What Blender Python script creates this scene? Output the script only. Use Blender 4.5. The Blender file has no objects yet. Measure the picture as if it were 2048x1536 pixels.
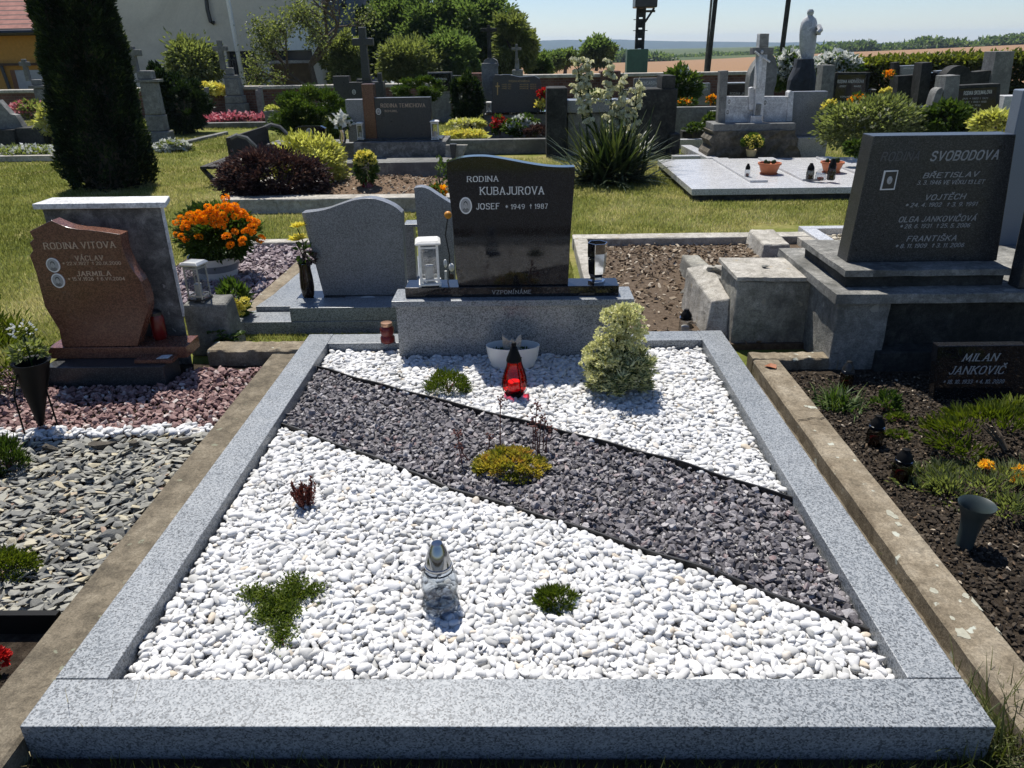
import bpy, bmesh, math, random
import numpy as np
from mathutils import Vector, Matrix, Euler, noise as mnoise

# ---------------------------------------------------------------- camera, sky, sun, exposure
scene = bpy.context.scene
COL = scene.collection
PITCH, YAW, ROLL, FPX, EYE = 0.42192, 0.02053, -0.01658, 1510.0, 1.58
_cp, _sp = math.cos(PITCH), math.sin(PITCH)
CF = Vector((-math.sin(YAW)*_cp, math.cos(YAW)*_cp, -_sp))
_r = Vector((math.cos(YAW), math.sin(YAW), 0)); _u = _r.cross(CF)
CR = _r*math.cos(ROLL)+_u*math.sin(ROLL); CU = _u*math.cos(ROLL)-_r*math.sin(ROLL)
cam_data = bpy.data.cameras.new("camera"); cam = bpy.data.objects.new("camera", cam_data); COL.objects.link(cam)
cam.matrix_world = Matrix(((CR.x, CU.x, -CF.x, 0), (CR.y, CU.y, -CF.y, 0), (CR.z, CU.z, -CF.z, EYE), (0, 0, 0, 1)))
cam_data.sensor_width = 36; cam_data.lens = FPX/2048*36; cam_data.clip_start = 0.05; cam_data.clip_end = 20000
scene.camera = cam
SUN_EL, SUN_AZ = math.radians(63), math.radians(-22)
world = bpy.data.worlds.new("World"); scene.world = world; world.use_nodes = True
wn = world.node_tree; wn.nodes.clear()
sky = wn.nodes.new("ShaderNodeTexSky"); sky.sky_type = 'NISHITA'; sky.sun_disc = False
sky.sun_elevation = SUN_EL; sky.sun_rotation = SUN_AZ
sky.air_density = 1.0; sky.dust_density = 0.2; sky.ozone_density = 4.0; sky.altitude = 900
bg = wn.nodes.new("ShaderNodeBackground"); bg.inputs[1].default_value = 0.071
wo = wn.nodes.new("ShaderNodeOutputWorld"); tint = wn.nodes.new('ShaderNodeMix'); tint.data_type = 'RGBA'; tint.blend_type = 'MULTIPLY'; tint.inputs[0].default_value = 1; tint.inputs[7].default_value = (.9, .91, 1, 1)
wn.links.new(sky.outputs[0], tint.inputs[6]); wn.links.new(tint.outputs[2], bg.inputs[0]); wn.links.new(bg.outputs[0], wo.inputs[0])
sun_data = bpy.data.lights.new("sun", 'SUN'); sun_data.energy = 4.1; sun_data.angle = math.radians(0.5); sun_data.color = (1, 0.96, 0.9)
sun = bpy.data.objects.new("sun", sun_data); COL.objects.link(sun)
sun.rotation_euler = Vector((math.sin(SUN_AZ)*math.cos(SUN_EL), math.cos(SUN_AZ)*math.cos(SUN_EL), math.sin(SUN_EL))).to_track_quat('Z', 'Y').to_euler()
scene.view_settings.view_transform = 'Standard'; scene.view_settings.look = 'None'
scene.view_settings.exposure = 0.70; scene.view_settings.gamma = 1
scene.cycles.use_denoising = True
scene.cycles.caustics_refractive = False; scene.cycles.caustics_reflective = False
scene.cycles.max_bounces = 8; scene.cycles.transparent_max_bounces = 32; scene.cycles.sample_clamp_indirect = 6
scene.cycles.volume_bounces = 0

rng = np.random.default_rng(7); random.seed(7)

# ---------------------------------------------------------------- measuring: photo pixel (2048 wide) to a point of the place
def _ray(px, py): return CF + CR*((px-1024)/FPX) - CU*((py-768)/FPX)
def g(px, py, z=0.0):
    d = _ray(px, py); t = (z-EYE)/d.z; return Vector((d.x*t, d.y*t, z))
def h(px, py, Y):
    d = _ray(px, py); t = Y/d.y; return Vector((d.x*t, Y, EYE+d.z*t))
def hx(px, Y, py=200): return h(px, py, Y).x
def hz(px, py, Y): return h(px, py, Y).z

# ---------------------------------------------------------------- materials
class NT:
    def __init__(s, name):
        s.m = bpy.data.materials.new(name); s.m.use_nodes = True; s.t = s.m.node_tree; s.t.nodes.clear()
        s.out = s.n("ShaderNodeOutputMaterial"); s.tc = None
    def n(s, kind, **kw):
        o = s.t.nodes.new(kind)
        for k, v in kw.items(): setattr(o, k, v)
        return o
    def l(s, a, b): s.t.links.new(a, b)
    def co(s):
        if s.tc is None: s.tc = s.n("ShaderNodeTexCoord").outputs['Object']
        return s.tc
    def noise(s, scale, detail=4, rough=.6, vec=None, dist=0):
        o = s.n("ShaderNodeTexNoise"); o.inputs['Scale'].default_value = scale; o.inputs['Detail'].default_value = detail
        o.inputs['Roughness'].default_value = rough; o.inputs['Distortion'].default_value = dist
        s.l(vec or s.co(), o.inputs['Vector']); return o.outputs['Fac']
    def vor(s, scale, out='Color', feature='F1', vec=None):
        o = s.n("ShaderNodeTexVoronoi", feature=feature); o.inputs['Scale'].default_value = scale
        s.l(vec or s.co(), o.inputs['Vector']); return o.outputs[out]
    def stretch(s, x, y, z):
        o = s.n("ShaderNodeMapping"); o.inputs['Scale'].default_value = (x, y, z); s.l(s.co(), o.inputs['Vector']); return o.outputs[0]
    def sep(s, c):
        o = s.n("ShaderNodeSeparateColor"); s.l(c, o.inputs[0]); return o.outputs[0]
    def ramp(s, fac, stops, interp='LINEAR'):
        o = s.n("ShaderNodeValToRGB"); e = o.color_ramp.elements; o.color_ramp.interpolation = interp
        while len(e) < len(stops): e.new(0.5)
        for el, (p, c) in zip(e, stops): el.position = p; el.color = (*((c, c, c) if isinstance(c, (int, float)) else c), 1)
        s.l(fac, o.inputs[0]); return o.outputs[0]
    def mix(s, fac, a, b, blend='MIX'):
        o = s.n("ShaderNodeMix", data_type='RGBA', blend_type=blend)
        for idx, v in ((0, fac), (6, a), (7, b)):
            if hasattr(v, 'is_linked'): s.l(v, o.inputs[idx])
            else: o.inputs[idx].default_value = v if idx == 0 else (*v, 1)
        return o.outputs[2]
    def bump(s, fac, strength=.3, dist=.01):
        o = s.n("ShaderNodeBump"); o.inputs['Strength'].default_value = strength; o.inputs['Distance'].default_value = dist
        s.l(fac, o.inputs['Height']); return o.outputs[0]
    def bsdf(s, color, rough=.6, metal=0, normal=None, spec=.5, trans=0, ior=1.45, emit=None):
        b = s.n("ShaderNodeBsdfPrincipled")
        if hasattr(color, 'is_linked'): s.l(color, b.inputs['Base Color'])
        else: b.inputs['Base Color'].default_value = (*color, 1)
        if hasattr(rough, 'is_linked'): s.l(rough, b.inputs['Roughness'])
        else: b.inputs['Roughness'].default_value = rough
        b.inputs['Metallic'].default_value = metal; b.inputs['Specular IOR Level'].default_value = spec
        b.inputs['Transmission Weight'].default_value = trans; b.inputs['IOR'].default_value = ior
        if normal: s.l(normal, b.inputs['Normal'])
        s.l(b.outputs[0], s.out.inputs[0]); return b

def granite(name, cols, scale=150, rough=.3, spec=.5, stops=(0, .3, .55, .8), bumpy=0, haze=.08):
    t = NT(name); v = t.sep(t.vor(scale)); v2 = t.noise(scale*1.7, 2)
    f = t.n("ShaderNodeMath", operation='ADD'); t.l(v, f.inputs[0])
    f2 = t.n("ShaderNodeMath", operation='MULTIPLY_ADD'); t.l(v2, f2.inputs[0]); f2.inputs[1].default_value = .6; f2.inputs[2].default_value = -.3
    t.l(f2.outputs[0], f.inputs[1])
    c = t.ramp(f.outputs[0], list(zip(stops, cols)))
    c = t.mix(haze, c, t.ramp(t.noise(3, 5), [(.3, .05), (.7, .7)]))
    n = t.bump(t.noise(60, 6), bumpy, .004) if bumpy else None
    r = t.ramp(t.noise(9, 6), [(.3, max(0, rough-.04)), (.75, rough+.08)])
    t.bsdf(c, r, spec=spec, normal=n); return t.m
def concrete(name, a, b, c, scale=6, lichen=None, rough=.9, bumps=.5, stain=None):
    t = NT(name)
    col = t.ramp(t.noise(scale, 8, .65, dist=.4), [(.3, a), (.5, b), (.7, c)])
    sp = t.ramp(t.noise(scale*22, 5, .75), [(.34, .3), (.62, 1.1)])
    col = t.mix(.65, col, sp, 'MULTIPLY'); col = t.mix(.6, col, t.ramp(t.noise(scale*3.1, 6, .7, dist=1), [(.36, .45), (.58, 1.1)]), 'MULTIPLY')
    if stain: col = t.mix(t.ramp(t.noise(scale*.5, 6, .7), [(.45, 0), (.62, 1)]), col, stain)
    if lichen:
        m = t.ramp(t.noise(scale*2.3, 5, .5), [(.66, 0), (.69, 1)]); col = t.mix(m, col, lichen)
    t.bsdf(col, rough, normal=t.bump(t.noise(scale*14, 8, .7), bumps, .006), spec=.25); return t.m
def plain(name, col, rough=.5, metal=0, var=.15, spec=.5, scale=12):
    t = NT(name); d = tuple(x*(1-var) for x in col); e = tuple(min(1, x*(1+var)) for x in col)
    t.bsdf(t.ramp(t.noise(scale, 6), [(.3, d), (.7, e)]), rough, metal, spec=spec); return t.m
def glass(name, col, edge=.35, gloss=1.0):
    """thin walled glass: clear where seen face on, darker and mirror like at grazing angles"""
    t = NT(name); lw = t.n("ShaderNodeLayerWeight"); lw.inputs[0].default_value = .25
    c = t.mix(t.ramp(lw.outputs['Facing'], [(.35, 0), (.95, 1)]), col, tuple(x*edge for x in col))
    tr = t.n("ShaderNodeBsdfTransparent"); t.l(c, tr.inputs[0]); gl = t.n("ShaderNodeBsdfGlossy"); gl.inputs['Roughness'].default_value = .03
    fr = t.ramp(lw.outputs['Facing'], [(.3, .045), (.7, .12), (1, .6)]); mx = t.n("ShaderNodeMixShader"); t.l(fr, mx.inputs[0])
    t.l(tr.outputs[0], mx.inputs[1]); t.l(gl.outputs[0], mx.inputs[2]); t.l(mx.outputs[0], t.out.inputs[0]); return t.m
def leafmat(name, stops, trans=.35, rough=.5, tcol=None, spec=.3):
    t = NT(name); a = t.n("ShaderNodeAttribute", attribute_name="tint")
    c = t.ramp(a.outputs['Fac'], stops); b = t.bsdf(c, rough, spec=spec)
    tr = t.n("ShaderNodeBsdfTranslucent"); cc = t.mix(1, c, tcol or (1.5, 1.6, .6), 'MULTIPLY'); t.l(cc, tr.inputs[0])
    mx = t.n("ShaderNodeMixShader"); mx.inputs[0].default_value = trans
    t.l(b.outputs[0], mx.inputs[1]); t.l(tr.outputs[0], mx.inputs[2]); t.l(mx.outputs[0], t.out.inputs[0]); return t.m
def stonemat(name, stops, rough=.8, bump=.3, veins=None, scale=60):
    t = NT(name); a = t.n("ShaderNodeAttribute", attribute_name="tint"); c = t.ramp(a.outputs['Fac'], stops)
    c = t.mix(.35, c, t.ramp(t.noise(scale, 6), [(.3, .55), (.65, 1.0)]), 'MULTIPLY')
    if veins: c = t.mix(t.ramp(t.noise(scale*.7, 5, .6, dist=1.5), [(.56, 0), (.62, .6)]), c, veins)
    t.bsdf(c, rough, normal=t.bump(t.noise(scale*3, 5), bump, .003), spec=.3); return t.m

M = {}
M['granite'] = granite('light_granite', [(.032, .037, .042), (.10, .115, .125), (.195, .213, .225), (.28, .295, .30)], 240, .4, stops=(0, .22, .5, .8))
M['granite_mid'] = granite('mid_granite', [(.05, .053, .055), (.15, .155, .155), (.25, .255, .25), (.34, .34, .33)], 240, .22)
M['granite_grey'] = granite('grey_granite', [(.07, .075, .08), (.13, .135, .14), (.19, .195, .2), (.26, .265, .27)], 260, .3)
M['granite_black'] = granite('black_granite', [(.004, .004, .005), (.007, .007, .008), (.012, .012, .013), (.035, .035, .036)], 420, .04, stops=(0, .4, .8, .97), haze=.004)
M['granite_dark'] = granite('dark_granite', [(.010, .011, .012), (.02, .022, .023), (.034, .036, .038), (.07, .072, .075)], 260, .3, stops=(0, .35, .7, .95), haze=.01)
M['granite_brown'] = granite('brown_granite', [(.065, .024, .014), (.095, .036, .02), (.125, .048, .028), (.18, .078, .046)], 200, .22, haze=.02)
M['granite_slab'] = granite('pale_granite', [(.2, .2, .2), (.42, .42, .42), (.52, .52, .52), (.58, .58, .58)], 180, .25)
M['concrete'] = concrete('old_concrete', (.17, .135, .09), (.26, .215, .15), (.36, .31, .23), 7, lichen=(.42, .43, .36))
M['concrete_mossy'] = concrete('mossy_concrete', (.10, .085, .06), (.18, .15, .105), (.27, .23, .165), 9, lichen=(.2, .2, .14))
M['concrete_pale'] = concrete('pale_concrete', (.3, .28, .23), (.46, .43, .37), (.6, .57, .5), 7, lichen=(.34, .29, .21), bumps=.9)
M['concrete_grey'] = concrete('grey_concrete', (.16, .16, .145), (.28, .272, .245), (.42, .41, .37), 6, stain=(.09, .09, .08), lichen=(.3, .29, .25), bumps=.9)
M['concrete_dark'] = concrete('dark_weathered_stone', (.025, .026, .025), (.06, .06, .055), (.12, .12, .108), 8, stain=(.02, .021, .019), bumps=.9)
M['slab_stain'] = concrete('stained_render', (.07, .07, .067), (.17, .166, .155), (.36, .35, .33), 9, lichen=(.3, .29, .28), bumps=.7)
M['white_paint'] = concrete('white_render', (.62, .62, .6), (.74, .74, .72), (.8, .8, .78), 3, bumps=.15)
M['sand_stone'] = concrete('grey_sandstone', (.15, .15, .14), (.25, .25, .235), (.36, .355, .33), 5, stain=(.12, .12, .115))
M['marble'] = concrete('white_marble', (.5, .5, .5), (.64, .64, .63), (.74, .74, .73), 3, rough=.5, bumps=.1, stain=(.38, .38, .39))
M['rock'] = concrete('layered_rock', (.06, .052, .042), (.13, .115, .09), (.24, .21, .17), 8, bumps=1)
M['letter_white'] = plain('white_letter_paint', (.62, .62, .6), .5)
M['letter_grey'] = plain('grey_letter_metal', (.33, .33, .325), .5)
M['letter_worn'] = plain('worn_letter', (.1, .1, .1), .6)
M['letter_gold'] = plain('dull_gold_letter', (.5, .37, .26), .5)
M['letter_gilt'] = plain('gilt_letter', (.45, .3, .1), .4)
M['porcelain'] = plain('porcelain_rim', (.75, .74, .72), .2)
M['photo_grey'] = plain('portrait_ground', (.33, .33, .32), .25)
M['photo_dark'] = plain('portrait_dark', (.04, .04, .04), .25)
M['photo_cloth'] = plain('portrait_clothing', (.16, .16, .16), .25, var=.4, scale=90)
M['photo_skin'] = plain('portrait_face', (.4, .39, .38), .25, var=.4, scale=120)
M['white_metal'] = plain('white_enamel', (.72, .7, .64), .35, scale=40)
M['black_plastic'] = plain('black_plastic', (.005, .005, .005), .55, spec=.15)
M['rubber'] = plain('black_edging', (.012, .012, .013), .5)
M['steel'] = plain('polished_steel', (.62, .63, .64), .06, 1, var=.05)
M['dark_metal'] = plain('dark_metal', (.05, .05, .05), .35, .8)
M['green_metal'] = plain('green_sheet', (.05, .115, .07), .5)
M['glass'] = glass('clear_glass', (.88, .895, .91), .5)
M['glass_jar'] = glass('tinted_clear_glass', (.83, .85, .87), .28)
M['glass_base'] = glass('thick_glass_base', (.68, .71, .75), .3)
M['concrete_beige'] = concrete('beige_concrete', (.22, .21, .17), (.36, .345, .29), (.5, .48, .41), 6, stain=(.12, .115, .1), lichen=(.3, .28, .22), bumps=.9)
M['glass_red'] = glass('red_glass', (1, .06, .035), .5)
M['glass_smoke'] = glass('smoked_glass', (.55, .56, .56), .4)
M['red_plastic'] = plain('dark_red_plastic', (.13, .008, .007), .25)
M['wax'] = plain('candle_wax', (.6, .57, .5), .5)
M['ceramic'] = plain('white_ceramic', (.66, .66, .62), .3, var=.06)
M['ceramic_grey'] = plain('grey_ceramic_band', (.2, .22, .24), .4)
M['terracotta'] = plain('terracotta', (.42, .13, .05), .6)
M['brown_glaze'] = plain('brown_glaze', (.018, .011, .008), .08)
M['lily'] = plain('yellow_petal', (.8, .66, .06), .6)
M['rose_brown'] = plain('dried_petal', (.2, .07, .03), .7)
M['orange_petal'] = leafmat('orange_petal', [(0, (.75, .2, .002)), (.5, (.92, .33, .004)), (1, (.98, .46, .012))], .35, .7, (1.1, 1.2, .6))
M['yellow_petal'] = leafmat('pale_yellow_petal', [(0, (.7, .6, .08)), (1, (.85, .78, .25))], .3, .7, (1.1, 1.1, .8))
M['cream_petal'] = leafmat('cream_petal', [(0, (.5, .5, .33)), (.5, (.7, .68, .48)), (1, (.82, .8, .62))], .42, .6, (1.1, 1.1, .8))
M['white_petal'] = leafmat('white_petal', [(0, (.55, .57, .5)), (1, (.8, .8, .76))], .3, .6, (1, 1, 1))
M['pink_petal'] = leafmat('pink_petal', [(0, (.4, .06, .09)), (.6, (.62, .2, .23)), (1, (.78, .42, .43))], .3, .6, (1, 1, 1))
M['red_petal'] = leafmat('red_petal', [(0, (.35, .01, .01)), (1, (.65, .03, .02))], .3, .6, (1, 1, 1))
M['wood_dark'] = plain('weathered_bench_wood', (.03, .026, .022), .8, scale=30, var=.4)
M['bark'] = plain('bark', (.09, .07, .05), .9, scale=30, var=.4)
M['stem_red'] = plain('red_stem', (.12, .04, .03), .7)
M['leaf'] = leafmat('green_leaf', [(0, (.025, .05, .01)), (.5, (.055, .095, .022)), (1, (.11, .15, .04))])
M['leaf_tree'] = leafmat('tree_leaf', [(0, (.05, .08, .04)), (.5, (.095, .14, .065)), (1, (.17, .215, .11))], .5)
M['leaf_willow'] = leafmat('grey_green_leaf', [(0, (.07, .088, .045)), (.5, (.14, .16, .075)), (1, (.25, .27, .15))], .45)
M['thuja'] = leafmat('dark_thuja', [(0, (.006, .013, .006)), (.6, (.018, .034, .012)), (.9, (.06, .085, .028)), (1, (.11, .14, .045))], .25)  # the palest stops paint sunlit sprays into the leaf colour
M['thuja_green'] = leafmat('bright_thuja', [(0, (.02, .04, .01)), (.6, (.055, .09, .02)), (1, (.12, .16, .04))], .3)
M['conifer_yellow'] = leafmat('yellow_conifer', [(0, (.04, .06, .01)), (.6, (.1, .13, .015)), (1, (.2, .22, .03))], .3)
M['barberry'] = leafmat('barberry_leaf', [(0, (.018, .010, .012)), (.5, (.046, .029, .029)), (.82, (.10, .07, .058)), (1, (.34, .28, .23))], .3, rough=.35, tcol=(1.3, .9, .75), spec=.6)  # the palest stop paints glossy leaf highlights into the colour
M['golden'] = leafmat('golden_leaf', [(0, (.2, .21, .05)), (.5, (.46, .44, .15)), (1, (.72, .69, .4))], .35)
M['sedum'] = leafmat('sedum_leaf', [(0, (.04, .065, .008)), (.5, (.09, .125, .016)), (1, (.16, .19, .035))], .3)
M['sedum_yellow'] = leafmat('yellow_sedum', [(0, (.08, .10, .015)), (.35, (.24, .25, .04)), (.7, (.5, .4, .07)), (1, (.5, .24, .07))], .35, tcol=(1.2, 1.2, .6))
M['sedum_red'] = leafmat('red_sedum', [(0, (.05, .012, .01)), (.6, (.13, .03, .022)), (1, (.25, .08, .05))], .25, tcol=(1.2, .8, .6))
M['spurge'] = leafmat('variegated_leaf', [(0, (.06, .09, .04)), (.3, (.15, .19, .085)), (.38, (.45, .46, .24)), (1, (.66, .65, .4))], .25, tcol=(1.1, 1.15, .7))
M['spurge_head'] = leafmat('cream_green_bract', [(0, (.38, .4, .19)), (.5, (.64, .63, .37)), (1, (.82, .8, .56))], .4, tcol=(1.1, 1.1, .7))
M['yucca'] = leafmat('yucca_leaf', [(0, (.018, .032, .014)), (.5, (.045, .065, .028)), (1, (.11, .125, .06))], .2, .4)
M['straw'] = leafmat('dry_straw', [(0, (.2, .16, .07)), (1, (.5, .43, .24))], .3, tcol=(1, 1, .8))
M['grass'] = leafmat('lawn_blade', [(0, (.11, .125, .03)), (.45, (.22, .235, .07)), (.75, (.36, .335, .15)), (1, (.55, .49, .3))], .5, .55, (1.2, 1.2, .85))
M['grass_dark'] = leafmat('painted_shade_grass', [(0, (.03, .045, .01)), (1, (.12, .13, .04))], .3)  # darker copy of the grass, with shade put into its colour
M['pebble'] = stonemat('white_marble_pebble', [(0, (.45, .445, .42)), (.3, (.60, .595, .58)), (.75, (.69, .685, .67)), (.95, (.73, .725, .71)), (1, (.56, .48, .37))], .7, .2, scale=35)
M['slate'] = stonemat('purple_slate_chip', [(0, (.075, .07, .074)), (.5, (.14, .128, .134)), (.8, (.23, .213, .218)), (.93, (.42, .4, .395)), (1, (.2, .13, .125))], .6, .5, veins=(.42, .4, .39))
M['redstone'] = stonemat('red_porphyry_chip', [(0, (.15, .085, .08)), (.5, (.27, .165, .15)), (.9, (.4, .28, .25)), (1, (.62, .58, .53))], .8, .4)
M['schist'] = stonemat('grey_schist_chip', [(0, (.13, .13, .12)), (.4, (.25, .245, .215)), (.8, (.38, .365, .3)), (.95, (.48, .42, .28)), (1, (.3, .2, .15))], .65, .5)
M['pinkstone'] = stonemat('mauve_gravel', [(0, (.16, .12, .125)), (.6, (.3, .24, .25)), (1, (.5, .44, .43))], .8, .4)
M['creamstone'] = stonemat('cream_gravel', [(0, (.45, .4, .3)), (1, (.68, .63, .52))], .8, .3)
M['chip'] = stonemat('bark_chip', [(0, (.1, .065, .04)), (.6, (.22, .16, .1)), (1, (.5, .43, .33))], .9, .3)
M['brickwall'] = None

def soilmat(name, a, b, c, scale=30):
    t = NT(name); n = t.noise(scale, 10, .75); t.bsdf(t.ramp(n, [(.3, a), (.5, b), (.72, c)]), .95, normal=t.bump(t.noise(scale*2, 8, .75), 1, .02), spec=.1); return t.m
M['soil'] = soilmat('dark_soil', (.022, .016, .011), (.05, .038, .027), (.1, .078, .055))
M['soil_dry'] = soilmat('dry_brown_soil', (.07, .05, .034), (.135, .1, .07), (.22, .17, .125))
M['mulch'] = soilmat('brown_mulch', (.1, .07, .045), (.19, .13, .085), (.28, .2, .14), 45)
def groundmat():
    t = NT('lawn_ground'); n = t.noise(1.3, 7, .6); n2 = t.noise(22, 6, .7)
    c = t.ramp(n, [(.32, (.10, .125, .025)), (.5, (.16, .175, .04)), (.68, (.29, .25, .1))])
    c = t.mix(.6, c, t.ramp(n2, [(.3, .35), (.65, 1.1)]), 'MULTIPLY')
    t.bsdf(c, .95, normal=t.bump(n2, .6, .03), spec=.1); return t.m
M['ground'] = groundmat()
def brick():
    t = NT('old_brick'); b = t.n("ShaderNodeTexBrick"); mp = t.n("ShaderNodeMapping"); mp.inputs['Rotation'].default_value = (math.pi/2, 0, 0)
    t.l(t.co(), mp.inputs[0]); t.l(mp.outputs[0], b.inputs['Vector'])
    b.inputs['Scale'].default_value = 4; b.inputs['Color1'].default_value = (.12, .05, .04, 1); b.inputs['Color2'].default_value = (.19, .1, .075, 1)
    b.inputs['Mortar'].default_value = (.17, .15, .13, 1); b.inputs['Mortar Size'].default_value = .02
    c = t.mix(.6, b.outputs[0], t.ramp(t.noise(3, 7), [(.3, .3), (.7, 1)]), 'MULTIPLY'); t.bsdf(c, .9, spec=.2); return t.m
M['brickwall'] = brick()

# ---------------------------------------------------------------- mesh helpers
ROUGH = ('concrete', 'concrete_beige', 'concrete_mossy', 'concrete_pale', 'concrete_grey', 'concrete_dark', 'slab_stain', 'sand_stone')
class MB:
    def __init__(s): s.v = []; s.f = []; s.mi = []; s.cur = 0
    def add(s, vs, fs):
        o = len(s.v); s.v += [tuple(v) for v in vs]
        for f in fs: s.f.append([o+i for i in f]); s.mi.append(s.cur)
        return s
    def box(s, x0, x1, y0, y1, z0, z1):
        return s.loft([[(x0, y0, z0), (x1, y0, z0), (x1, y1, z0), (x0, y1, z0)], [(x0, y0, z1), (x1, y0, z1), (x1, y1, z1), (x0, y1, z1)]])
    def loft(s, rings, cap0=True, cap1=True, closed=True):
        n = len(rings[0]); vs = [p for r in rings for p in r]; fs = []
        for i in range(len(rings)-1):
            for j in range(n if closed else n-1):
                k = (j+1) % n; fs.append([i*n+j, i*n+k, (i+1)*n+k, (i+1)*n+j])
        if cap0: fs.append(list(range(n))[::-1])
        if cap1: fs.append([(len(rings)-1)*n+j for j in range(n)])
        return s.add(vs, fs)
    def prism(s, pts, y0, y1, dx=0):
        return s.loft([[(p[0], y0, p[1]) for p in pts], [(p[0]+dx, y1, p[1]) for p in pts]])
    def prismz(s, pts, z0, z1): return s.loft([[(p[0], p[1], z0) for p in pts], [(p[0], p[1], z1) for p in pts]])
    def lathe(s, c, prof, n=28, sx=1, sy=1, cap0=True, cap1=True, rot=0):
        rings = [[(c[0]+r*sx*math.cos(rot+2*math.pi*k/n), c[1]+r*sy*math.sin(rot+2*math.pi*k/n), c[2]+z) for k in range(n)] for r, z in prof]
        return s.loft(rings, cap0, cap1)
    def tube(s, pts, r, n=6):
        pts = [Vector(p) for p in pts]; rings = []
        rr = r if isinstance(r, (list, tuple)) else [r]*len(pts)
        for i, p in enumerate(pts):
            d = (pts[min(i+1, len(pts)-1)]-pts[max(i-1, 0)]).normalized()
            a = d.orthogonal().normalized() if i == 0 else (a-d*a.dot(d)).normalized()
            b = d.cross(a); rings.append([p+(a*math.cos(2*math.pi*k/n)+b*math.sin(2*math.pi*k/n))*rr[i] for k in range(n)])
        return s.loft(rings)
    def ell(s, c, r, nu=12, nv=8, amp=0):
        rings = []
        for i in range(nv+1):
            th = math.pi*(i+.02)/(nv+.04); rings.append([])
            for k in range(nu):
                q = 1+random.uniform(-amp, amp)
                rings[-1].append((c[0]+r[0]*q*math.sin(th)*math.cos(2*math.pi*k/nu), c[1]+r[1]*q*math.sin(th)*math.sin(2*math.pi*k/nu), c[2]-r[2]*q*math.cos(th)))
        return s.loft(rings)
    def hull(s, pts):
        bm = bmesh.new()
        for p in pts: bm.verts.new(p)
        bmesh.ops.convex_hull(bm, input=bm.verts); bm.verts.ensure_lookup_table()
        keep = [v for v in bm.verts if v.link_faces]; ix = {v: i for i, v in enumerate(keep)}
        s.add([v.co[:] for v in keep], [[ix[v] for v in f.verts] for f in bm.faces]); bm.free(); return s
    def build(s, name, mats, parent=None, bevel=0, smooth=False, seg=2, loc=None):
        base = Vector((0, 0, 0))
        p = parent
        while p is not None: base += p.location; p = p.parent
        if loc is not None: base = Vector(loc)
        bm = bmesh.new(); vs = [bm.verts.new(Vector(v)-base) for v in s.v]
        for f, mi in zip(s.f, s.mi):
            try: fa = bm.faces.new([vs[i] for i in f]); fa.material_index = mi
            except ValueError: pass
        bmesh.ops.recalc_face_normals(bm, faces=bm.faces)
        if isinstance(mats, str) and mats in ROUGH and len(s.f) <= 14 and name not in ('crack', 'lichen_patch', 'cross'):
            big = max(e.calc_length() for e in bm.edges); near = min((v.co+base).y for v in bm.verts) < 9
            bmesh.ops.subdivide_edges(bm, edges=bm.edges[:], cuts=9 if near else 4, use_grid_fill=True)
            amp = min(.0055, big*.012); bm.normal_update()
            for v in bm.verts:
                q = (v.co+base)*9; n_ = mnoise.noise(q)+.6*mnoise.noise(q*3.1); sharp = any(e.calc_face_angle(0) > .6 for e in v.link_edges)
                v.co += v.normal*amp*(n_*.6 if not sharp else -abs(n_)*1.3)
        me = bpy.data.meshes.new(name); bm.to_mesh(me); bm.free()
        if smooth: me.shade_smooth(); me.set_sharp_from_angle(angle=math.radians(38))
        for m in (mats if isinstance(mats, (list, tuple)) else [mats]): me.materials.append(M[m] if isinstance(m, str) else m)
        o = bpy.data.objects.new(name, me); COL.objects.link(o); o.parent = parent
        if loc is not None: o.location = loc
        if bevel:
            b = o.modifiers.new('edge', 'BEVEL'); b.width = bevel; b.segments = seg; b.limit_method = 'ANGLE'; b.angle_limit = math.radians(40)
        return o
def npmesh(name, V, F, mat, parent=None, tint=None, smooth=False, loc=None):
    V = np.asarray(V, np.float32); F = np.asarray(F, np.int32)
    base = Vector((0, 0, 0)); p = parent
    while p is not None: base += p.location; p = p.parent
    if loc is not None: base = Vector(loc)
    V = V-np.array(base[:], np.float32)
    me = bpy.data.meshes.new(name); k = F.shape[1]
    me.vertices.add(len(V)); me.vertices.foreach_set('co', V.ravel())
    me.loops.add(F.size); me.loops.foreach_set('vertex_index', F.ravel())
    me.polygons.add(len(F)); me.polygons.foreach_set('loop_start', np.arange(len(F), dtype=np.int32)*k)
    me.polygons.foreach_set('use_smooth', np.full(len(F), smooth))
    if tint is not None:
        a = me.attributes.new('tint', 'FLOAT', 'FACE'); a.data.foreach_set('value', np.asarray(tint, np.float32))
    me.update(calc_edges=True)
    for m in (mat if isinstance(mat, (list, tuple)) else [mat]): me.materials.append(M[m])
    o = bpy.data.objects.new(name, me); COL.objects.link(o); o.parent = parent
    if loc is not None: o.location = loc
    return o
def tag(o, label, cat, group=None):
    o['label'] = label; o['category'] = cat
    if group: o['group'] = group
    return o
def root(name, label, cat, loc, group=None):
    o = bpy.data.objects.new(name, None); o.location = loc; o.empty_display_size = .1; COL.objects.link(o)
    return tag(o, label, cat, group)
def struct(o): o['kind'] = 'structure'; return o
def stuff(o): o['kind'] = 'stuff'; return o
def copy_thing(r, loc, label, rotz=0, group=None, scale=1):
    c = r.copy(); COL.objects.link(c); c.location = loc; c.rotation_euler = (0, 0, rotz); c['label'] = label; c.scale = (scale,)*3
    if group: c['group'] = group
    for ch in list(r.children):
        d = ch.copy(); COL.objects.link(d); d.parent = c
        for gch in list(ch.children):
            e = gch.copy(); COL.objects.link(e); e.parent = d
    return c

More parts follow.
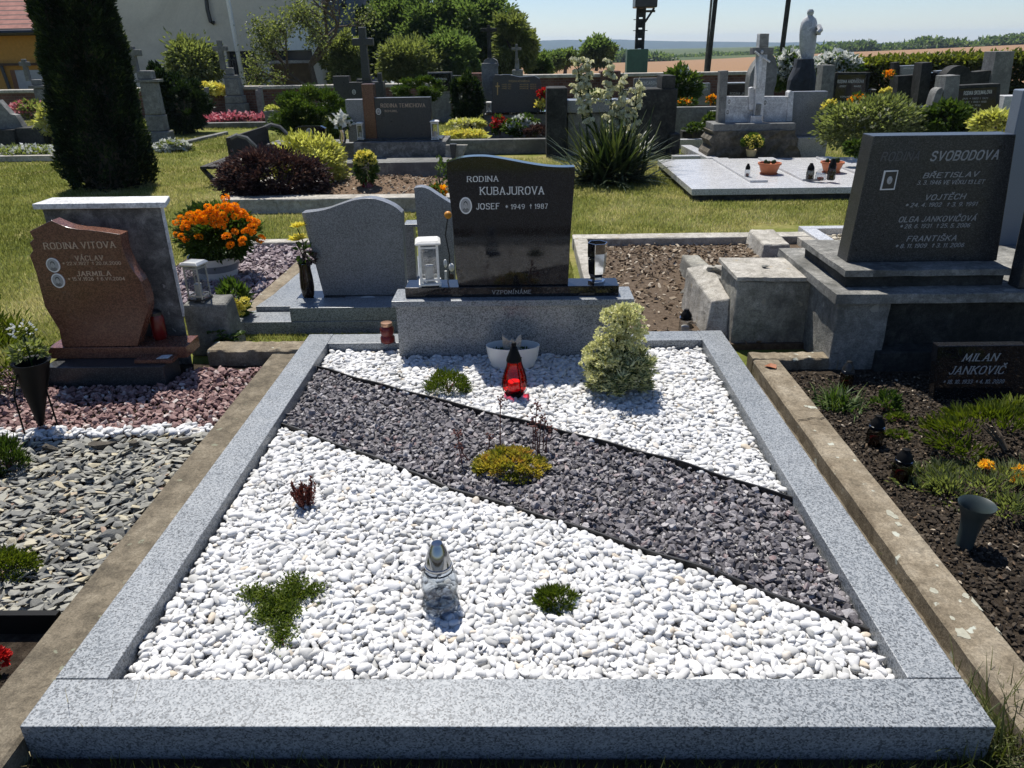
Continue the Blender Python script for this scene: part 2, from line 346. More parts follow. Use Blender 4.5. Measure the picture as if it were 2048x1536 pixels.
# scattered stones -------------------------------------------------
def _ico(sub):
    bm = bmesh.new(); bmesh.ops.create_icosphere(bm, subdivisions=sub, radius=1); bm.verts.ensure_lookup_table()
    V = np.array([v.co[:] for v in bm.verts]); F = np.array([[v.index for v in f.verts] for f in bm.faces]); bm.free(); return V, F
def pebble_shapes(k, sub=2, flat=.55):
    V, F = _ico(sub); out = []
    for i in range(k):
        d = np.ones(len(V))
        for _ in range(7):
            a = rng.normal(size=3); a /= np.linalg.norm(a); d += rng.uniform(-.13, .13)*np.cos(2.2*(V@a)+rng.uniform(0, 6))
        W = V*d[:, None]
        for _ in range(3):
            a = rng.normal(size=3); a /= np.linalg.norm(a); t = V@a; c = rng.uniform(.4, .75); W -= np.clip(t-c, 0, 1)[:, None]*a*.85
        W *= np.array([1.08, rng.uniform(.55, .85), rng.uniform(flat*.7, flat*1.2)]); out.append((W, F))
    return out
def chip_shapes(k, n=11, flat=.5, elong=.75):
    out = []
    for i in range(k):
        P = rng.normal(size=(n, 3)); P /= np.linalg.norm(P, axis=1)[:, None]; P *= rng.uniform(.75, 1.1, (n, 1)); P *= np.array([1, elong*rng.uniform(.8, 1.2), flat*rng.uniform(.75, 1.25)])
        bm = bmesh.new()
        for p in P: bm.verts.new(p)
        r = bmesh.ops.convex_hull(bm, input=bm.verts)
        bmesh.ops.delete(bm, geom=[v for v in bm.verts if not v.link_faces], context='VERTS')
        bmesh.ops.triangulate(bm, faces=bm.faces); bm.verts.index_update(); bm.verts.ensure_lookup_table()
        out.append((np.array([v.co[:] for v in bm.verts]), np.array([[v.index for v in f.verts] for f in bm.faces]))); bm.free()
    return out
def rotmats(n, tilt, align=None):
    az = rng.uniform(0, 2*np.pi, n) if align is None else rng.normal(align[0], align[1], n)
    tx, ty = rng.normal(0, tilt, n), rng.normal(0, tilt, n); cz, sz = np.cos(az), np.sin(az); cx, sx = np.cos(tx), np.sin(tx); cy, sy = np.cos(ty), np.sin(ty)
    Z = np.zeros(n); O = np.ones(n)
    Rz = np.array([[cz, -sz, Z], [sz, cz, Z], [Z, Z, O]]).transpose(2, 0, 1); Rx = np.array([[O, Z, Z], [Z, cx, -sx], [Z, sx, cx]]).transpose(2, 0, 1); Ry = np.array([[cy, Z, sy], [Z, O, Z], [-sy, Z, cy]]).transpose(2, 0, 1)
    return Rz@Rx@Ry
def scatter(shapes, P, S, R, tint):
    Vs, Fs, Ts, o = [], [], [], 0; which = rng.integers(0, len(shapes), len(P))
    for k, (V, F) in enumerate(shapes):
        ix = np.where(which == k)[0]
        if not len(ix): continue
        W = np.einsum('nij,vj->nvi', R[ix], V)*S[ix][:, None, None]+P[ix][:, None, :]
        Vs.append(W.reshape(-1, 3)); Fs.append((F[None]+(np.arange(len(ix))*len(V))[:, None, None]+o).reshape(-1, 3)); Ts.append(np.repeat(tint[ix], len(F))); o += len(ix)*len(V)
    return np.concatenate(Vs), np.concatenate(Fs), np.concatenate(Ts)
def grid_pts(x0, x1, y0, y1, s, inside, jit=.45):
    X, Y = np.meshgrid(np.arange(x0, x1, s), np.arange(y0, y1, s*.87)); X[1::2] += s*.5
    P = np.stack([X.ravel(), Y.ravel()], 1)+rng.uniform(-jit, jit, (X.size, 2))*s; return P[inside(P[:, 0], P[:, 1])]
def gravel(name, bbox, s, inside, z, shapes, size, mat, tilt=.35, smooth=False, top=.4, lift=.008, parent=None, align=None, base='soil', zf=None):
    P2 = grid_pts(*bbox, s, inside); Q2 = grid_pts(*bbox, s*1.25, inside, .5); Q2 = Q2[rng.random(len(Q2)) < top*1.5]
    A = np.concatenate([np.c_[P2, z+rng.uniform(-.3, .3, len(P2))*lift], np.c_[Q2, z+lift*rng.uniform(.7, 1.6, len(Q2))]])
    if zf is not None: A[:, 2] += zf(A[:, 0], A[:, 1])
    n = len(A); S = size*np.clip(rng.lognormal(0, .24, n), .55, 1.75)
    V, F, T = scatter(shapes, A, S, rotmats(n, tilt, align), rng.random(n))
    return stuff(npmesh(name, V, F, mat, parent, T, smooth))
# leaves ------------------------------------------------------------
def kites(P, D, L, W, up=None, fold=.25, droop=.15):
    n = len(P); D = D/np.maximum(np.linalg.norm(D, axis=1), 1e-6)[:, None]
    U = rng.normal(size=(n, 3)) if up is None else np.asarray(up)+rng.normal(0, .35, (n, 3))
    S = np.cross(D, U); S /= np.maximum(np.linalg.norm(S, axis=1), 1e-6)[:, None]; N = np.cross(S, D)
    L = np.broadcast_to(L, n)[:, None]; W = np.broadcast_to(W, n)[:, None]
    mid = P+D*L*.45; V = np.stack([P, mid+S*W*.5+N*W*fold, P+D*L-N*L*droop, mid-S*W*.5+N*W*fold], 1).reshape(-1, 3)
    o = (np.arange(n)*4)[:, None]; F = np.concatenate([o+np.array([0, 2, 1]), o+np.array([0, 3, 2])], 1).reshape(-1, 3); return V, F
def rep2(t): return np.repeat(t, 2)
def ball(n, r=(1, 1, 1), shell=.5, lo=-1):
    d = rng.normal(size=(n*8+60, 3)); d /= np.linalg.norm(d, axis=1)[:, None]; d = d[d[:, 2] > lo][:n]
    q = rng.random(len(d))**(1/3.); q = shell+(1-shell)*q; return d*q[:, None]*np.array(r), d
def clumped(n, c, r, k, spread, shell=.6, lo=-1):
    C, d = ball(k, r, shell, lo); i = rng.integers(0, len(C), n); off = rng.normal(size=(n, 3))*spread*np.array(r)
    return C[i]+off+np.array(c), off/np.linalg.norm(off, axis=1)[:, None]+d[i]*.8, rng.random(len(C))[i]
def bush(name, label, cat, c, r, n, leaf, mat, k=40, spread=.16, group=None, lo=-.5, shell=.7, stem='bark', droop=.15, wid=.5, part='foliage', base=None, twigs=5, upbias=.3):
    c = Vector(c); b = Vector(base) if base else Vector((c.x, c.y, max(0, c.z-r[2])))
    t = root(name, label, cat, b, group)
    P, D, ct = clumped(n, c, r, k, spread, shell, lo); P[:, 2] = np.maximum(P[:, 2], b.z+.01)
    D = D+np.array([0, 0, upbias]); L = leaf*rng.uniform(.6, 1.4, n); V, F = kites(P, D, L, L*wid, droop=droop)
    npmesh(part, V, F, mat, t, rep2(np.clip(ct*.5+rng.random(n)*.5, 0, 1)))
    m = MB()
    for i in range(twigs):
        e = c+Vector((random.uniform(-.6, .6)*r[0], random.uniform(-.6, .6)*r[1], random.uniform(-.2, .6)*r[2]))
        m.tube([b-Vector((0, 0, .02)), b.lerp(e, .5)+Vector((0, 0, .05*r[2])), e], [.05*r[2]+.004, .03*r[2]+.003, .002], 5)
    m.build('stem', stem, t); return t

# lettering: stroke capitals on a 6 unit cap height -----------------
GL = {'A': "0,0 2,6 4,0|.7,2 3.3,2", 'B': "0,0 0,6 2.4,6 3.3,5.3 3.3,3.8 2.4,3.2 0,3.2|2.4,3.2 3.6,2.5 3.6,.8 2.5,0 0,0", 'C': "3.8,4.7 3,6 1,6 0,5 0,1 1,0 3,0 3.8,1.3",
 'D': "0,0 0,6 2.2,6 3.7,4.8 3.7,1.2 2.2,0 0,0", 'E': "3.4,6 0,6 0,0 3.4,0|0,3.1 2.6,3.1", 'F': "3.4,6 0,6 0,0|0,3.1 2.6,3.1", 'G': "3.8,4.9 3,6 1,6 0,5 0,1 1,0 3,0 3.8,.9 3.8,2.7 2.4,2.7",
 'H': "0,0 0,6|4,0 4,6|0,3.1 4,3.1", 'I': ".6,0 .6,6", 'J': "2.6,6 2.6,1 1.8,0 .8,0 0,1", 'K': "0,0 0,6|3.7,6 0,2.6|1.2,3.6 4,0", 'L': "0,6 0,0 3.3,0", 'M': "0,0 .4,6 2.4,1 4.4,6 4.8,0",
 'N': "0,0 0,6 4,0 4,6", 'O': "1.2,0 0,1.2 0,4.8 1.2,6 2.8,6 4,4.8 4,1.2 2.8,0 1.2,0", 'P': "0,0 0,6 2.4,6 3.6,5.2 3.6,3.7 2.4,2.9 0,2.9", 'R': "0,0 0,6 2.4,6 3.5,5.2 3.5,3.8 2.4,3.1 0,3.1|2,3.1 3.9,0",
 'S': "3.5,5 2.8,6 1,6 .2,5.2 .2,4 1,3.3 2.8,2.8 3.6,2 3.6,.9 2.8,0 .9,0 0,1", 'T': "0,6 4,6|2,6 2,0", 'U': "0,6 0,1.1 1,0 3,0 4,1.1 4,6", 'V': "0,6 2,0 4,6", 'X': "0,6 4,0|0,0 4,6", 'Y': "0,6 2,3 4,6|2,3 2,0", 'Z': "0,6 3.8,6 0,0 3.8,0",
 '0': "1,0 0,1.2 0,4.8 1,6 2.2,6 3.2,4.8 3.2,1.2 2.2,0 1,0", '1': "0,4.8 1.2,6 1.2,0", '2': "0,4.8 .8,6 2.4,6 3.1,5 3.1,4 0,0 3.2,0", '3': "0,5.2 .8,6 2.3,6 3,5.2 3,3.9 2.1,3.2 1,3.2|2.1,3.2 3.2,2.4 3.2,.9 2.3,0 .8,0 0,.8",
 '4': "2.6,0 2.6,6 0,1.8 3.4,1.8", '5': "3,6 .3,6 .2,3.4 2.2,3.6 3.2,2.6 3.2,1 2.2,0 .8,0 0,.8", '6': "2.8,5.6 1.4,6 .2,4 0,1.4 .8,0 2.3,0 3.2,1.1 3.2,2.4 2.3,3.4 .9,3.4 .1,2.4", '7': "0,6 3.2,6 1,0",
 '8': "1,3.2 .2,4 .2,5.2 1,6 2.2,6 3,5.2 3,4 2.2,3.2 1,3.2 0,2.3 0,.9 .9,0 2.3,0 3.2,.9 3.2,2.3 2.2,3.2", '9': ".4,.4 1.8,0 3,2 3.2,4.6 2.4,6 .9,6 0,4.9 0,3.6 .9,2.6 2.3,2.6 3.1,3.6", '.': ".2,0 .2,.5",
 '*': "1,1.6 1,5|-.4,2.5 2.4,4.1|-.4,4.1 2.4,2.5", '+': "1,.2 1,6|-.3,4.3 2.3,4.3", ' ': ""}
ACC = {'Á': ('A', "2,6.8 3,8.2"), 'Í': ('I', ".6,6.8 1.6,8.2"), 'Ě': ('E', ".8,8.2 1.8,7 2.8,8.2"), 'Č': ('C', "1,8.2 2,7 3,8.2"), 'Š': ('S', ".8,8.2 1.8,7 2.8,8.2"), 'Ř': ('R', ".8,8.2 1.8,7 2.8,8.2"), 'É': ('E', "1.5,6.8 2.6,8.2")}
def text(parent, s, pl, pr, cap_px, Y, mat='letter_white', wt=.8, serif=False, shear=0, name='lettering', gap=1.9, proud=.0015):
    a, b = h(*pl, Y), h(*pr, Y); capm = h(pl[0], pl[1]-cap_px, Y).z-a.z; u = capm/6
    X, strokes = 0, []
    for ch in s:
        acc = None
        if ch in ACC: ch, acc = ACC[ch]
        gl = GL.get(ch, ""); w = 0
        for poly in ([q for q in gl.split('|') if q]+([acc] if acc else [])):
            pts = [tuple(map(float, q.split(','))) for q in poly.split()]; w = max(w, max(p[0] for p in pts)); strokes.append([(p[0]+X, p[1]) for p in pts])
        X += (2.2 if ch == ' ' else w+gap)
    wtot = X-gap; m = MB(); k = 0
    def seg(p, q, t, k):
        dx, dz = q[0]-p[0], q[1]-p[1]; L = math.hypot(dx, dz) or 1; nx, nz = -dz/L*t/2, dx/L*t/2; ex, ez = dx/L*t*.35, dz/L*t*.35
        c = [(p[0]-ex+nx, p[1]-ez+nz), (p[0]-ex-nx, p[1]-ez-nz), (q[0]+ex-nx, q[1]+ez-nz), (q[0]+ex+nx, q[1]+ez+nz)]
        y = Y-proud-.00003*(k % 30); R = []
        for yy in (y, Y+.001):
            R.append([(a.x+(b.x-a.x)*(x+z*shear)/wtot, yy, a.z+(b.z-a.z)*x/wtot+z*u) for x, z in c])
        m.loft(R, True, False)
    for st in strokes:
        for i in range(len(st)-1):
            thin = .72 if serif and abs(st[i+1][0]-st[i][0]) > abs(st[i+1][1]-st[i][1])*1.2 else 1
            seg(st[i], st[i+1], wt*thin, k); k += 1
        if serif:
            for e, f in ((st[0], st[1]), (st[-1], st[-2])):
                if e[1] in (0, 6) and abs(f[1]-e[1]) > abs(f[0]-e[0])*.4: seg((e[0]-.75, e[1]), (e[0]+.75, e[1]), wt*.5, k); k += 1
    return m.build(name, mat, parent)
def portrait(parent, c, rx, rz, Y, kind='oval'):
    p = h(*c, Y); sx = h(c[0]+rx, c[1], Y).x-p.x; sz = p.z-h(c[0], c[1]+rz, Y).z; m = MB()
    def disc(cx, cz, ax, az, y0, n=24, mi=0):
        m.cur = mi; m.loft([[(cx+ax*math.cos(t*2*math.pi/n), y, cz+az*math.sin(t*2*math.pi/n)) for t in range(n)] for y in (Y, Y-y0)])
    disc(p.x, p.z, sx, sz, .005); disc(p.x, p.z, sx*.82, sz*.85, .0058, mi=1)
    disc(p.x, p.z-sz*.52, sx*.5, sz*.26, .0062, mi=4); disc(p.x, p.z-sz*.18, sx*.16, sz*.2, .0064, mi=3); disc(p.x, p.z+sz*.2, sx*.31, sz*.34, .0066, mi=2); disc(p.x, p.z+sz*.08, sx*.25, sz*.32, .0070, mi=3)
    return m.build('portrait', ['porcelain', 'photo_grey', 'photo_dark', 'photo_skin', 'photo_cloth'], parent)
def pxpoly(pts, Y): return [(h(*p, Y).x, h(*p, Y).z) for p in pts]
def smoothpoly(pts, n=6):
    out = []
    for i in range(len(pts)-1):
        p0, p1, p2, p3 = pts[max(i-1, 0)], pts[i], pts[i+1], pts[min(i+2, len(pts)-1)]
        for k in range(n):
            t = k/n; out.append(tuple(.5*((2*p1[j])+(-p0[j]+p2[j])*t+(2*p0[j]-5*p1[j]+4*p2[j]-p3[j])*t*t+(-p0[j]+3*p1[j]-3*p2[j]+p3[j])*t**3) for j in (0, 1)))
    return out+[pts[-1]]
# ================================================================= GROUND
gm = MB(); gm.box(-4000, 4000, -60, 27, -.5, 0)
ground = struct(gm.build('ground', 'ground', None))
def noise2(x, y): return np.sin(x*1.7+1.3*np.sin(y*.9))*.5+np.sin(y*2.3+x*.6)*.3+np.sin(x*4.1-y*3.3)*.2

pm = MB(); pm.box(-30, 30, -3.2, .55, -.1, .004); struct(pm.build('unseen_dark_ground', plain('unseen_ground_grey', (.10, .098, .095), .95, var=.5, scale=60)))  # unseen dark ground added behind the camera to cut brown reflections and bounce
# ================================================================= CENTRAL GRAVE
KX0, KX1, KY0, KY1, KZ = -1.203, 1.077, 1.278, 3.930, .13
IX0, IX1, IY0, IY1 = KX0+.134, KX1-.134, 1.426, 3.785
k = root('grave_kerb', 'pale speckled granite kerb framing the grave of white pebbles and dark slate', 'grave kerb', (0, 2.6, 0))
MB().box(KX0, KX1, KY0, IY0-.0015, .005, KZ).build('front_slab', 'granite', k, .0025)
MB().box(KX0, IX0, IY0+.0015, KY1, .006, KZ-.0004).build('side_slab', 'granite', k, .0025)
MB().box(IX1, KX1, IY0+.0015, KY1, .006, KZ-.0004).build('side_slab', 'granite', k, .0025)
MB().box(IX0+.001, -.669, IY1, KY1-.003, .006, KZ-.001).build('back_slab', 'granite', k, .0025)
MB().box(.539, IX1-.001, IY1, KY1-.003, .006, KZ-.001).build('back_slab', 'granite', k, .0025)
mb = MB(); mb.box(KX0+.02, KX1-.02, KY0+.02, KY1-.02, -.05, .045)
struct(mb.build('grave_bed', 'soil'))
# edging lines
def wavy(pts, n=60, amp=.006):
    P = []
    for i in range(n+1):
        t = i/n*(len(pts)-1); j = min(int(t), len(pts)-2); f = t-j
        P.append(Vector((pts[j][0]*(1-f)+pts[j+1][0]*f+amp*math.sin(i*.55), pts[j][1]*(1-f)+pts[j+1][1]*f+amp*.9*math.sin(i*.41+1), 0)))
    return P
E1 = [g(625, 735, .1), g(800, 779, .1), g(1080, 850, .1), g(1330, 915, .1), g(1590, 995, .1)]
E2 = [g(563, 845, .1), g(760, 915, .1), g(900, 972, .1), g(1140, 1045, .1), g(1430, 1140, .1), g(1740, 1255, .1)]
E1[0] = Vector((IX0+.004, E1[0].y+.01, 0)); E1[-1] = Vector((IX1-.004, E1[-1].y, 0)); E2[0] = Vector((IX0+.004, E2[0].y, 0)); E2[-1] = Vector((IX1-.004, E2[-1].y, 0))
def yline(E): xs = [e.x for e in E]; ys = [e.y for e in E]; return lambda x: np.interp(x, xs, ys)
L1, L2 = yline(E1), yline(E2)
for E, lab, zt in ((E1, 'thin black plastic edging between the slate band and the rear pebbles', .108), (E2, 'thick black plastic edging between the slate band and the front pebbles', .101)):
    P = wavy(E, 60, .0025); n = len(P); m = MB(); rings = []
    w = .003 if E is E2 else .0026
    for i, p in enumerate(P):
        d = (P[min(i+1, n-1)]-P[max(i-1, 0)]).normalized(); q = Vector((-d.y, d.x, 0))*w
        zz = zt-.004+.0025*math.sin(i*.7)
        rings.append([(p.x-q.x, p.y-q.y, .05), (p.x+q.x, p.y+q.y, .05), (p.x+q.x*1.2, p.y+q.y*1.2, zz), (p.x-q.x*1.2, p.y-q.y*1.2, zz)])
    m.loft(rings); tag(m.build('edging_strip', 'rubber', None, loc=tuple(E[2])), lab, 'edging strip', 'plastic edging strips of the slate band')
BX0, BX1, BY0 = -.668, .537, 3.700
def inbed(x, y): return (x > IX0+.012) & (x < IX1-.012) & (y > IY0+.01) & (y < IY1-.012) & ~((x > BX0-.01) & (x < BX1+.01) & (y > BY0-.012))
PEB = pebble_shapes(24, 2, .5)
gravel('front_white_pebbles', (IX0, IX1, IY0, 3.0), .0192, lambda x, y: inbed(x, y) & (y < L2(x)-.009), .078, PEB, .0160, 'pebble', .24, True, .6, .0075)
gravel('rear_white_pebbles', (IX0, IX1, 2.1, IY1), .0192, lambda x, y: inbed(x, y) & (y > L1(x)+.008), .078, PEB, .0160, 'pebble', .24, True, .6, .0075)
CH = chip_shapes(28, 15, .6, .75)
gravel('slate_chip_band', (IX0, IX1, 1.5, 3.6), .0195, lambda x, y: inbed(x, y) & (y < L1(x)-.008) & (y > L2(x)+.009), .08, CH, .0157, 'slate', .45, False, .55, .008)
mb = MB(); mb.box(IX0+.002, IX1-.002, IY0+.003, IY1-.003, .045, .068)
struct(mb.build('gravel_base', plain('grey_gravel_base', (.42, .415, .4), .9, var=.3, scale=90)))

# monument ---------------------------------------------------------
YT, ZP = 3.748, .452
s = root('headstone', 'polished black headstone of the KUBAJUROVA family on its grey granite block', 'headstone', (-.065, 3.79, .05))
MB().box(BX0, BX1, BY0, 3.884, .05, .365).build('base_block', 'granite_mid', s, .003)
MB().box(-.684, .552, 3.671, 3.89, .3655, .398).build('ledge', 'granite', s, .003)
MB().box(-.618, .478, 3.727, 3.87, .3985, ZP).build('plinth', 'granite_black', s, .0025)
top = smoothpoly([(893, 325), (910, 319), (930, 314.5), (952, 313), (975, 313.5), (1000, 317), (1030, 322.5), (1060, 328), (1095, 333), (1125, 334.5), (1150, 334)], 4)
poly = pxpoly([(917, 572), (912, 545), (904, 430), (893, 345)]+top+[(1150, 352), (1141, 470), (1136, 572)], YT)
zb = ZP+.0005; poly = [(x, max(z, zb)) for x, z in poly]
tab = MB().prism(poly, YT, YT+.075).build('tablet', 'granite_black', s, .002)
text(tab, 'RODINA', (935, 363.5), (996, 362.5), 10.5, YT, serif=True, wt=.85)
text(tab, 'KUBAJUROVA', (961, 389), (1087, 388), 14.5, YT, serif=True, wt=.85)
text(tab, 'JOSEF', (953, 418.5), (999, 417.5), 11, YT, serif=True, wt=.9)
text(tab, '* 1949', (1012, 418), (1049, 417.5), 9, YT, serif=True, wt=.8)
text(tab, '+ 1987', (1060, 417.5), (1095, 416.5), 9, YT, serif=True, wt=.8)
portrait(tab, (931.5, 411), 12.5, 16.8, YT)
text(s, 'VZPOMÍNÁME', (985, 588), (1062, 587), 7, 3.727, 'letter_grey', serif=True, wt=.7)

# items on the plinth and in the grave ------------------------------
def frame_lantern(name, label, loc, w, hh, mat, group, glassmat='glass', post=.085, base=None, rotz=0):
    t = root(name, label, 'lantern', loc, group); x, y, z = loc; r = w/2; m = MB(); b = w*post
    for sx in (-1, 1):
        for sy in (-1, 1): m.box(x+sx*r-b*(sx > 0), x+sx*r+b*(sx < 0), y+sy*r-b*(sy > 0), y+sy*r+b*(sy < 0), z+hh*.06, z+hh*.9)
    m.build('frame_post', mat, t, .001)
    MB().box(x-r*1.12, x+r*1.12, y-r*1.12, y+r*1.12, z+.004, z+hh*.06).build('base', base or mat, t, .002)
    m = MB(); R = r*1.2
    m.loft([[(x-R*q, y-R*q, z+hh*zz), (x+R*q, y-R*q, z+hh*zz), (x+R*q, y+R*q, z+hh*zz), (x-R*q, y+R*q, z+hh*zz)] for q, zz in ((1, .9), (1.06, .925), (1, .945), (.82, .985), (.5, 1.0))])
    m.build('lid', mat, t, .0015)
    m = MB(); q = r-b*.6
    for d in (-1, 1):
        m.box(x-q, x+q, y+d*q-.0012, y+d*q+.0012, z+hh*.07, z+hh*.895)
        m.box(x+d*q-.0012, x+d*q+.0012, y-q+.002, y+q-.002, z+hh*.07, z+hh*.895)
    m.build('pane', glassmat, t)
    for zz in (.12, .82):
        m = MB()
        for d in (-1, 1): m.box(x-r+b, x+r-b, y+d*(r-.002)-.002, y+d*(r-.002)+.002, z+hh*zz, z+hh*(zz+.035)); m.box(x+d*(r-.002)-.002, x+d*(r-.002)+.002, y-r+b, y+r-b, z+hh*zz, z+hh*(zz+.035))
        m.build('cross_bar', mat, t)
    MB().lathe((x, y, z+hh*.06), [(r*.45, 0), (r*.45, hh*.35), (r*.1, hh*.36)]).build('candle', 'wax', t, smooth=True)
    m = MB()
    for sx in (-1, 1):
        for sy in (-1, 1): m.box(x+sx*r-.006, x+sx*r+.006, y+sy*r-.006, y+sy*r+.006, z, z+.0045)
    m.build('foot', mat, t)
    if rotz: t.rotation_euler = (0, 0, rotz)
    return t
p = g(858, 574, ZP); p.y = 3.80
frame_lantern('grave_lantern', 'ornate white lantern with clear panes on the black plinth', (p.x, 3.795, ZP), hx(874, 3.78, 520)-hx(834, 3.78, 520), hz(858, 476, 3.795)-ZP, 'white_metal', 'box lanterns on the graves', rotz=.12, post=.125)
vx = h(1193, 560, 3.795)
t = root('flower_vase', 'empty hexagonal polished steel vase on the black plinth', 'vase', (vx.x, 3.795, ZP)); m = MB()
vh = hz(1194, 488, 3.76)-ZP
m.lathe((vx.x, 3.795, ZP), [(.046, 0), (.046, .012), (.034, .018), (.034, .03), (.044, .05), (.052, vh*.75), (.052, vh), (.047, vh), (.047, vh*.75), (.04, .06)], 6, rot=.2)
m.build('vase_body', 'steel', t, .0012)
MB().lathe((vx.x, 3.795, ZP+vh-.045), [(.0462, 0), (.001, .001)], 6, rot=.2).build('vase_insert', 'black_plastic', t)

# clear candle lantern
p = g(882, 1212, .085); sc = (hz(876, 1086, p.y)-.085)
t = root('candle_lantern', 'clear glass candle lantern with silver cap among the front white pebbles', 'candle lantern', (p.x, p.y, .085))
H0 = sc
prof = [(.040, 0), (.0445, .006), (.0445, .028), (.0385, .038), (.0400, .048), (.0455, .07), (.0465, .085), (.041, .115), (.031, .135)]
kf = H0/.215; q = (hx(917, p.y, 1160)-hx(842, p.y, 1160))/2/.0465; prof = [(r*q, z*kf) for r, z in prof]
MB().lathe(p, prof+[(r-.0035, z) for r, z in prof[::-1][:-2]]+[(.02*q, .036*kf), (.001, .034*kf)], 40).build('glass_body', 'glass_jar', t, smooth=True)
MB().lathe((p.x, p.y, p.z+.136*kf), [(r*q, z) for r, z in [(.0315, 0), (.0335, .003), (.0335, .010), (.0315, .012), (.0285, .034*kf), (.0225, .056*kf), (.0155, .072*kf), (.013, .079*kf), (.002, .080*kf)]], 36).build('cap', plain('grey_steel', (.3, .31, .32), .12, 1), t, smooth=True)
for z, r in ((.037, .0405), (.128, .0345)):
    MB().lathe((p.x, p.y, p.z+z*kf), [(r*q, -.003), ((r+.002)*q, 0), (r*q, .003)], 32, cap0=False, cap1=False).build('collar', 'dark_metal' if z > .1 else 'glass_base', t, smooth=True)
MB().lathe((p.x, p.y, p.z+.012*kf), [(.037*q, 0), (.037*q, .006), (.03*q, .024), (.03*q, .03), (.001, .03)], 32).build('candle_tray', 'glass_base', t, smooth=True)
MB().lathe((p.x, p.y, p.z-.004), [(.0452*q, 0), (.0462*q, .006), (.0458*q, .024*kf), (.040*q, .034*kf)], 36, cap0=False, cap1=False).build('glass_foot', 'glass_base', t, smooth=True)
# red lantern
p = g(1029, 790, .085); Hh = hz(1027, 684, p.y)-.085
t = root('candle_lantern', 'red glass candle lantern with black cap and wire cage by the white bowl', 'candle lantern', (p.x, p.y, .085)); kf = Hh/.26
gp = [(.038, .022), (.048, .035), (.053, .06), (.05, .085), (.040, .12), (.031, .15), (.028, .17)]; gp = [(r*1.12, z*kf) for r, z in gp]
MB().lathe(p, gp+[(r-.003, z) for r, z in gp[::-1]], 36).build('glass_body', 'glass_red', t, smooth=True)
MB().lathe(p, [(.04, 0), (.044, .004), (.044, .014), (.036, .022*kf), (.003, .023*kf)], 32).build('base', 'black_plastic', t, smooth=True)
MB().lathe((p.x, p.y, p.z+.168*kf), [(.033, 0), (.036, .004), (.034, .014), (.028, .03*kf), (.02, .05*kf), (.015, .068*kf), (.010, .072*kf), (.012, .082*kf), (.009, .09*kf), (.001, .092*kf)], 28).build('cap', 'black_plastic', t, smooth=True)
for a in (.5, 2.1, 3.7, 5.2):
    pts = [(r+.005, z) for r, z in [(.04, .012)]+[(q, w/kf) for q, w in gp]+[(.034, .18)]]
    MB().tube([(p.x+r*math.cos(a), p.y+r*math.sin(a), p.z+z*kf) for r, z in pts], .0022, 6).build('cage_wire', 'black_plastic', t, smooth=True)
MB().lathe((p.x, p.y, p.z+.03*kf), [(.03, 0), (.03, .04), (.001, .042)], 20).build('candle', plain('red_wax', (.75, .06, .03), .5), t, smooth=True)

# oval bowl with winged ornament
p = g(1026, 742, .085); hb = hz(1026, 697, p.y)-.085
t = root('planter_bowl', 'white oval bowl behind the red lantern at the foot of the headstone', 'bowl', (p.x, p.y+.02, .085))
wb = (hx(1079, p.y, 700)-hx(970, p.y, 700))/2
MB().lathe((p.x, p.y+.05, .085), [(wb*.62, 0), (wb*.8, .012), (wb*.93, hb*.5), (wb, hb), (wb*.955, hb), (wb*.88, hb*.55), (wb*.7, hb*.35), (.001, hb*.34)], 44, sy=.55).build('bowl_body', 'ceramic', t, smooth=True)
MB().lathe((p.x, p.y+.05, .085+hb*.6), [(wb*.88, 0), (wb*.5, .008), (.001, .004)], 30, sy=.54).build('soil_fill', 'soil', t)
po, _ = ball(160, (wb*.75, wb*.4, .015), .2, 0); V, F = kites(po+np.array([p.x, p.y+.05, .085+hb*.68]), rng.normal(size=(160, 3))+np.array([0, 0, .8]), .02, .012)
npmesh('greenery', V, F, 'leaf', t, rep2(rng.random(len(V)//4)))
oy = p.y+.03
a = root('grave_ornament', 'small grey two winged stone ornament standing in the white bowl', 'ornament', (p.x, oy, .085+hb*.62)); m = MB()
Wl = [(1022, 700), (1010, 706), (1005, 690), (1004, 667), (1010, 674), (1019, 680), (1024, 676), (1030, 681), (1036, 672), (1042, 668), (1043, 682), (1040, 700), (1032, 707)]
m.prism(pxpoly(Wl, oy), oy-.008, oy+.012); m.build('wings', 'concrete_pale', a, .004)
MB().ell((h(1023, 690, oy).x, oy-.006, h(1023, 690, oy).z), (.012, .012, .02))  .build('figure', 'concrete_pale', a, smooth=True)

# small red cup candle on rear kerb
p = g(776, 684, KZ); t = root('candle_lantern', 'small dark red glass candle on the rear kerb left of the granite block', 'candle lantern', (p.x, p.y, KZ)); hh = hz(775, 644, p.y)-KZ; r = (hx(790, p.y, 660)-hx(761, p.y, 660))/2
MB().lathe(p, [(r*.85, 0), (r, .006), (r, hh*.25), (r*.8, hh*.35), (r*.95, hh*.5), (r*.95, hh*.7), (r*.72, hh*.82)], 24, cap1=False).build('glass_body', 'red_plastic', t, smooth=True)
MB().lathe((p.x, p.y, p.z+hh*.82), [(r*.76, 0), (r*.8, hh*.06), (r*.78, hh*.16), (r*.3, hh*.18)], 24).build('cap', plain('copper_lid', (.5, .3, .2), .3, .8), t, smooth=True)

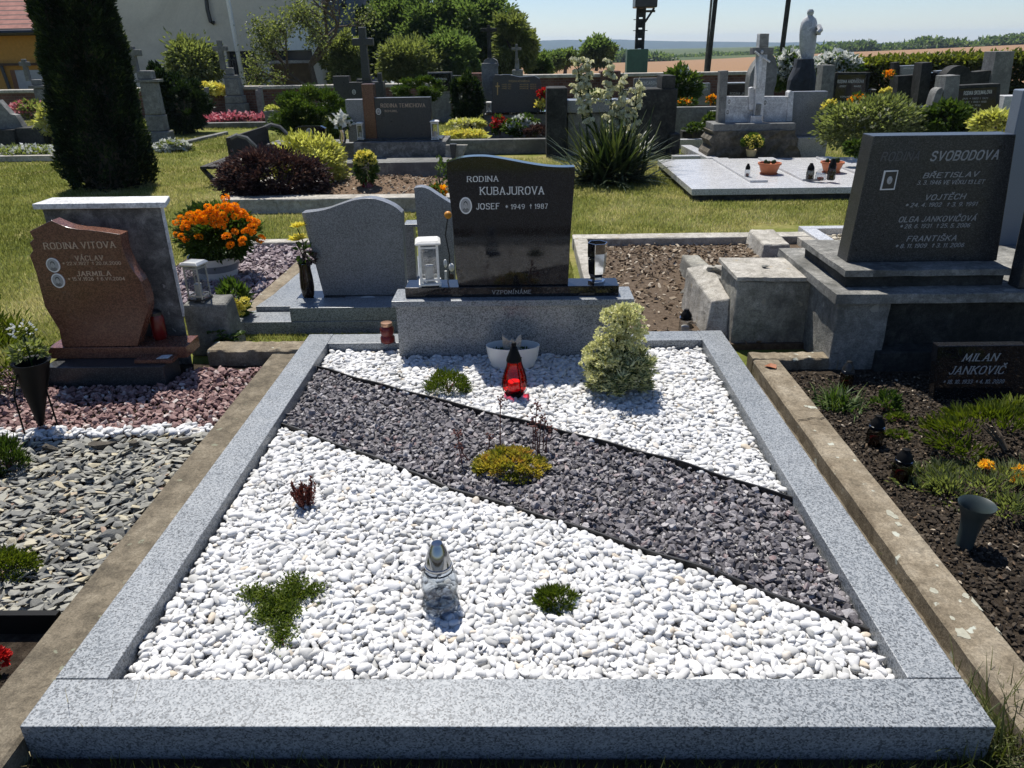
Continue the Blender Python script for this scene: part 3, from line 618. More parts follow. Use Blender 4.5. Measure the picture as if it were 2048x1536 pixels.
# plants in the pebbles ---------------------------------------------
def sedum(label, px, py, rx_px, hpx, n, leaf, mat, name='sedum_plant', z=.085, group=None, k=None, wid=.45, ry=.8, lo=0, up=.7, spread=.12):
    c = g(px, py, z); r = (hx(px+rx_px, c.y, py)-hx(px-rx_px, c.y, py))/2; hh = hz(px, py-hpx, c.y)-z
    return bush(name, label, 'plant', (c.x, c.y, z), (r, r*ry, hh), n, leaf, mat, k or 50, spread, group, lo, .75, 'stem_red', wid=wid, upbias=up, twigs=8, base=(c.x, c.y, z-.005))
sedum('dense bright green stonecrop cushion in the rear pebbles left of the bowl', 897, 782, 39, 34, 2400, .016, 'sedum', k=90, wid=.28, up=1.2)
sedum('round green stonecrop tuft in the front pebbles right of the clear lantern', 1112, 1206, 36, 22, 1500, .014, 'sedum', wid=.3, k=60)
# triangular creeping sedum
t = root('sedum_plant', 'three cornered mat of green stonecrop spreading left of the clear lantern', 'plant', g(562, 1215, .085)); TR = [g(*q, .09) for q in [(498, 1188), (592, 1165), (634, 1185), (582, 1232), (566, 1290), (525, 1240)]]
cen = g(558, 1205, .09); pts = []
for i in range(3600):
    a = TR[random.randrange(6)]; q = cen.lerp(a, min(1, random.random()**.6*1.0)); pts.append((q.x+random.gauss(0, .018), q.y+random.gauss(0, .018), .09+random.random()*.03*(1-.6*(q-cen).length/.2)))
pts = np.array(pts); V, F = kites(pts, rng.normal(size=(len(pts), 3))+np.array([0, 0, .6]), rng.uniform(.008, .014, len(pts)), .007)
npmesh('foliage', V, F, 'sedum', t, rep2(np.clip(noise2(pts[:, 0]*60, pts[:, 1]*60)*.3+.35+rng.random(len(pts))*.4, 0, 1)))
m = MB()
for q in TR: m.tube([cen-Vector((0, 0, .01)), cen.lerp(q, .5), q], .003, 5)
m.build('stem', 'stem_red', t)
# small red sedum: upright leafy stems
c = g(613, 1012, .085); t = root('sedum_plant', 'small dark red stonecrop with upright stems alone in the front pebbles', 'plant', c)
hh = hz(613, 966, c.y)-.085; P, D = [], []; m = MB()
for i in range(34):
    a, r = random.uniform(0, 6.28), random.random()**.5*.05; b = c+Vector((r*.5*math.cos(a), r*.4*math.sin(a), -.005)); e = c+Vector((r*1.1*math.cos(a), r*1.0*math.sin(a), hh*random.uniform(.6, 1))); m.tube([b, e], .0018, 4)
    for j in range(26):
        f = random.random()**.6; q = b.lerp(e, f); P.append(q); an = random.uniform(0, 6.28); D.append((math.cos(an), math.sin(an), .5+f))
V, F = kites(np.array([p[:] for p in P]), np.array(D), .012, .006); npmesh('foliage', V, F, 'sedum_red', t, rep2(rng.random(len(P)))); m.build('stem', 'stem_red', t)
# yellow sedum with dry stalks
c = g(1022, 945, .09); t = root('sedum_plant', 'yellow green stonecrop with tall thin red seed stalks in the slate band', 'plant', c)
P, D, ct = clumped(3000, (c.x, c.y+.03, .09), (.125, .10, .06), 46, .085, .75, 0); V, F = kites(P, D+np.array([0, 0, .6]), rng.uniform(.012, .022, len(P)), .010)
npmesh('foliage', V, F, 'sedum_yellow', t, rep2(np.clip(ct*.7+rng.random(len(P))*.3, 0, 1)))
for (bx, by, ex, ey) in [(1001, 915, 1001, 796), (1070, 900, 1074, 806), (1078, 905, 1082, 830), (1066, 895, 1066, 835), (1086, 900, 1090, 840), (925, 930, 915, 860), (940, 925, 918, 890), (1075, 915, 1070, 850), (975, 905, 978, 870), (1092, 905, 1100, 852)]:
    b = g(bx, by, .09); e = h(ex, ey, b.y+.01); m = MB(); m.tube([b, b.lerp(e, .5)+Vector((random.uniform(-.006, .006), 0, 0)), e], [.0028, .0024, .0018], 5)
    for i in range(14): m.ell(e+Vector((random.gauss(0, .010), random.gauss(0, .008), random.gauss(-.01, .013))), (.0045, .0045, .004), 5, 3)
    m.build('seed_stalk', 'stem_red', t)
# spurge: variegated bush with pale flower heads
c = g(1245, 800, .085); Yc = c.y+.09; r = (hx(1322, Yc, 740)-hx(1165, Yc, 740))/2; cx = hx(1244, Yc, 740); zt = hz(1245, 612, Yc)
t = root('spurge_plant', 'variegated shrub crowded with pale yellow flower heads right of the granite block', 'plant', (cx, Yc, .085))
P, D, T = [], [], []; m = MB()
for i in range(85):
    a, rr = random.uniform(0, 6.28), random.random()**.5; b = Vector((cx, Yc, .085)); e = Vector((cx+r*.86*rr*math.cos(a), Yc+r*.75*rr*math.sin(a), .085+random.uniform(.05, .23)*(1.25-rr*.55)))
    m.tube([b, b.lerp(e, .6)+Vector((0, 0, .015)), e], .003, 4); ax = (e-b).normalized()+Vector((0, 0, .4))
    for j in range(44):
        an = random.uniform(0, 6.28); dd = Vector((math.cos(an), math.sin(an), random.uniform(-.5, .5)))+ax*random.uniform(.1, .8); P.append((e-ax*random.random()*.035)[:]); D.append(dd[:]); T.append(random.random())
V, F = kites(np.array(P), np.array(D), rng.uniform(.03, .055, len(P)), .0085, droop=.1); npmesh('foliage', V, F, 'spurge', t, rep2(np.array(T)))
def head(hc, rr, n=26):
    P, d = ball(n, (rr, rr, rr*.8), .5, -.3); return P+np.array(hc), d
HP = [(1213, 618), (1245, 608), (1280, 613), (1287, 645), (1288, 690), (1272, 715), (1262, 750), (1220, 768), (1178, 764), (1163, 730), (1172, 696), (1200, 668)]
def inpoly(x, y):
    r = False
    for k in range(len(HP)):
        (x0, y0), (x1, y1) = HP[k], HP[k-1]
        if (y0 > y) != (y1 > y) and x < (x1-x0)*(y-y0)/(y1-y0)+x0: r = not r
    return r
i = 0
while i < 99:
    px, py = random.uniform(1165, 1290), random.uniform(606, 765)
    if not inpoly(px, py): continue
    i += 1; zrel = (765-py)/160
    hc = h(px, py, Yc+random.uniform(-.11, .09)*(1-.45*zrel)); P, D = head(hc, .0185, 36)
    V, F = kites(P, D+np.array([0, 0, .3]), .014, .013, fold=.1); npmesh('flower_head', V, F, 'spurge_head', t, rep2(rng.random(len(P))))
    if i % 2 == 0: m.tube([(cx, Yc, .09), hc.lerp(Vector((cx, Yc, hc.z)), .4), hc], .0028, 4)
m.build('stem', 'leaf', t)
PP, DD = [], []
while len(PP) < 75:
    px, py = random.uniform(1165, 1290), random.uniform(606, 768)
    if not inpoly(px, py): continue
    hc = h(px, py, Yc+random.uniform(-.12, .09)*(1-.45*(765-py)/160)); P, D = head(hc, .0185, 36); PP.append(P); DD.append(D)
P, D = np.concatenate(PP), np.concatenate(DD); V, F = kites(P, D+np.array([0, 0, .3]), .014, .013, fold=.1); stuff(npmesh('flower_heads', V, F, 'spurge_head', t, rep2(rng.random(len(P)))))
# ================================================================= LEFT GRAVE (brown stone)
def rough_bar(mb, x0, x1, y0, y1, z0, z1, n=24, amp=.006, axis=1):
    """kerb bar with slightly worn edges"""
    R = []
    for i in range(n+1):
        f = i/n; a = [random.uniform(-amp, amp) for _ in range(6)]
        if axis == 1:
            y = y0+(y1-y0)*f; R.append([(x0+a[0], y, z0), (x1+a[1], y, z0), (x1+a[1], y, z1-.008+a[5]*.4), (x1-.008+a[2]*.5, y, z1+a[3]*.5), (x0+.008+a[2]*.5, y, z1+a[4]*.5), (x0+a[0], y, z1-.008)])
        else:
            x = x0+(x1-x0)*f; R.append([(x, y0+a[0], z0), (x, y1+a[1], z0), (x, y1+a[1], z1-.008), (x, y1-.008+a[2]*.5, z1+a[3]*.5), (x, y0+.008+a[2]*.5, z1+a[4]*.5), (x, y0+a[0], z1-.008)])
    return mb.loft(R)
t = root('concrete_kerb', 'old brown concrete kerb along the left side of the pale granite kerb', 'kerb', (-1.3, 2.5, 0))
rough_bar(MB(), -1.358, -1.2055, 1.02, 3.72, -.02, .098, amp=.0015).build('side_bar', 'concrete_mossy', t, smooth=True)
rough_bar(MB(), -1.70, -1.2055, 3.722, 3.86, -.02, .118, axis=0).build('back_bar', 'concrete', t, smooth=True)
mb = MB(); mb.box(-2.9, -1.36, 1.0, 3.75, -.05, .03); struct(mb.build('plot_soil', 'soil'))
YS = 3.424
t = root('headstone', 'brown granite headstone of the VITOVA family with a stepped top and two portraits', 'headstone', (-2.1, 3.6, .03))
MB().box(-2.40, -1.80, YS, 3.60, .03, .153).build('lower_step', 'granite_dark', t, .004)
MB().box(-2.43, -1.72, 3.537, 3.70, .1535, .214).build('upper_step', 'granite_brown', t, .003)
YV = 3.544
pts = [(125, 694), (118, 659), (90, 614), (72, 545), (59, 511), (66, 501), (59, 486), (67, 478), (59, 463), (102, 441)]+smoothpoly([(104, 442), (130, 453), (155, 458.5), (175, 460), (205, 463.5), (241, 469)], 4)+smoothpoly([(241, 469), (246, 500), (262, 535), (282, 564), (294, 600), (294, 625), (286, 652), (275, 692)], 4)
vt = MB().prism([(x, max(z, .2145)) for x, z in pxpoly(pts, YV)], YV, YV+.075).build('tablet', 'granite_brown', t, .002)
text(vt, 'RODINA VITOVA', (90, 498), (231, 495), 12, YV, 'letter_gold', serif=True)
text(vt, 'VÁCLAV', (152, 521), (207, 520), 9, YV, 'letter_gold', serif=True)
text(vt, '* 22.V.1927  + 20.IX.2000', (127, 530), (242, 529), 6, YV, 'letter_gold')
text(vt, 'JARMILA', (155, 552), (222, 551), 9, YV, 'letter_gold', serif=True)
text(vt, '* 15.V.1926  + 6.VII.2004', (138, 561), (250, 560), 6, YV, 'letter_gold')
portrait(vt, (107, 530), 13.5, 14.5, YV); portrait(vt, (117, 561), 13, 14.5, YV)
YW = 3.76; t = root('memorial_slab', 'tall stained rendered slab with a white cap behind the brown headstone', 'stone slab', (-2.15, YW, .05))
A = [(80, 420), (322, 414), (366, 614), (366, 690), (125, 690)]
P = pxpoly(A, YW); xl, xr = P[0][0], P[2][0]; zt = P[1][1]
TH, SK = .125, .055
MB().prismz([(xl+.01, YW), (xr-.012, YW), (xr-.012-SK, YW+TH-.003), (xl+.01, YW+TH-.003)], .02, zt).build('slab', 'slab_stain', t, .004)
MB().prismz([(xr-.0115, YW-.003), (xr, YW-.004), (xr-SK, YW+TH), (xr-.0115-SK, YW+TH)], .30, zt).build('side_render', 'white_paint', t)
x0, x1 = h(65, 415, YW-.03).x, h(326, 411, YW-.03).x
MB().prismz([(x0, YW-.03), (x1+.012, YW-.03), (x1+.012-SK, YW+TH+.025), (x0, YW+TH+.025)], zt+.0005, zt+.028).build('cap', 'white_paint', t, .004)
# block with square lantern
t = root('stone_block', 'grey weathered stone block carrying a square lantern beside the stained slab', 'stone block', (-1.78, 4.05, 0))
zb = hz(372, 604, 3.95); x0, x1 = hx(372, 3.95, 640), hx(458, 3.95, 640)
MB().loft([[(x0-.0, 3.93, 0), (x1, 3.93, 0), (x1+.02, 4.12, 0), (x0, 4.12, 0)], [(x0-.01, 3.95, zb-.02), (x1-.01, 3.96, zb-.02), (x1-.01, 4.1, zb), (x0, 4.1, zb)]]).build('block_body', 'concrete_grey', t, .012)
p = g(398, 598, zb); lh = hz(398, 527, p.y)-zb
frame_lantern('grave_lantern', 'squat square silver lantern on the weathered stone block', (p.x, 4.02, zb-.008), .088, lh+.02, plain('brushed_grey_metal', (.42, .42, .4), .35, .6), 'box lanterns on the graves', base='dark_metal', glassmat='glass', rotz=-.2)
# red glass in the gap
p = g(345, 690, .15); t = root('candle_lantern', 'dark red cylinder candle standing in the shade right of the brown headstone', 'candle lantern', (p.x-.02, 3.66, .214))
MB().lathe((p.x-.02, 3.66, .214), [(.03, 0), (.036, .01), (.036, .11), (.03, .13)], 22).build('glass_body', 'red_plastic', t, smooth=True)
MB().lathe((p.x-.02, 3.66, .344), [(.032, 0), (.032, .015), (.01, .03)], 22).build('cap', 'dark_metal', t, smooth=True)
p = g(318, 690, .214); c = MB(); c.box(p.x-.09, p.x+.10, 3.46, 3.60, .1535, .175)
c2 = MB(); c2.prismz([(p.x+.02, 3.47), (p.x+.075, 3.475), (p.x+.08, 3.52), (p.x+.03, 3.515)], .1755, .178)
t = tag(c.build('loose_tile', 'granite_brown', None, .003, loc=(p.x, 3.53, .1535)), 'flat brown tile lying on the step right of the brown headstone', 'tile')
tag(c2.build('paper_card', 'white_paint', None, loc=(p.x+.05, 3.49, .176)), 'small white card on the flat brown tile', 'card')
# gravels
def rg(x0, x1, lo, hi): return lambda x, y: (x > x0) & (x < x1) & (y > lo(x)) & (y < hi(x))
redlo = lambda x: 2.93+.0*x; 
RED = chip_shapes(18, 12, .6, .8)
gravel('red_gravel', (-2.75, -1.36, 2.8, 3.62), .024, lambda x, y: (x < -1.372) & (y > 2.965+.05*(x+1.4)) & (y < 3.7) & ~((x > -2.42) & (x < -1.78) & (y > 3.41)), .052, RED, .0165, 'redstone', .4, False, .4, .008)
gravel('white_pebble_line', (-2.6, -1.36, 2.7, 3.05), .024, lambda x, y: (x < -1.372) & (y < 2.965+.05*(x+1.4)) & (y > 2.885+.05*(x+1.4)), .056, PEB, .0185, 'pebble', .35, True, .6, .011)
SCH = chip_shapes(22, 12, .2, .5)
gravel('schist_chip_bed', (-2.6, -1.36, 1.715, 2.9), .025, lambda x, y: (x < -1.368) & (y < 2.86+.05*(x+1.4)) & (y > 1.725), .056, SCH, .0285, 'schist', .33, False, .8, .012, align=(.25, .5))
for i, (px0, py0, px1, py1, lab) in enumerate([(78, 903, 132, 896, 'long flat slate shard left of the other two edging the schist bed'), (170, 898, 238, 893, 'thick flat slate shard in the middle of the row edging the schist bed'), (255, 894, 285, 890, 'short flat slate shard edging the schist bed'), (335, 888, 392, 884, 'thin flat slate shard beside the brown concrete kerb')]):
    a, b = g(px0, py0, .065), g(px1, py1, .065); m = MB(); n = (b-a).normalized(); q = Vector((-n.y, n.x, 0))
    P = []
    for j in range(16): f = random.random(); P.append((a.lerp(b, f)+q*random.uniform(-.022, .022)+Vector((0, 0, random.choice((-.012, .022))+random.uniform(-.003, .003))))[:])
    m.hull(P); tag(m.build('slate_shard', 'rock', None, .002, loc=tuple((a+b)/2)), lab, 'slate shard', 'slate shards edging the schist bed')
t = MB().box(-2.9, -1.362, 1.695, 1.716, .0, .10).build('edging_board', 'black_plastic', None, loc=(-2, 1.7, .03)); tag(t, 'black edging board holding back the schist bed at the front', 'edging board')
# flower holder at left
c = g(82, 850, .07); t = root('flower_vase', 'black cone vase on a spiked stand holding a wilting white plant', 'vase', c)
zt = hz(60, 722, c.y); topc = h(62, 722, c.y); r = (hx(95, c.y, 722)-hx(30, c.y, 722))/2
MB().loft([[(c.x+(topc.x-c.x)*f+rr*math.cos(a), c.y+rr*math.sin(a), c.z+(zt-c.z)*f) for a in np.linspace(0, 2*math.pi, 24, endpoint=False)] for f, rr in ((0, .012), (.1, .018), (.6, r*.72), (.95, r), (1, r*1.1), (.99, r*.9), (.7, r*.6))]).build('cone', 'black_plastic', t, smooth=True)
m = MB()
for a in (0, 2.1, 4.2): m.tube([(c.x+.075*math.cos(a), c.y+.075*math.sin(a), c.z-.02), (c.x+.07*math.cos(a), c.y+.07*math.sin(a), c.z+.17), topc+Vector((r*math.cos(a), r*math.sin(a), -.04))], .004, 5)
m.build('stand', 'black_plastic', t)
P, D = ball(110, (.065, .06, .05), .3, -.3); P = P+np.array(topc+Vector((0, 0, .035))); V, F = kites(P, D+np.array([0, 0, .2]), rng.uniform(.018, .04, len(P)), .02); npmesh('foliage', V, F, 'leaf_willow', t, rep2(rng.random(len(P))))
P, D = ball(34, (.06, .06, .05), .5, -.2); st = np.array([topc.x, topc.y, topc.z+.13]); P = P*np.array([.8, .8, 1])+st; V, F = kites(P, D, .015, .012); npmesh('blossom', V, F, 'white_petal', t, rep2(rng.random(len(P))))
m = MB(); m.tube([topc-Vector((0, 0, .03)), topc+Vector((.002, 0, .12))], .004, 5); m.tube([topc, topc+Vector((.05, 0, .05))], .003, 5); m.build('stem', 'leaf', t)
# small plants at left rim
sedum('dark green needle cushion at the left end of the white pebble line', 15, 940, 38, 52, 1500, .03, 'thuja_green', z=.06, wid=.16, up=1.2, k=60)
sedum('bright yellow green moss cushion low in the schist bed', 12, 1150, 55, 34, 2000, .014, 'conifer_yellow', z=.055, k=90)
bush('conifer_shrub', 'low green conifer at the left edge beside the black cone vase', 'shrub', (g(-5, 800, 0).x-.05, g(-5, 800, 0).y+.05, .2), (.22, .2, .24), 2600, .05, 'conifer_yellow', 60, .14, wid=.2, upbias=.8)
c = g(-4, 1345, .05); t = root('potted_flower', 'bright red blossom at the left rim beside the brown concrete kerb', 'flower', c)
P, D = ball(140, (.03, .03, .022), .6, -.2); P = P+np.array(c+Vector((0, 0, .04))); V, F = kites(P, D, .02, .016); npmesh('blossom', V, F, 'red_petal', t, rep2(rng.random(len(P)))); MB().tube([c-Vector((0, 0, .02)), c+Vector((0, 0, .04))], .004).build('stem', 'leaf', t)

# ================================================================= GREY GRAVE SEEN FROM BEHIND
t = root('grave_steps', 'pale granite grave platform of stacked slabs carrying the two plain grey tablets', 'grave platform', (-1.2, 5.0, 0))
YB = 4.29
P = [g(458, 646, .077), g(800, 640, .077), g(800, 520, .077), g(602, 520, .077)]
x0, x1 = P[0].x, -.70; yb = 5.75; xb = -1.62
MB().prismz([(x0, YB), (x1, YB), (x1, yb), (xb, yb)], -.02, .077).build('lower_slab', 'granite', t, .003)
e = g(511, 613, .11); z2 = .1095
MB().prismz([(e.x, e.y), (x1-.001, e.y), (x1-.001, yb-.05), (xb+.1, yb-.05)], .0775, .1095).build('upper_slab', 'granite', t, .003)
e2 = g(582, 643, .0775); zt = hz(582, 618, e2.y)
MB().box(e2.x, x1+.03, e2.y, e.y-.001, .0776, zt+.006).build('step_block', 'granite', t, .003)
e3 = g(594, 612, .1095); Yd = e3.y+.01
z3 = hz(594, 597, Yd); xd0, xd1 = hx(594, Yd, 605), hx(688, Yd, 605)
MB().box(xd0, xd1, Yd, Yd+.16, .11, z3).build('dark_base', 'granite_black', t, .002)
MB().box(xd1+.002, x1+.06, Yd+.01, Yd+.2, .11, z3-.005).build('light_base', 'granite', t, .002)
YG = Yd+.05
t = root('headstone', 'plain grey granite tablet with a wavy top, seen from behind, beside the yellow lilies', 'headstone', (h(720, 590, YG).x, YG, .1))
ol = smoothpoly([(603, 426), (630, 423), (655, 418), (680, 409), (705, 401), (730, 397), (750, 398), (772, 405), (790, 414), (804, 426)], 4)
pp = pxpoly([(648, 594)]+ol+[(812, 592)], YG); pp = [(x, max(z, z3+.001)) for x, z in pp]
MB().prism(pp, YG, YG+.09).build('tablet', 'granite_grey', t, .002)
YG2 = 4.95
t = root('headstone', 'narrow plain grey tablet with a sloping top half hidden by the black headstone', 'headstone', (h(870, 570, YG2).x, YG2, .1))
ol = smoothpoly([(828, 376), (842, 374), (858, 379), (875, 390), (905, 409)], 4)
MB().prism(pxpoly([(846, 590)]+ol+[(912, 590)], YG2), YG2, YG2+.09).build('tablet', 'granite_grey', t, .002)
MB().box(hx(812, YG2+.12, 520), hx(832, YG2+.12, 520), YG2+.1, YG2+.2, .1, hz(815, 452, YG2+.12)).build('column', 'granite_grey', t, .002)
MB().box(hx(808, YG2+.1, 450), hx(836, YG2+.1, 450), YG2+.08, YG2+.22, hz(815, 452, YG2+.12)+.0005, hz(815, 446, YG2+.12)).build('column_cap', 'granite', t, .004)
# lily vase
c = g(618, 590, z3); yv = Yd+.03
t = root('flower_vase', 'dark glazed vase of yellow lilies beside the plain grey tablet', 'vase', (hx(617, yv, 590), yv, z3)); x = hx(617, yv, 590); hh = hz(614, 526, yv)-z3
MB().lathe((x, yv, z3), [(.03, 0), (.036, .012), (.043, hh*.3), (.04, hh*.6), (.034, hh*.85), (.04, hh), (.034, hh), (.03, hh*.8)], 28).build('vase_body', 'brown_glaze', t, smooth=True)
def lily(parent, c, r, mat='lily', n=7):
    P, D = [], []
    for i in range(n*2): a = i*2*math.pi/n+(.2 if i >= n else 0); P.append(c); D.append((math.cos(a), math.sin(a), .35 if i < n else .9))
    V, F = kites(np.array([q[:] for q in P]), np.array(D), r, r*.55, up=(0, 0, 1), droop=.1); return npmesh('flower', V, F, mat if mat in M else 'lily', parent, rep2(np.full(len(P), .6)))
M['lily_leaf'] = leafmat('lily_petal', [(0, (.75, .6, .05)), (1, (.85, .78, .2))], .3, .6, (1.1, 1.1, .6))
for (px, py, r) in ((592, 482, .06), (600, 478, .052), (594, 455, .05), (602, 452, .04)): lily(t, h(px, py, yv), r, 'lily_leaf')
m = MB()
for (px, py) in ((592, 484), (595, 458)): m.tube([(x, yv, z3+hh-.05), h((px+617)/2, py+25, yv), h(px, py, yv)], .004, 5)
m.build('stem', 'leaf', t)
P, D = ball(26, (.03, .03, .045), .4); P = P+np.array(h(607, 505, yv)); V, F = kites(P, D, .05, .025); npmesh('foliage', V, F, 'leaf', t, rep2(rng.random(len(P))))
P, D = ball(60, (.028, .028, .03), .6); P = P+np.array(h(620, 515, yv-.02)); V, F = kites(P, D, .03, .02); npmesh('dried_flower', V, F, 'barberry', t, rep2(rng.random(len(P))))
c = g(740, 604, .1095); t = tag(MB().lathe((c.x, Yd-.01, z3-.03), [(.03, 0), (.045, .012), (.05, .03), (.045, .03), (.001, .02)], 24).build('small_dish', 'ceramic', None, smooth=True, loc=(c.x, Yd, z3-.03)), 'small white dish on the light base under the plain grey tablet', 'dish')
# ornaments between the tablets and the black stone
for (px, py0, py1, w, mat, nm, lab) in ((893, 572, 520, 5, 'ceramic', 'grave_ornament', 'slim white figure standing between the grey tablet and the black headstone'), (905, 575, 528, 8, 'brown_glaze', 'small_bottle', 'dark brown bottle with pale cap left of the black headstone')):
    y = 4.25; z0 = hz(px, py0, y); z1 = hz(px, py1, y); x = hx(px, y, py0); r = (hx(px+w, y, py0)-x)
    t = root(nm, lab, 'ornament' if nm != 'small_bottle' else 'bottle', (x, y, .10))
    MB().lathe((x, y, .1), [(r*.8, 0), (r*1.1, .02), (r*1.1, (z1-.1)*.55), (r*.5, (z1-.1)*.72), (r*.5, (z1-.1)*.82)], 16).build('lower_body', mat, t, smooth=True)
    MB().ell((x, y, z1-.02), (r*.7, r*.7, .025)).build('top', 'ceramic', t, smooth=True)
y = 4.3; t = root('solar_stake', 'thin wire stake with an orange ball left of the black headstone', 'stake', (hx(898, y, 570), y, .1))
MB().tube([h(899, 575, y), h(899, 510, y), h(891, 470, y), h(896, 430, y)], .004, 5).build('wire', 'dark_metal', t); MB().ell(h(896, 430, y), (.022, .022, .022)).build('ball', plain('orange_ball', (.6, .25, .02)), t, smooth=True)
# mauve gravel bed and its marigolds
t = root('concrete_kerb', 'grey stone kerb around the mauve gravel bed behind the marigolds', 'kerb', (-2.0, 6.0, 0))
a, b = g(478, 486, .08), g(625, 480, .08)
MB().box(a.x-.1, b.x+.5, a.y, a.y+.13, -.02, .082).build('back_bar', 'concrete_pale', t, .008)
c1, c2 = g(592, 523, .08), g(478, 648, .08)
MB().prismz([(c1.x, c1.y), (c1.x+.12, c1.y), (-1.70, 4.5), (-1.80, 4.5)], -.02, .079).build('side_bar', 'concrete', t, .006)
RED2 = chip_shapes(14, 12, .6, .8)
gravel('mauve_gravel_bed', (-2.75, -1.5, 4.7, 6.5), .036, lambda x, y: (y < 6.38) & (x < -1.83+.16*(y-4.5)) & (x > -2.7), .045, RED2, .024, 'pinkstone', .4, False, .4, .01)
mb = MB(); mb.box(-2.75, -1.55, 4.6, 6.4, -.01, .035); struct(mb.build('plot_soil', 'soil'))
c = g(436, 563, .05); Yp = c.y+.14; t = root('potted_marigolds', 'big striped white pot crowded with orange marigolds', 'potted flowers', (hx(436, Yp, 540), Yp, .04)); cx = hx(434, Yp, 540)
r0 = (hx(484, Yp, 515)-hx(384, Yp, 515))/2; zt = hz(434, 510, Yp)
rb = r0*.72; hh = zt-.04
MB().lathe((cx, Yp, .04), [(rb, 0), (rb*1.04, .012), (rb+(r0-rb)*.4, hh*.4)], 36, cap1=False).build('pot_foot', 'ceramic', t, smooth=True)
MB().lathe((cx, Yp, .04), [(rb+(r0-rb)*.4+.001, hh*.4), (rb+(r0-rb)*.7+.001, hh*.7)], 36, cap0=False, cap1=False).build('pot_band', 'ceramic_grey', t, smooth=True)
MB().lathe((cx, Yp, .04), [(rb+(r0-rb)*.7, hh*.7), (r0, hh), (r0*1.03, hh*1.02), (r0*.93, hh), (r0*.9, hh*.8), (.001, hh*.8)], 36, cap0=False).build('pot_rim', 'ceramic', t, smooth=True)
fc = h(436, 466, Yp); rx = (hx(515, Yp, 450)-hx(355, Yp, 450))/2; rz = (hz(436, 392, Yp)-hz(436, 520, Yp))/2
P, D, ct = clumped(5200, fc, (rx*.82, rx*.7, rz*.72), 70, .13, .7, -.95); V, F = kites(P, D, rng.uniform(.03, .06, len(P)), .02); npmesh('foliage', V, F, 'leaf', t, rep2(np.clip(ct*.4+rng.random(len(P))*.4, 0, 1)))
MB().tube([(cx, Yp, zt-.05), fc], .02).build('stem', 'leaf', t)
def pom(n=110, r=.0235):
    P, D = ball(n, (r, r, r*.75), .75, -.6); return kites(P, D+rng.normal(0, .25, D.shape), r*.55, r*.55, fold=.1, droop=.3)
poms = []
FL = [(362, 436), (352, 445), (370, 455), (363, 472), (373, 478), (398, 474), (355, 470), (380, 430), (372, 447), (392, 430), (400, 440), (405, 432), (412, 425), (416, 414), (424, 421), (433, 425), (437, 414), (452, 412), (457, 418), (468, 413), (475, 420), (482, 425), (462, 420), (445, 430), (420, 447), (430, 440), (440, 440), (448, 440), (443, 452), (406, 443), (415, 436), (433, 450), (390, 440), (471, 433), (488, 430), (497, 462), (506, 466), (503, 440), (513, 444), (490, 463), (453, 473), (470, 463), (461, 490), (485, 480), (484, 488), (505, 453), (451, 396), (521, 478), (398, 425), (428, 434)]
for i, (px, py) in enumerate(FL):
    dx, dz = (px-436)/82, (py-452)/62; dd = max(0, 1-dx*dx-dz*dz)**.5; y = Yp-rx*.85*dd*1.02-.05
    if i < 5:
        V, F = pom(); o = npmesh('flower', V, F, 'orange_petal', t, rep2(np.clip(rng.normal(.5, .2, len(V)//4), 0, 1))); poms.append(o)
        me = o.data; off = Vector(t.location); me.transform(Matrix.Translation(off))
    else:
        o = poms[i % 5].copy(); COL.objects.link(o); o.parent = t
    o.location = h(px, py, y)-t.location; s_ = random.uniform(.75, 1.15); o.scale = (s_,)*3; o.rotation_euler = (random.uniform(.2, .7), random.uniform(-.4, .4), random.uniform(0, 6))
# yellow primroses by the block
t = root('primrose_plant', 'yellow primroses squeezed between the stone block and the pale platform', 'plant', g(472, 640, 0))
y = 4.4
P, D = ball(260, (.07, .07, .1), .4); P = P+np.array(h(468, 600, y)); V, F = kites(P, D+np.array([0, 0, .4]), rng.uniform(.04, .08, len(P)), .03); npmesh('foliage', V, F, 'leaf', t, rep2(rng.random(len(P))))
for (px, py) in ((468, 606), (490, 604), (476, 614), (463, 628), (480, 620)):
    P, D = ball(60, (.022, .018, .02), .6); P = P+np.array(h(px, py, y-.1)); V, F = kites(P, D, .02, .018); npmesh('flower', V, F, 'yellow_petal', t, rep2(rng.random(len(P))))
t = root('strawberry_plant', 'small leafy weed growing by the foot of the pale platform', 'plant', g(455, 690, .05)); c = g(455, 688, .06)
m = MB()
P, D = [], []
for i in range(26):
    a = random.uniform(0, 6.28); e = c+Vector((.09*math.cos(a)*random.random()**.5, .07*math.sin(a)*random.random()**.5, random.uniform(.02, .09))); m.tube([c, e], .0018, 4)
    for j in range(5): P.append(e[:]); D.append((math.cos(a+j-2), math.sin(a+j-2), .3))
V, F = kites(np.array(P), np.array(D), .035, .02, up=(0, 0, 1)); npmesh('foliage', V, F, 'leaf', t, rep2(rng.random(len(P)))); m.build('stem', 'leaf', t)

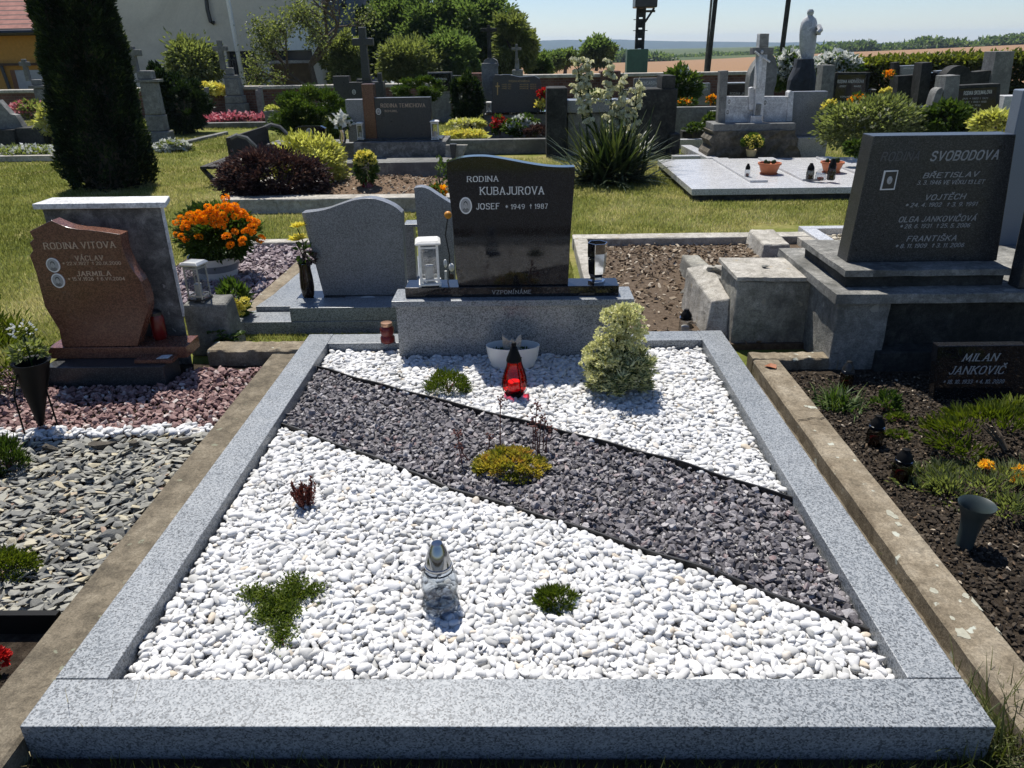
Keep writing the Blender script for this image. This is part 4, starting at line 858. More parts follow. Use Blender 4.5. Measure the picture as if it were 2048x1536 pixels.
# ================================================================= RIGHT GRAVE (SVOBODOVA)
t = root('concrete_kerb', 'cracked lichen spotted concrete kerb along the right side of the pale granite kerb', 'kerb', (1.23, 2.5, 0))
rough_bar(MB(), 1.165, 1.30, .9, 3.60, -.06, .088, 60, .0015).build('side_bar', 'concrete', t, smooth=True)
rough_bar(MB(), 1.165, 1.62, 3.602, 3.70, -.06, .092, axis=0).build('back_bar', 'concrete', t, smooth=True)
m = MB()
for (px, py) in [(1655, 838), (1690, 838)]: pass
rough_bar(MB(), 1.125, 1.163, 1.1, 3.5, -.06, .03, 70, .005).build('footing', 'concrete_mossy', t, smooth=True)
cr = [g(x, y, .0885) for x, y in [(1596, 841), (1612, 840), (1625, 836), (1640, 839), (1654, 833)]]
m = MB()
for i in range(len(cr)-1):
    a, b = cr[i], cr[i+1]; d = (b-a).normalized(); q = Vector((-d.y, d.x, 0))*.0022
    m.add([a-q+Vector((0, 0, .004)), b-q+Vector((0, 0, .004)), b+q+Vector((0, 0, .0041)), a+q+Vector((0, 0, .0041))], [[0, 1, 2, 3]])
m.build('crack', 'black_plastic', t)
LM = plain('lichen', (.33, .32, .25), .9, var=.2, scale=60)
for i, (px, py, r) in enumerate([(1612, 811, 6), (1627, 815, 4), (1630, 860, 4), (1780, 1025, 10), (1790, 1032, 8), (1797, 1047, 7), (1868, 1180, 8), (1925, 1265, 13), (1932, 1190, 7), (1960, 1205, 15), (1970, 1215, 12), (1997, 1245, 9), (2002, 1258, 9), (2022, 1272, 6), (2035, 1290, 8), (1905, 1235, 5), (1945, 1178, 5)]):
    c = g(px, py, .0915); rr = r*.0014; n = 14
    pts = [(min(1.297, c.x+rr*random.uniform(.7, 1.2)*math.cos(a)), c.y+rr*1.3*random.uniform(.7, 1.2)*math.sin(a)) for a in np.linspace(0, 2*math.pi, n, endpoint=False)]
    MB().prismz(pts, .085, .0893+.0001*(i % 3)).build('lichen_patch', LM, t)
mb = MB(); mb.box(1.302, 3.6, .9, 3.62, -.1, .03); struct(mb.build('plot_soil', 'soil'))
CHIP = chip_shapes(12, 10, .3, .5)
gravel('soil_crumbs', (1.31, 2.6, 1.3, 3.5), .06, lambda x, y: (x > 1.31) & (y < 3.5), .04, CHIP, .009, 'chip', .4, False, .1, .006)
CLOD = chip_shapes(12, 14, .6, .85)
M['clod'] = stonemat('soil_clod', [(0, (.02, .015, .01)), (.7, (.05, .038, .027)), (1, (.1, .08, .058))], .95, .8)
gravel('soil_clods', (1.31, 2.7, 1.0, 3.55), .018, lambda x, y: (x > 1.31) & (y < 3.58), .03, CLOD, .0095, 'clod', .5, False, .4, .007)
YF = 3.60
t = root('headstone', 'big dark grey headstone of the SVOBODOVA family on stepped weathered stone', 'headstone', (2.1, 3.8, .03))
xa = hx(1672, YF, 640); zc = hz(1672, 606, YF); zc2 = hz(1676, 586, YF)
bk = g(1640, 554, zc2)
MB().box(xa, hx(1765, YF, 700), YF, 4.45, .0, zc).build('pier', 'concrete_grey', t, .006)
MB().box(hx(1766, YF, 700), 3.3, YF+.09, 4.44, .0, zc-.002).build('recessed_wall', 'concrete_dark', t, .006)
MB().box(hx(1750, YF, 700), 3.3, YF-.03, YF+.088, .0, hz(1780, 700, YF)).build('plinth_course', 'concrete_dark', t, .006)
MB().box(xa-.03, 3.3, YF-.03, 4.5, zc+.0005, zc2+.002).build('cornice', 'concrete_grey', t, .006)
YU = max(g(1700, 577, zc2).y, YF+.05); zu = hz(1692, 541, YU); xu = hx(1690, YU, 548)
zm = zc2+(zu-zc2)*.62; MB().box(xu+.02, hx(2012, YU, 560), YU+.02, 4.3, zc2+.003, zm).build('step_course', 'concrete_dark', t, .012); MB().box(xu, hx(2018, YU, 560), YU, 4.32, zm+.0005, zu).build('upper_step', 'concrete_grey', t, .008)
YS2 = g(1693, 525, zu).y
P = pxpoly([(1693, 525), (1748, 272), (2033, 268.5), (1992, 529)], YS2); zb = zu+.0006
P[0] = (P[0][0], zb); P[3] = (P[3][0], zb)
bx = [(x, z) for x, z in P]
st = MB().prism(bx, YS2, g(1736, 266, P[1][1]).y).build('tablet', 'granite_dark', t, .004)
Wt = .85
def tx(s_, l, r_, cap, mat='letter_grey', sh=.22, wt=Wt): return text(st, s_, l, r_, cap, YS2, mat, wt=wt, shear=sh)
tx('RODINA', (1761, 322), (1836, 320), 17, 'letter_worn'); tx('SVOBODOVA', (1860, 321), (1994, 318), 17.5, wt=1)
tx('BŘETISLAV', (1846, 356), (1954, 352.5), 9.5); tx('3. 3. 1946 VE VĚKU 13 LET', (1834, 369), (1967, 367), 7.5)
tx('VOJTĚCH', (1849, 400), (1928, 397.5), 10); tx('* 24. 4. 1902   + 3. 9. 1991', (1811, 414), (1952, 411.5), 7.5)
tx('OLGA JANKOVIČOVÁ', (1797, 444), (1950, 441), 10); tx('* 28. 6. 1931   + 25. 5. 2006', (1800, 456.5), (1938, 454), 7.5)
tx('FRANTIŠKA', (1813, 482.5), (1911, 480.5), 10); tx('* 8. 11. 1909   + 3. 11. 2006', (1791, 496), (1926, 493.5), 7.5)
Q = pxpoly([(1768, 341), (1796, 340), (1788, 379), (1759, 380)], YS2); q = pxpoly([(1770.5, 343.5), (1793.5, 342.5), (1786, 376.5), (1762.5, 377.5)], YS2)
m = MB(); m.prism(Q, YS2-.006, YS2); m.cur = 1; m.prism(q, YS2-.0066, YS2); cc = ((q[0][0]+q[2][0])/2, (q[0][1]+q[2][1])/2); m.cur = 2; m.ell((cc[0], YS2-.006, cc[1]), (.014, .0025, .02), 12, 8)
m.build('portrait', ['porcelain', 'photo_dark', 'photo_skin'], st)
# tall slab right of it
Y2 = 3.62; zz = zc2+.0035; t = root('memorial_slab', 'dark leaning stone edge at the right rim in front of the SVOBODOVA headstone', 'stone slab', (hx(2050, Y2, 500), Y2, .4))
P = pxpoly([(2036, 577), (2066, 446), (2110, 250), (2300, 250), (2300, 577)], Y2); P = [(x, max(z, zz)) for x, z in P]; P[0] = (P[0][0], zz); P[-1] = (P[-1][0], zz)
MB().prism(P, Y2, Y2+.09).build('slab', 'granite_dark', t, .006)
Y2 = 4.55; t = root('memorial_slab', 'tall plain blue grey slab behind the right corner of the SVOBODOVA headstone', 'stone slab', (hx(2035, Y2, 300), Y2, .0))
P = pxpoly([(1965, 600), (2030, 262), (2048, 180), (2300, 170), (2300, 600)], Y2); P = [(x, max(z, .0)) for x, z in P]; MB().prism(P, Y2, Y2+.1).build('slab', plain('blue_grey_granite', (.17, .2, .24), .4, scale=200), t, .006)
# plaque
yp0 = g(1868, 800, .03).y; t = root('name_plaque', 'leaning black plaque lettered MILAN JANKOVIČ in the shade of the big headstone', 'plaque', (2.2, yp0, .03))
P = pxpoly([(1866, 800), (1876, 692), (2056, 690), (2056, 800)], yp0); P = [(P[0][0], .031), P[1], P[2], (P[3][0], .031)]
pl = MB().prism(P, yp0, yp0+.05).build('plate', 'granite_black', t, .003)
for a in (('MILAN', (1925, 722), (1992, 721), 14), ('JANKOVIČ', (1897, 748), (2005, 747), 15), ('* 18. 10. 1933  * 4. 10. 2020', (1886, 767), (2006, 766), 7)): text(pl, *a, yp0, 'letter_grey', wt=.75, serif=True, shear=.25)
MB().box(P[0][0]-.05, P[3][0]+.3, yp0-.03, yp0+.1, .0, .0305).build('foot', 'granite_black', t, .002)
def candle(label, px, py, ptop, wpx, z, group='dark glass candle lanterns', lit=None, glassm='glass_smoke', cap='black_plastic', ptx=None):
    p = g(px, py, z); H = hz(ptx or px, ptop, p.y)-z; r = (hx(px+wpx/2, p.y, py-20)-hx(px-wpx/2, p.y, py-20))/2
    t = root('candle_lantern', label, 'candle lantern', p, group)
    pr = [(r*.8, 0), (r, H*.05), (r*.95, H*.2), (r, H*.4), (r*.85, H*.55)]
    MB().lathe(p, pr+[(q*.93, z_) for q, z_ in pr[::-1]], 26).build('glass_body', glassm, t, smooth=True)
    MB().lathe((p.x, p.y, p.z+H*.55), [(r*.88, 0), (r*.92, H*.03), (r*.8, H*.07), (r*.86, H*.09), (r*.8, H*.2), (r*.55, H*.32), (r*.4, H*.38), (r*.38, H*.44), (r*.05, H*.45)], 26).build('cap', cap, t, smooth=True)
    m = MB()
    for zz in (.6, .66): m.lathe((p.x, p.y, p.z+H*zz), [(r*.8, -H*.008), (r*.93, 0), (r*.8, H*.008)], 26, cap0=False, cap1=False)
    m.build('rim_ring', 'steel', t, smooth=True)
    MB().lathe((p.x, p.y, p.z+H*.03), [(r*.6, 0), (r*.6, H*.2), (.001, H*.21)], 18).build('candle', lit or 'red_plastic', t, smooth=True)
    return t
candle('black capped candle lantern farther from the camera in the right plot soil', 1747, 888, 831, 33, .035)
candle('black capped candle lantern nearer the camera in the right plot soil', 1800, 958, 898, 38, .035)
candle('shaded bottle shaped candle lantern against the stone steps', 1690, 775, 722, 26, .035, cap='dark_metal')
# upright plastic vase
c = g(1926, 1096, .03); zt = hz(1953, 1008, c.y+.0); ct = h(1955, 1008, c.y+.02); r = (hx(1989, c.y, 1010)-hx(1918, c.y, 1010))/2
t = root('flower_vase', 'empty dark green plastic grave vase with flared rim stuck in the right plot soil', 'vase', c)
MB().loft([[(c.x+(ct.x-c.x)*f+rr*math.cos(a), c.y+(ct.y-c.y)*f+rr*math.sin(a), c.z-.02+(ct.z-c.z+.02)*f) for a in np.linspace(0, 2*math.pi, 32, endpoint=False)] for f, rr in ((0, r*.42), (.45, r*.5), (.72, r*.62), (.88, r*.82), (.97, r*.98), (1, r), (.985, r*.94), (.9, r*.74), (.7, r*.52), (.3, r*.4))]).build('vase_body', plain('dark_green_plastic', (.03, .042, .04), .4), t, smooth=True)
# plants of the right plot
def strap(label, px, py, n, L, mat, z=.03, name='grass_tuft', spread=.03, w=.006, cat='plant', arch=.6, lo=.25):
    c = g(px, py, z); t = root(name, label, cat, c); Vs, Fs, T, o = [], [], [], 0
    for i in range(n):
        a = random.uniform(0, 6.28); l = L*random.uniform(.6, 1.1); s_ = 5; el = random.uniform(lo, 1.4); p = Vector((c.x+random.gauss(0, spread), c.y+random.gauss(0, spread), z)); d = Vector((math.cos(a)*math.cos(el), math.sin(a)*math.cos(el), math.sin(el))); q = Vector((-math.sin(a), math.cos(a), 0)); tt = random.random()
        for k in range(s_+1):
            ww = w*(1-.9*(k/s_)**1.5); Vs += [(p-q*ww/2)[:], (p+q*ww/2)[:]]
            if k: Fs += [(o+2*k-2, o+2*k-1, o+2*k+1, o+2*k)]; T.append(tt)
            d = (d+Vector((0, 0, -arch/s_*1.2))).normalized(); p = p+d*l/s_
        o += 2*(s_+1)
    npmesh('foliage', Vs, Fs, mat, t, T); return t
strap('bright green strappy tuft by the stone steps in the right plot', 1678, 812, 220, .13, 'leaf', spread=.04, w=.009, arch=.7)
sedum('small green seedling between the strappy tuft and the plaque', 1772, 820, 24, 30, 300, .025, 'leaf', z=.03, name='seedling_plant', k=20)
sedum('tiny pale green weed in the soil above the farther dark candle', 1798, 842, 22, 10, 200, .018, 'sedum', z=.03, name='seedling_plant', k=14)
sedum('tiny green weed between the two dark candles', 1795, 876, 22, 9, 160, .018, 'sedum', z=.03, name='seedling_plant', k=14)
bush('creeping_juniper', 'sprawling creeping juniper at the right edge below the plaque', 'shrub', (g(2030, 905, .03).x, g(2030, 905, .03).y, .09), (.34, .24, .11), 2600, .034, 'conifer_yellow', 26, .09, wid=.22, upbias=.9, lo=-.1)
t = bush('poppy_plant', 'low feathery poppy foliage spreading at the right edge', 'plant', (g(1990, 1000, .03).x+.05, g(1990, 1000, .03).y, .04), (.27, .24, .055), 1900, .03, 'leaf_willow', 34, .1, wid=.22, upbias=.8, lo=-.1, twigs=10)
bush('ground_cover', 'green carpet plant in front of the poppies, behind the empty green vase', 'plant', (g(1900, 975, .03).x, g(1905, 975, .03).y, .03), (.17, .14, .035), 700, .028, 'leaf_willow', 26, .12, wid=.3, upbias=.8, lo=-.1)
M['poppy'] = leafmat('poppy_petal', [(0, (.85, .42, .02)), (1, (.95, .6, .06))], .4, .6, (1.1, 1.1, .6))
for i, (px, py) in enumerate(((1971, 936), (2037, 946), (2040, 966))):
    c = g(px, py+22, .03); e = h(px, py, c.y); P, D = ball(30, (.014, .014, .014), .5, -.2); P = P+np.array(e); V, F = kites(P, D+np.array([0, 0, .8]), .026, .026); npmesh('flower', V, F, 'poppy', t, rep2(np.full(len(P), .9)))
    MB().tube([c, e], .0018, 4).build('flower_stalk', 'leaf', t)
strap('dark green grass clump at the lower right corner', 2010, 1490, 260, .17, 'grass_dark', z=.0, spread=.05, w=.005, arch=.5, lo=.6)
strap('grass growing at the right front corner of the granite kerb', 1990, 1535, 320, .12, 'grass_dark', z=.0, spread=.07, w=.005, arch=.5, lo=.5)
strap('small weed in the gap beside the right granite kerb', 1782, 1130, 30, .05, 'leaf', z=.0, spread=.012, w=.012, arch=.4, lo=.7, name='weed_plant')
strap('weed lower down the gap beside the right granite kerb', 1815, 1180, 30, .045, 'leaf', z=.0, spread=.012, w=.012, arch=.4, lo=.7, name='weed_plant')
strap('bundle of dry straw at the left front corner of the granite kerb', 62, 1525, 120, .07, 'straw', z=.0, spread=.02, w=.004, arch=.6, lo=.1, name='straw_bundle')
strap('thin dry grass stalks lying against the front granite slab', 170, 1532, 30, .22, 'straw', z=.0, spread=.1, w=.003, arch=.5, lo=.2, name='dry_grass')
c = g(1540, 733, .09); m = MB(); m.add([c+Vector(v) for v in ((-.03, .0, .004), (-.012, -.03, .012), (.02, -.035, .004), (.03, -.005, .012), (.01, .025, .008), (0, 0, .002))], [[0, 1, 5], [1, 2, 5], [2, 3, 5], [3, 4, 5], [4, 0, 5]])
o = m.build('dead_leaf', plain('rusty_leaf', (.28, .1, .04), .7), None, loc=c); md = o.modifiers.new('s', 'SOLIDIFY'); md.thickness = .001; tag(o, 'rusty dead leaf on the corner of the cracked concrete kerb', 'leaf')

# ================================================================= CONCRETE PLOT BEHIND
t = root('concrete_kerb', 'pale weathered concrete kerb around the bare soil plot behind the black headstone', 'kerb', (1.2, 5.8, 0))
mb = MB(); mb.box(.42, 2.3, 3.96, 6.6, -.06, .035); struct(mb.build('plot_soil', 'soil_dry'))
a, b = g(1145, 473, .1), g(1600, 455, .1)
MB().box(a.x, b.x+.06, a.y-.08, a.y+.09, -.02, .1).build('back_bar', 'concrete_pale', t, .008)
x0 = g(1148, 500, .1).x; x1 = g(1172, 500, .1).x
MB().box(a.x+.005, a.x+.12, 3.96, a.y-.081, -.02, .098).build('side_bar', 'concrete_pale', t, .008)
MB().box(b.x-.13, b.x+.03, 4.6, a.y-.081, -.02, .099).build('side_bar', 'concrete_pale', t, .008)
gravel('bark_chips', (.55, 2.1, 3.98, 6.4), .042, lambda x, y: (x > a.x+.13) & (x < b.x-.14) & (y < a.y-.09) & (rng.random(x.shape) < .9*np.clip((y-3.8)/2, .3, 1)), .042, CHIP, .024, 'chip', .5, False, .2, .01)
YBk = 3.99
t = root('stone_block', 'big broken concrete pedestal lying between the bare plot and the SVOBODOVA headstone', 'stone block', (1.35, 4.3, 0))
xL, xR = hx(1468, YBk, 640), hx(1648, YBk, 600); zt = hz(1500, 553, YBk)
yb = g(1490, 516, zt).y
MB().loft([[(xL-.01, YBk-.01, 0), (xR+.02, YBk, 0), (xR, yb, 0), (xL+.01, yb, 0)], [(xL, YBk, zt-.026), (xR, YBk+.006, zt-.034), (xR, yb, zt-.026), (xL, yb, zt-.024)]]).build('block_body', 'concrete_beige', t, .01)
MB().loft([[(xL-.012, YBk-.014, zt-.0235), (xL+.1, YBk-.006, zt-.025), (xL+.2, YBk-.013, zt-.028), (xR-.02, YBk-.004, zt-.0335), (xR+.012, YBk+.01, zt-.033), (xR+.01, yb+.01, zt-.0255), (xL-.016, yb+.01, zt-.0235)], [(xL-.012, YBk-.014, zt), (xL+.1, YBk-.006, zt-.001), (xL+.2, YBk-.013, zt-.003), (xR-.02, YBk-.004, zt-.008), (xR+.012, YBk+.01, zt-.009), (xR+.01, yb+.01, zt), (xL-.016, yb+.01, zt+.002)]]).build('top_slab', 'concrete_pale', t, .005)
q = pxpoly([(1466, 560), (1462, 612), (1410, 600)], 4.15)
zs = hz(1440, 545, 4.4)
MB().loft([[(xL-.13, 4.1, 0), (xL-.001, 4.05, 0), (xL-.001, 4.62, 0), (xL-.17, 4.62, 0)], [(xL-.1, 4.12, zs*.72), (xL-.001, 4.1, zs*.8), (xL-.001, 4.6, zs), (xL-.15, 4.62, zs*.92)]]).build('broken_step', 'concrete_pale', t, .012)
MB().loft([[(xL-.04, 4.66, 0), (xL+.12, 4.64, 0), (xL+.13, 5.5, 0), (xL-.02, 5.5, 0)], [(xL-.03, 4.68, zs*.62), (xL+.1, 4.66, zs*.66), (xL+.11, 5.45, zs*.5), (xL-.01, 5.45, zs*.5)]]).build('rear_beam', 'concrete_beige', t, .012)
for (px, py, r) in ((1428, 497, .035), (1452, 500, .045), (1440, 508, .05)):
    q = h(px, py, 4.5); q.z = zs*.93; MB().hull([(q.x+random.uniform(-1, 1)*r, 4.5+random.uniform(-1, 1)*r, q.z+random.uniform(-.6, 1)*r) for _ in range(16)]).build('broken_edge', 'concrete_pale', t, .003)
c = g(1478, 470, .06); 
o = MB().loft([[(c.x-.02, 5.75, 0), (c.x+.24, 5.75, 0), (c.x+.24, 6.28, 0), (c.x-.02, 6.28, 0)], [(c.x, 5.78, .15), (c.x+.2, 5.78, .15), (c.x+.22, 6.25, .16), (c.x+.02, 6.26, .16)]]).build('stone_fragment', 'concrete_pale', None, .015, loc=(c.x, 6, 0)); tag(o, 'loose pale concrete fragment at the back of the bare plot', 'stone fragment')
def rock(label, px, py, r, z, mat, name='loose_stone', group=None):
    c = g(px, py, z); m = MB(); m.hull([(c.x+random.gauss(0, .5)*r[0], c.y+random.gauss(0, .5)*r[1], z+abs(random.gauss(0, .6))*r[2]) for _ in range(22)]); return tag(m.build(name, mat, None, .004, loc=c), label, 'stone', group)
rock('pale loose stone in the bare soil left of the broken pedestal', 1388, 588, (.075, .05, .06), .03, 'concrete_pale')
rock('small pebble lying on top of the broken pedestal', 1530, 535, (.02, .02, .015), zt, 'concrete_grey')
candle('black capped clear candle lantern behind the rear granite kerb', 1370, 662, 618, 27, .03, glassm='glass', lit='wax')
# pale kerb farther right with cream gravel
a, b = g(1597, 452, .12), g(1700, 450, .12)
t = root('grave_kerb', 'pale granite kerb of a cream gravel grave left of the SVOBODOVA headstone', 'grave kerb', (a.x, a.y, 0))
MB().box(a.x, 4.2, a.y-.1, a.y, -.02, .12).build('back_slab', 'granite_slab', t, .004)
MB().box(a.x, a.x+.12, 5.2, a.y-.102, -.02, .1195).build('side_slab', 'granite_slab', t, .004)
gravel('cream_gravel_bed', (a.x+.12, 3.6, 5.2, a.y-.11), .04, lambda x, y: x > a.x+.13, .06, PEB[:6], .028, 'creamstone', .4, True, .4, .012)
mb = MB(); mb.box(a.x-.5, a.x-.002, 4.62, a.y+.2, -.05, .012); struct(mb.build('sandy_path', 'mulch'))
# ================================================================= LAWN BLADES
def blades(name, n, pts, hgt, w, mat, z=0.0):
    n = len(pts); P = np.c_[pts, np.full(n, z)]; a = rng.uniform(0, 2*np.pi, n); lean = rng.normal(0, .35, (n, 2)); H = hgt*rng.uniform(.5, 1.4, n)
    S = np.c_[np.cos(a), np.sin(a), np.zeros(n)]*(np.broadcast_to(w, n)[:, None]/2); T = P+np.c_[lean*H[:, None], H]
    V = np.stack([P-S, P+S, T], 1).reshape(-1, 3); F = np.arange(n*3).reshape(-1, 3)
    t = np.clip(.45+.42*noise2(pts[:, 0]*.8, pts[:, 1]*.8)+.2*noise2(pts[:, 0]*5, pts[:, 1]*4)+rng.normal(0, .17, n), 0, 1)
    return stuff(npmesh(name, V, F, mat, None, t))
EXC = [(-2.72, 3.3, 1.27, 4.16), (-1.83, -.3, 4.25, 6.4), (-2.75, -1.5, 4.6, 6.45), (.36, 2.36, 3.9, 6.62), (2.1, 4.5, 4.6, 7.1), (-3.35, -.8, 7.85, 10.6), (1.86, 7, 8.25, 11.6), (-1, 2.4, 11.9, 14.2), (-8.5, -6.6, 12.2, 12.9), (-8.4, -5, 15.8, 17)]
def lawnpts(n):
    v = rng.random(n); Y = 3.3*(20/3.3)**v; X = rng.uniform(-1, 1, n)*Y*.82; ok = np.ones(n, bool)
    for x0, x1, y0, y1 in EXC: ok &= ~((X > x0) & (X < x1) & (Y > y0) & (Y < y1))
    return np.c_[X[ok], Y[ok]]
pts = lawnpts(620000); dist = pts[:, 1]
blades('lawn_grass', 0, pts, .024+.0009*dist, .003+.0007*dist, 'grass')
struct(MB().box(-1.2, 1.10, .5, 1.272, -.05, .03).build('front_soil', 'soil'))
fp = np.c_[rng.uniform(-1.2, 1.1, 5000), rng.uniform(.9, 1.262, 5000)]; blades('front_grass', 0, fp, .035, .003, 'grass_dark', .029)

# ================================================================= helpers for the graves behind
def slab(nm, pts, Y, th, mat, parent=None, z0=None, bev=.004, **kw):
    P = pxpoly(pts, Y)
    if z0 is not None: P = [(x, max(z, z0)) for x, z in P]
    return MB().prism(P, Y, Y+th).build(nm, mat, parent, bev, **kw)
def bar(nm, px0, px1, pt, pb, Y, th, mat, parent, ground=False, bev=.004, y0=0):
    """upright block between pixel columns px0..px1 and rows pt..pb (front face at Y)"""
    ym = (pt+pb)/2; x0, x1 = hx(px0, Y, ym), hx(px1, Y, ym); z1 = hz((px0+px1)/2, pt, Y); z0 = 0 if ground else hz((px0+px1)/2, pb, Y)
    return MB().box(x0, x1, Y+y0, Y+th, z0, z1).build(nm, mat, parent, bev)
def wlantern(label, px, pt, pb, wpx, Y, mat='white_metal'):
    z0, z1 = hz(px, pb, Y), hz(px, pt, Y); w = hx(px+wpx/2, Y, pb)-hx(px-wpx/2, Y, pb)
    return frame_lantern('grave_lantern', label, (hx(px, Y, pb), Y, z0), w, z1-z0, mat, 'box lanterns on the graves')
def flowers(nm, label, cat, cpx, rpx, Y, n, leaf, mat, petals=None, np_=0, psize=.03, ry=.6, group=None, zmin=0.02, pgroup=5):
    c = h(*cpx, Y); rx = (hx(cpx[0]+rpx[0], Y, cpx[1])-hx(cpx[0]-rpx[0], Y, cpx[1]))/2; rz = (hz(cpx[0], cpx[1]-rpx[1], Y)-hz(cpx[0], cpx[1]+rpx[1], Y))/2
    t = bush(nm, label, cat, c, (rx, rx*ry if rx < 1.2 else .6, rz), n, leaf, mat, k=max(12, n//60), spread=.15, lo=-.6, base=(c.x, c.y, max(0, c.z-rz*1.02)), group=group)
    if petals:
        P, D = ball(np_, (rx, rx*ry if rx < 1.2 else .6, rz), .85, -.1); C = P+np.array(c); A = np.repeat(C, pgroup, 0)+rng.normal(0, psize*.3, (len(C)*pgroup, 3)); DD = rng.normal(size=A.shape)+np.array([0, -.3, .5])
        A[:, 2] = np.maximum(A[:, 2], zmin); V, F = kites(A, DD, psize, psize*.8, fold=.1); npmesh('blossoms', V, F, petals, t, rep2(rng.random(len(A))))
    return t

# ---- thuja column --------------------------------------------------
Yc = 9.35; t = root('thuja_column', 'tall dark column shaped thuja towering over the stained slab on the left', 'tree', (hx(226, Yc, 388), Yc+.4, 0))
P, D, T = [], [], []; cy = Yc+.45; cx = hx(229, cy, 383); Ht = 5.2; n = 64000
zz = rng.random(n)**.85*Ht; R0 = np.interp(zz, [0, .25, .8, 1.6, 2.4, 3.2, 4.4, 5.2], [.45, .52, .48, .44, .40, .36, .29, .1]); th = rng.uniform(0, 2*np.pi, n)
lump = 1+.055*np.sin(th*5+zz*3.1)+.05*np.sin(th*9-zz*7+1)+.04*np.sin(zz*11+th*3); q = R0*lump*(1-.22*rng.random(n)**2)
P = np.c_[cx+q*np.cos(th), cy+q*np.sin(th), zz+.02]; D = np.c_[np.cos(th)*.8, np.sin(th)*.8, np.full(n, .75)]+rng.normal(0, .45, (n, 3))
V, F = kites(P, D, rng.uniform(.04, .085, n), .03, fold=.15); npmesh('crown', V, F, 'thuja', t, rep2(np.clip(.35+.5*(lump-1)*6+rng.normal(0, .22, n), 0, 1)))  # tint paints light on the bulges and shade in the hollows
MB().lathe((cx, cy, 0), [(.3, .02), (.38, .3), (.34, 1.5), (.3, 3), (.18, 4.5), (.02, 5)], 18).build('trunk', 'bark', t)  # not a stem: unseen dark core added inside the crown to block light

# ---- bench ----------------------------------------------------------
t = root('park_bench', 'old dark wooden bench with curved arms beside the purple barberry', 'bench', (-3.4, 10.2, 0)); 
A = [h(446, 377, 9.7), h(430, 362, 10.0)]
yb0, yb1 = 9.75, 11.15; xs = hx(424, 10.0, 335); zs = hz(440, 331, 10.0); xb = hx(480, 10.0, 320); zt = hz(478, 272, 10.0)
for y in (yb0, yb1):
    m = MB(); m.tube([(xs+.16, y, 0), (xs+.09, y, zs*.35), (xs+.02, y, zs*.75), (xs-.02, y, zs)], [.04, .035, .03, .03], 6); m.build('leg', 'dark_metal', t, smooth=True)
    m = MB(); m.tube([(xb+.28, y, 0), (xb+.18, y, zs*.5), (xb+.06, y, zs), (xb, y, zs+.2), (xb-.02, y, zt)], [.04, .035, .03, .03, .025], 6); m.build('leg', 'dark_metal', t, smooth=True)
    m = MB(); m.tube([(xb-.01, y, zt-.01), (xb+.10, y, zt+.035), (xb+.22, y, zt-.0), (xb+.33, y, zt-.12), (xb+.4, y, zt-.26), (xb+.42, y, zt-.42)], .026, 6); m.build('arm_rest', 'sand_stone', t, smooth=True)
for i in range(4):
    f = i/4; x = xs-.02+(xb-xs)*f; MB().box(x, x+(xb-xs)/4-.012, yb0-.08, yb1+.08, zs, zs+.035).build('seat_slat', 'wood_dark', t, .004)
for i in range(3):
    z = zs+.10+i*(zt-zs-.1)/3; MB().loft([[(xb-.01-.005*i, yb0-.08, z), (xb+.02, yb0-.08, z), (xb+.02, yb0-.08, z+.1), (xb-.01, yb0-.08, z+.1)], [(xb-.01, yb1+.08, z), (xb+.02, yb1+.08, z), (xb+.02, yb1+.08, z+.1), (xb-.01, yb1+.08, z+.1)]]).build('back_slat', 'wood_dark', t, .004)

# ---- barberry / euonymus plot ---------------------------------------
YB2 = 7.95; t = root('grave_kerb', 'long low stone kerb in front of the purple barberry and brown mulch', 'grave kerb', (-2.0, YB2, 0))
x0, x1 = hx(443, YB2, 405), hx(900, YB2, 395)
MB().box(x0, x1, YB2, YB2+.24, -.02, hz(650, 397, YB2)).build('front_bar', 'concrete_pale', t, .01)
MB().box(x0, x0+.2, YB2+.2405, 10.0, -.02, hz(650, 397, YB2)-.002).build('side_bar', 'concrete_pale', t, .01)
mb = MB(); R = []
for i in range(9):
    y = YB2+.24+i*(9.95-YB2-.24)/8; R.append([(x0+.2+(x1-x0-.2)*j/10, y, .05+.10*math.sin(math.pi*j/10)*math.sin(math.pi*i/8)+random.uniform(0, .012)) for j in range(11)])
mb.loft(R, False, False, False); struct(mb.build('mulch_bed', 'mulch', None, smooth=True))
gravel('mulch_chips', (x0+.2, x1, YB2+.25, 9.9), .06, lambda x, y: rng.random(x.shape) < .6, .06, CHIP, .028, 'chip', .5, False, .3, .012, zf=lambda x, y: .10*np.sin(np.pi*np.clip((x-x0-.2)/(x1-x0-.2), 0, 1))*np.sin(np.pi*np.clip((y-YB2-.24)/1.8, 0, 1)))
c = h(545, 352, 8.55); bush('barberry_bush', 'dense dark purple barberry bush in front of the bench', 'shrub', (c.x, c.y, .27), ((hx(640, 8.55, 350)-hx(452, 8.55, 350))/2, .4, .29), 15000, .042, 'barberry', 170, .10, lo=-.75, base=(c.x, c.y, .02), twigs=14, upbias=.15)
c = h(618, 330, 9.15); bush('euonymus_bush', 'bright yellow variegated bush behind the purple barberry', 'shrub', (c.x, c.y, .30), ((hx(680, 9.15, 330)-hx(552, 9.15, 330))/2, .34, .33), 8000, .05, 'golden', 120, .1, lo=-.75, base=(c.x, c.y, .02), twigs=12, upbias=.2)
Yv = 8.75; c = g(735, 372, .06); t = root('bouquet_vase', 'dark red glass vase of pale yellow flowers on the brown mulch', 'flower vase', (hx(735, Yv, 370), Yv, .07)); x = hx(735, Yv, 370)
MB().lathe((x, Yv, .07), [(.05, 0), (.075, .03), (.06, .1), (.05, .14), (.06, .15)], 20).build('vase_body', 'red_plastic', t, smooth=True)
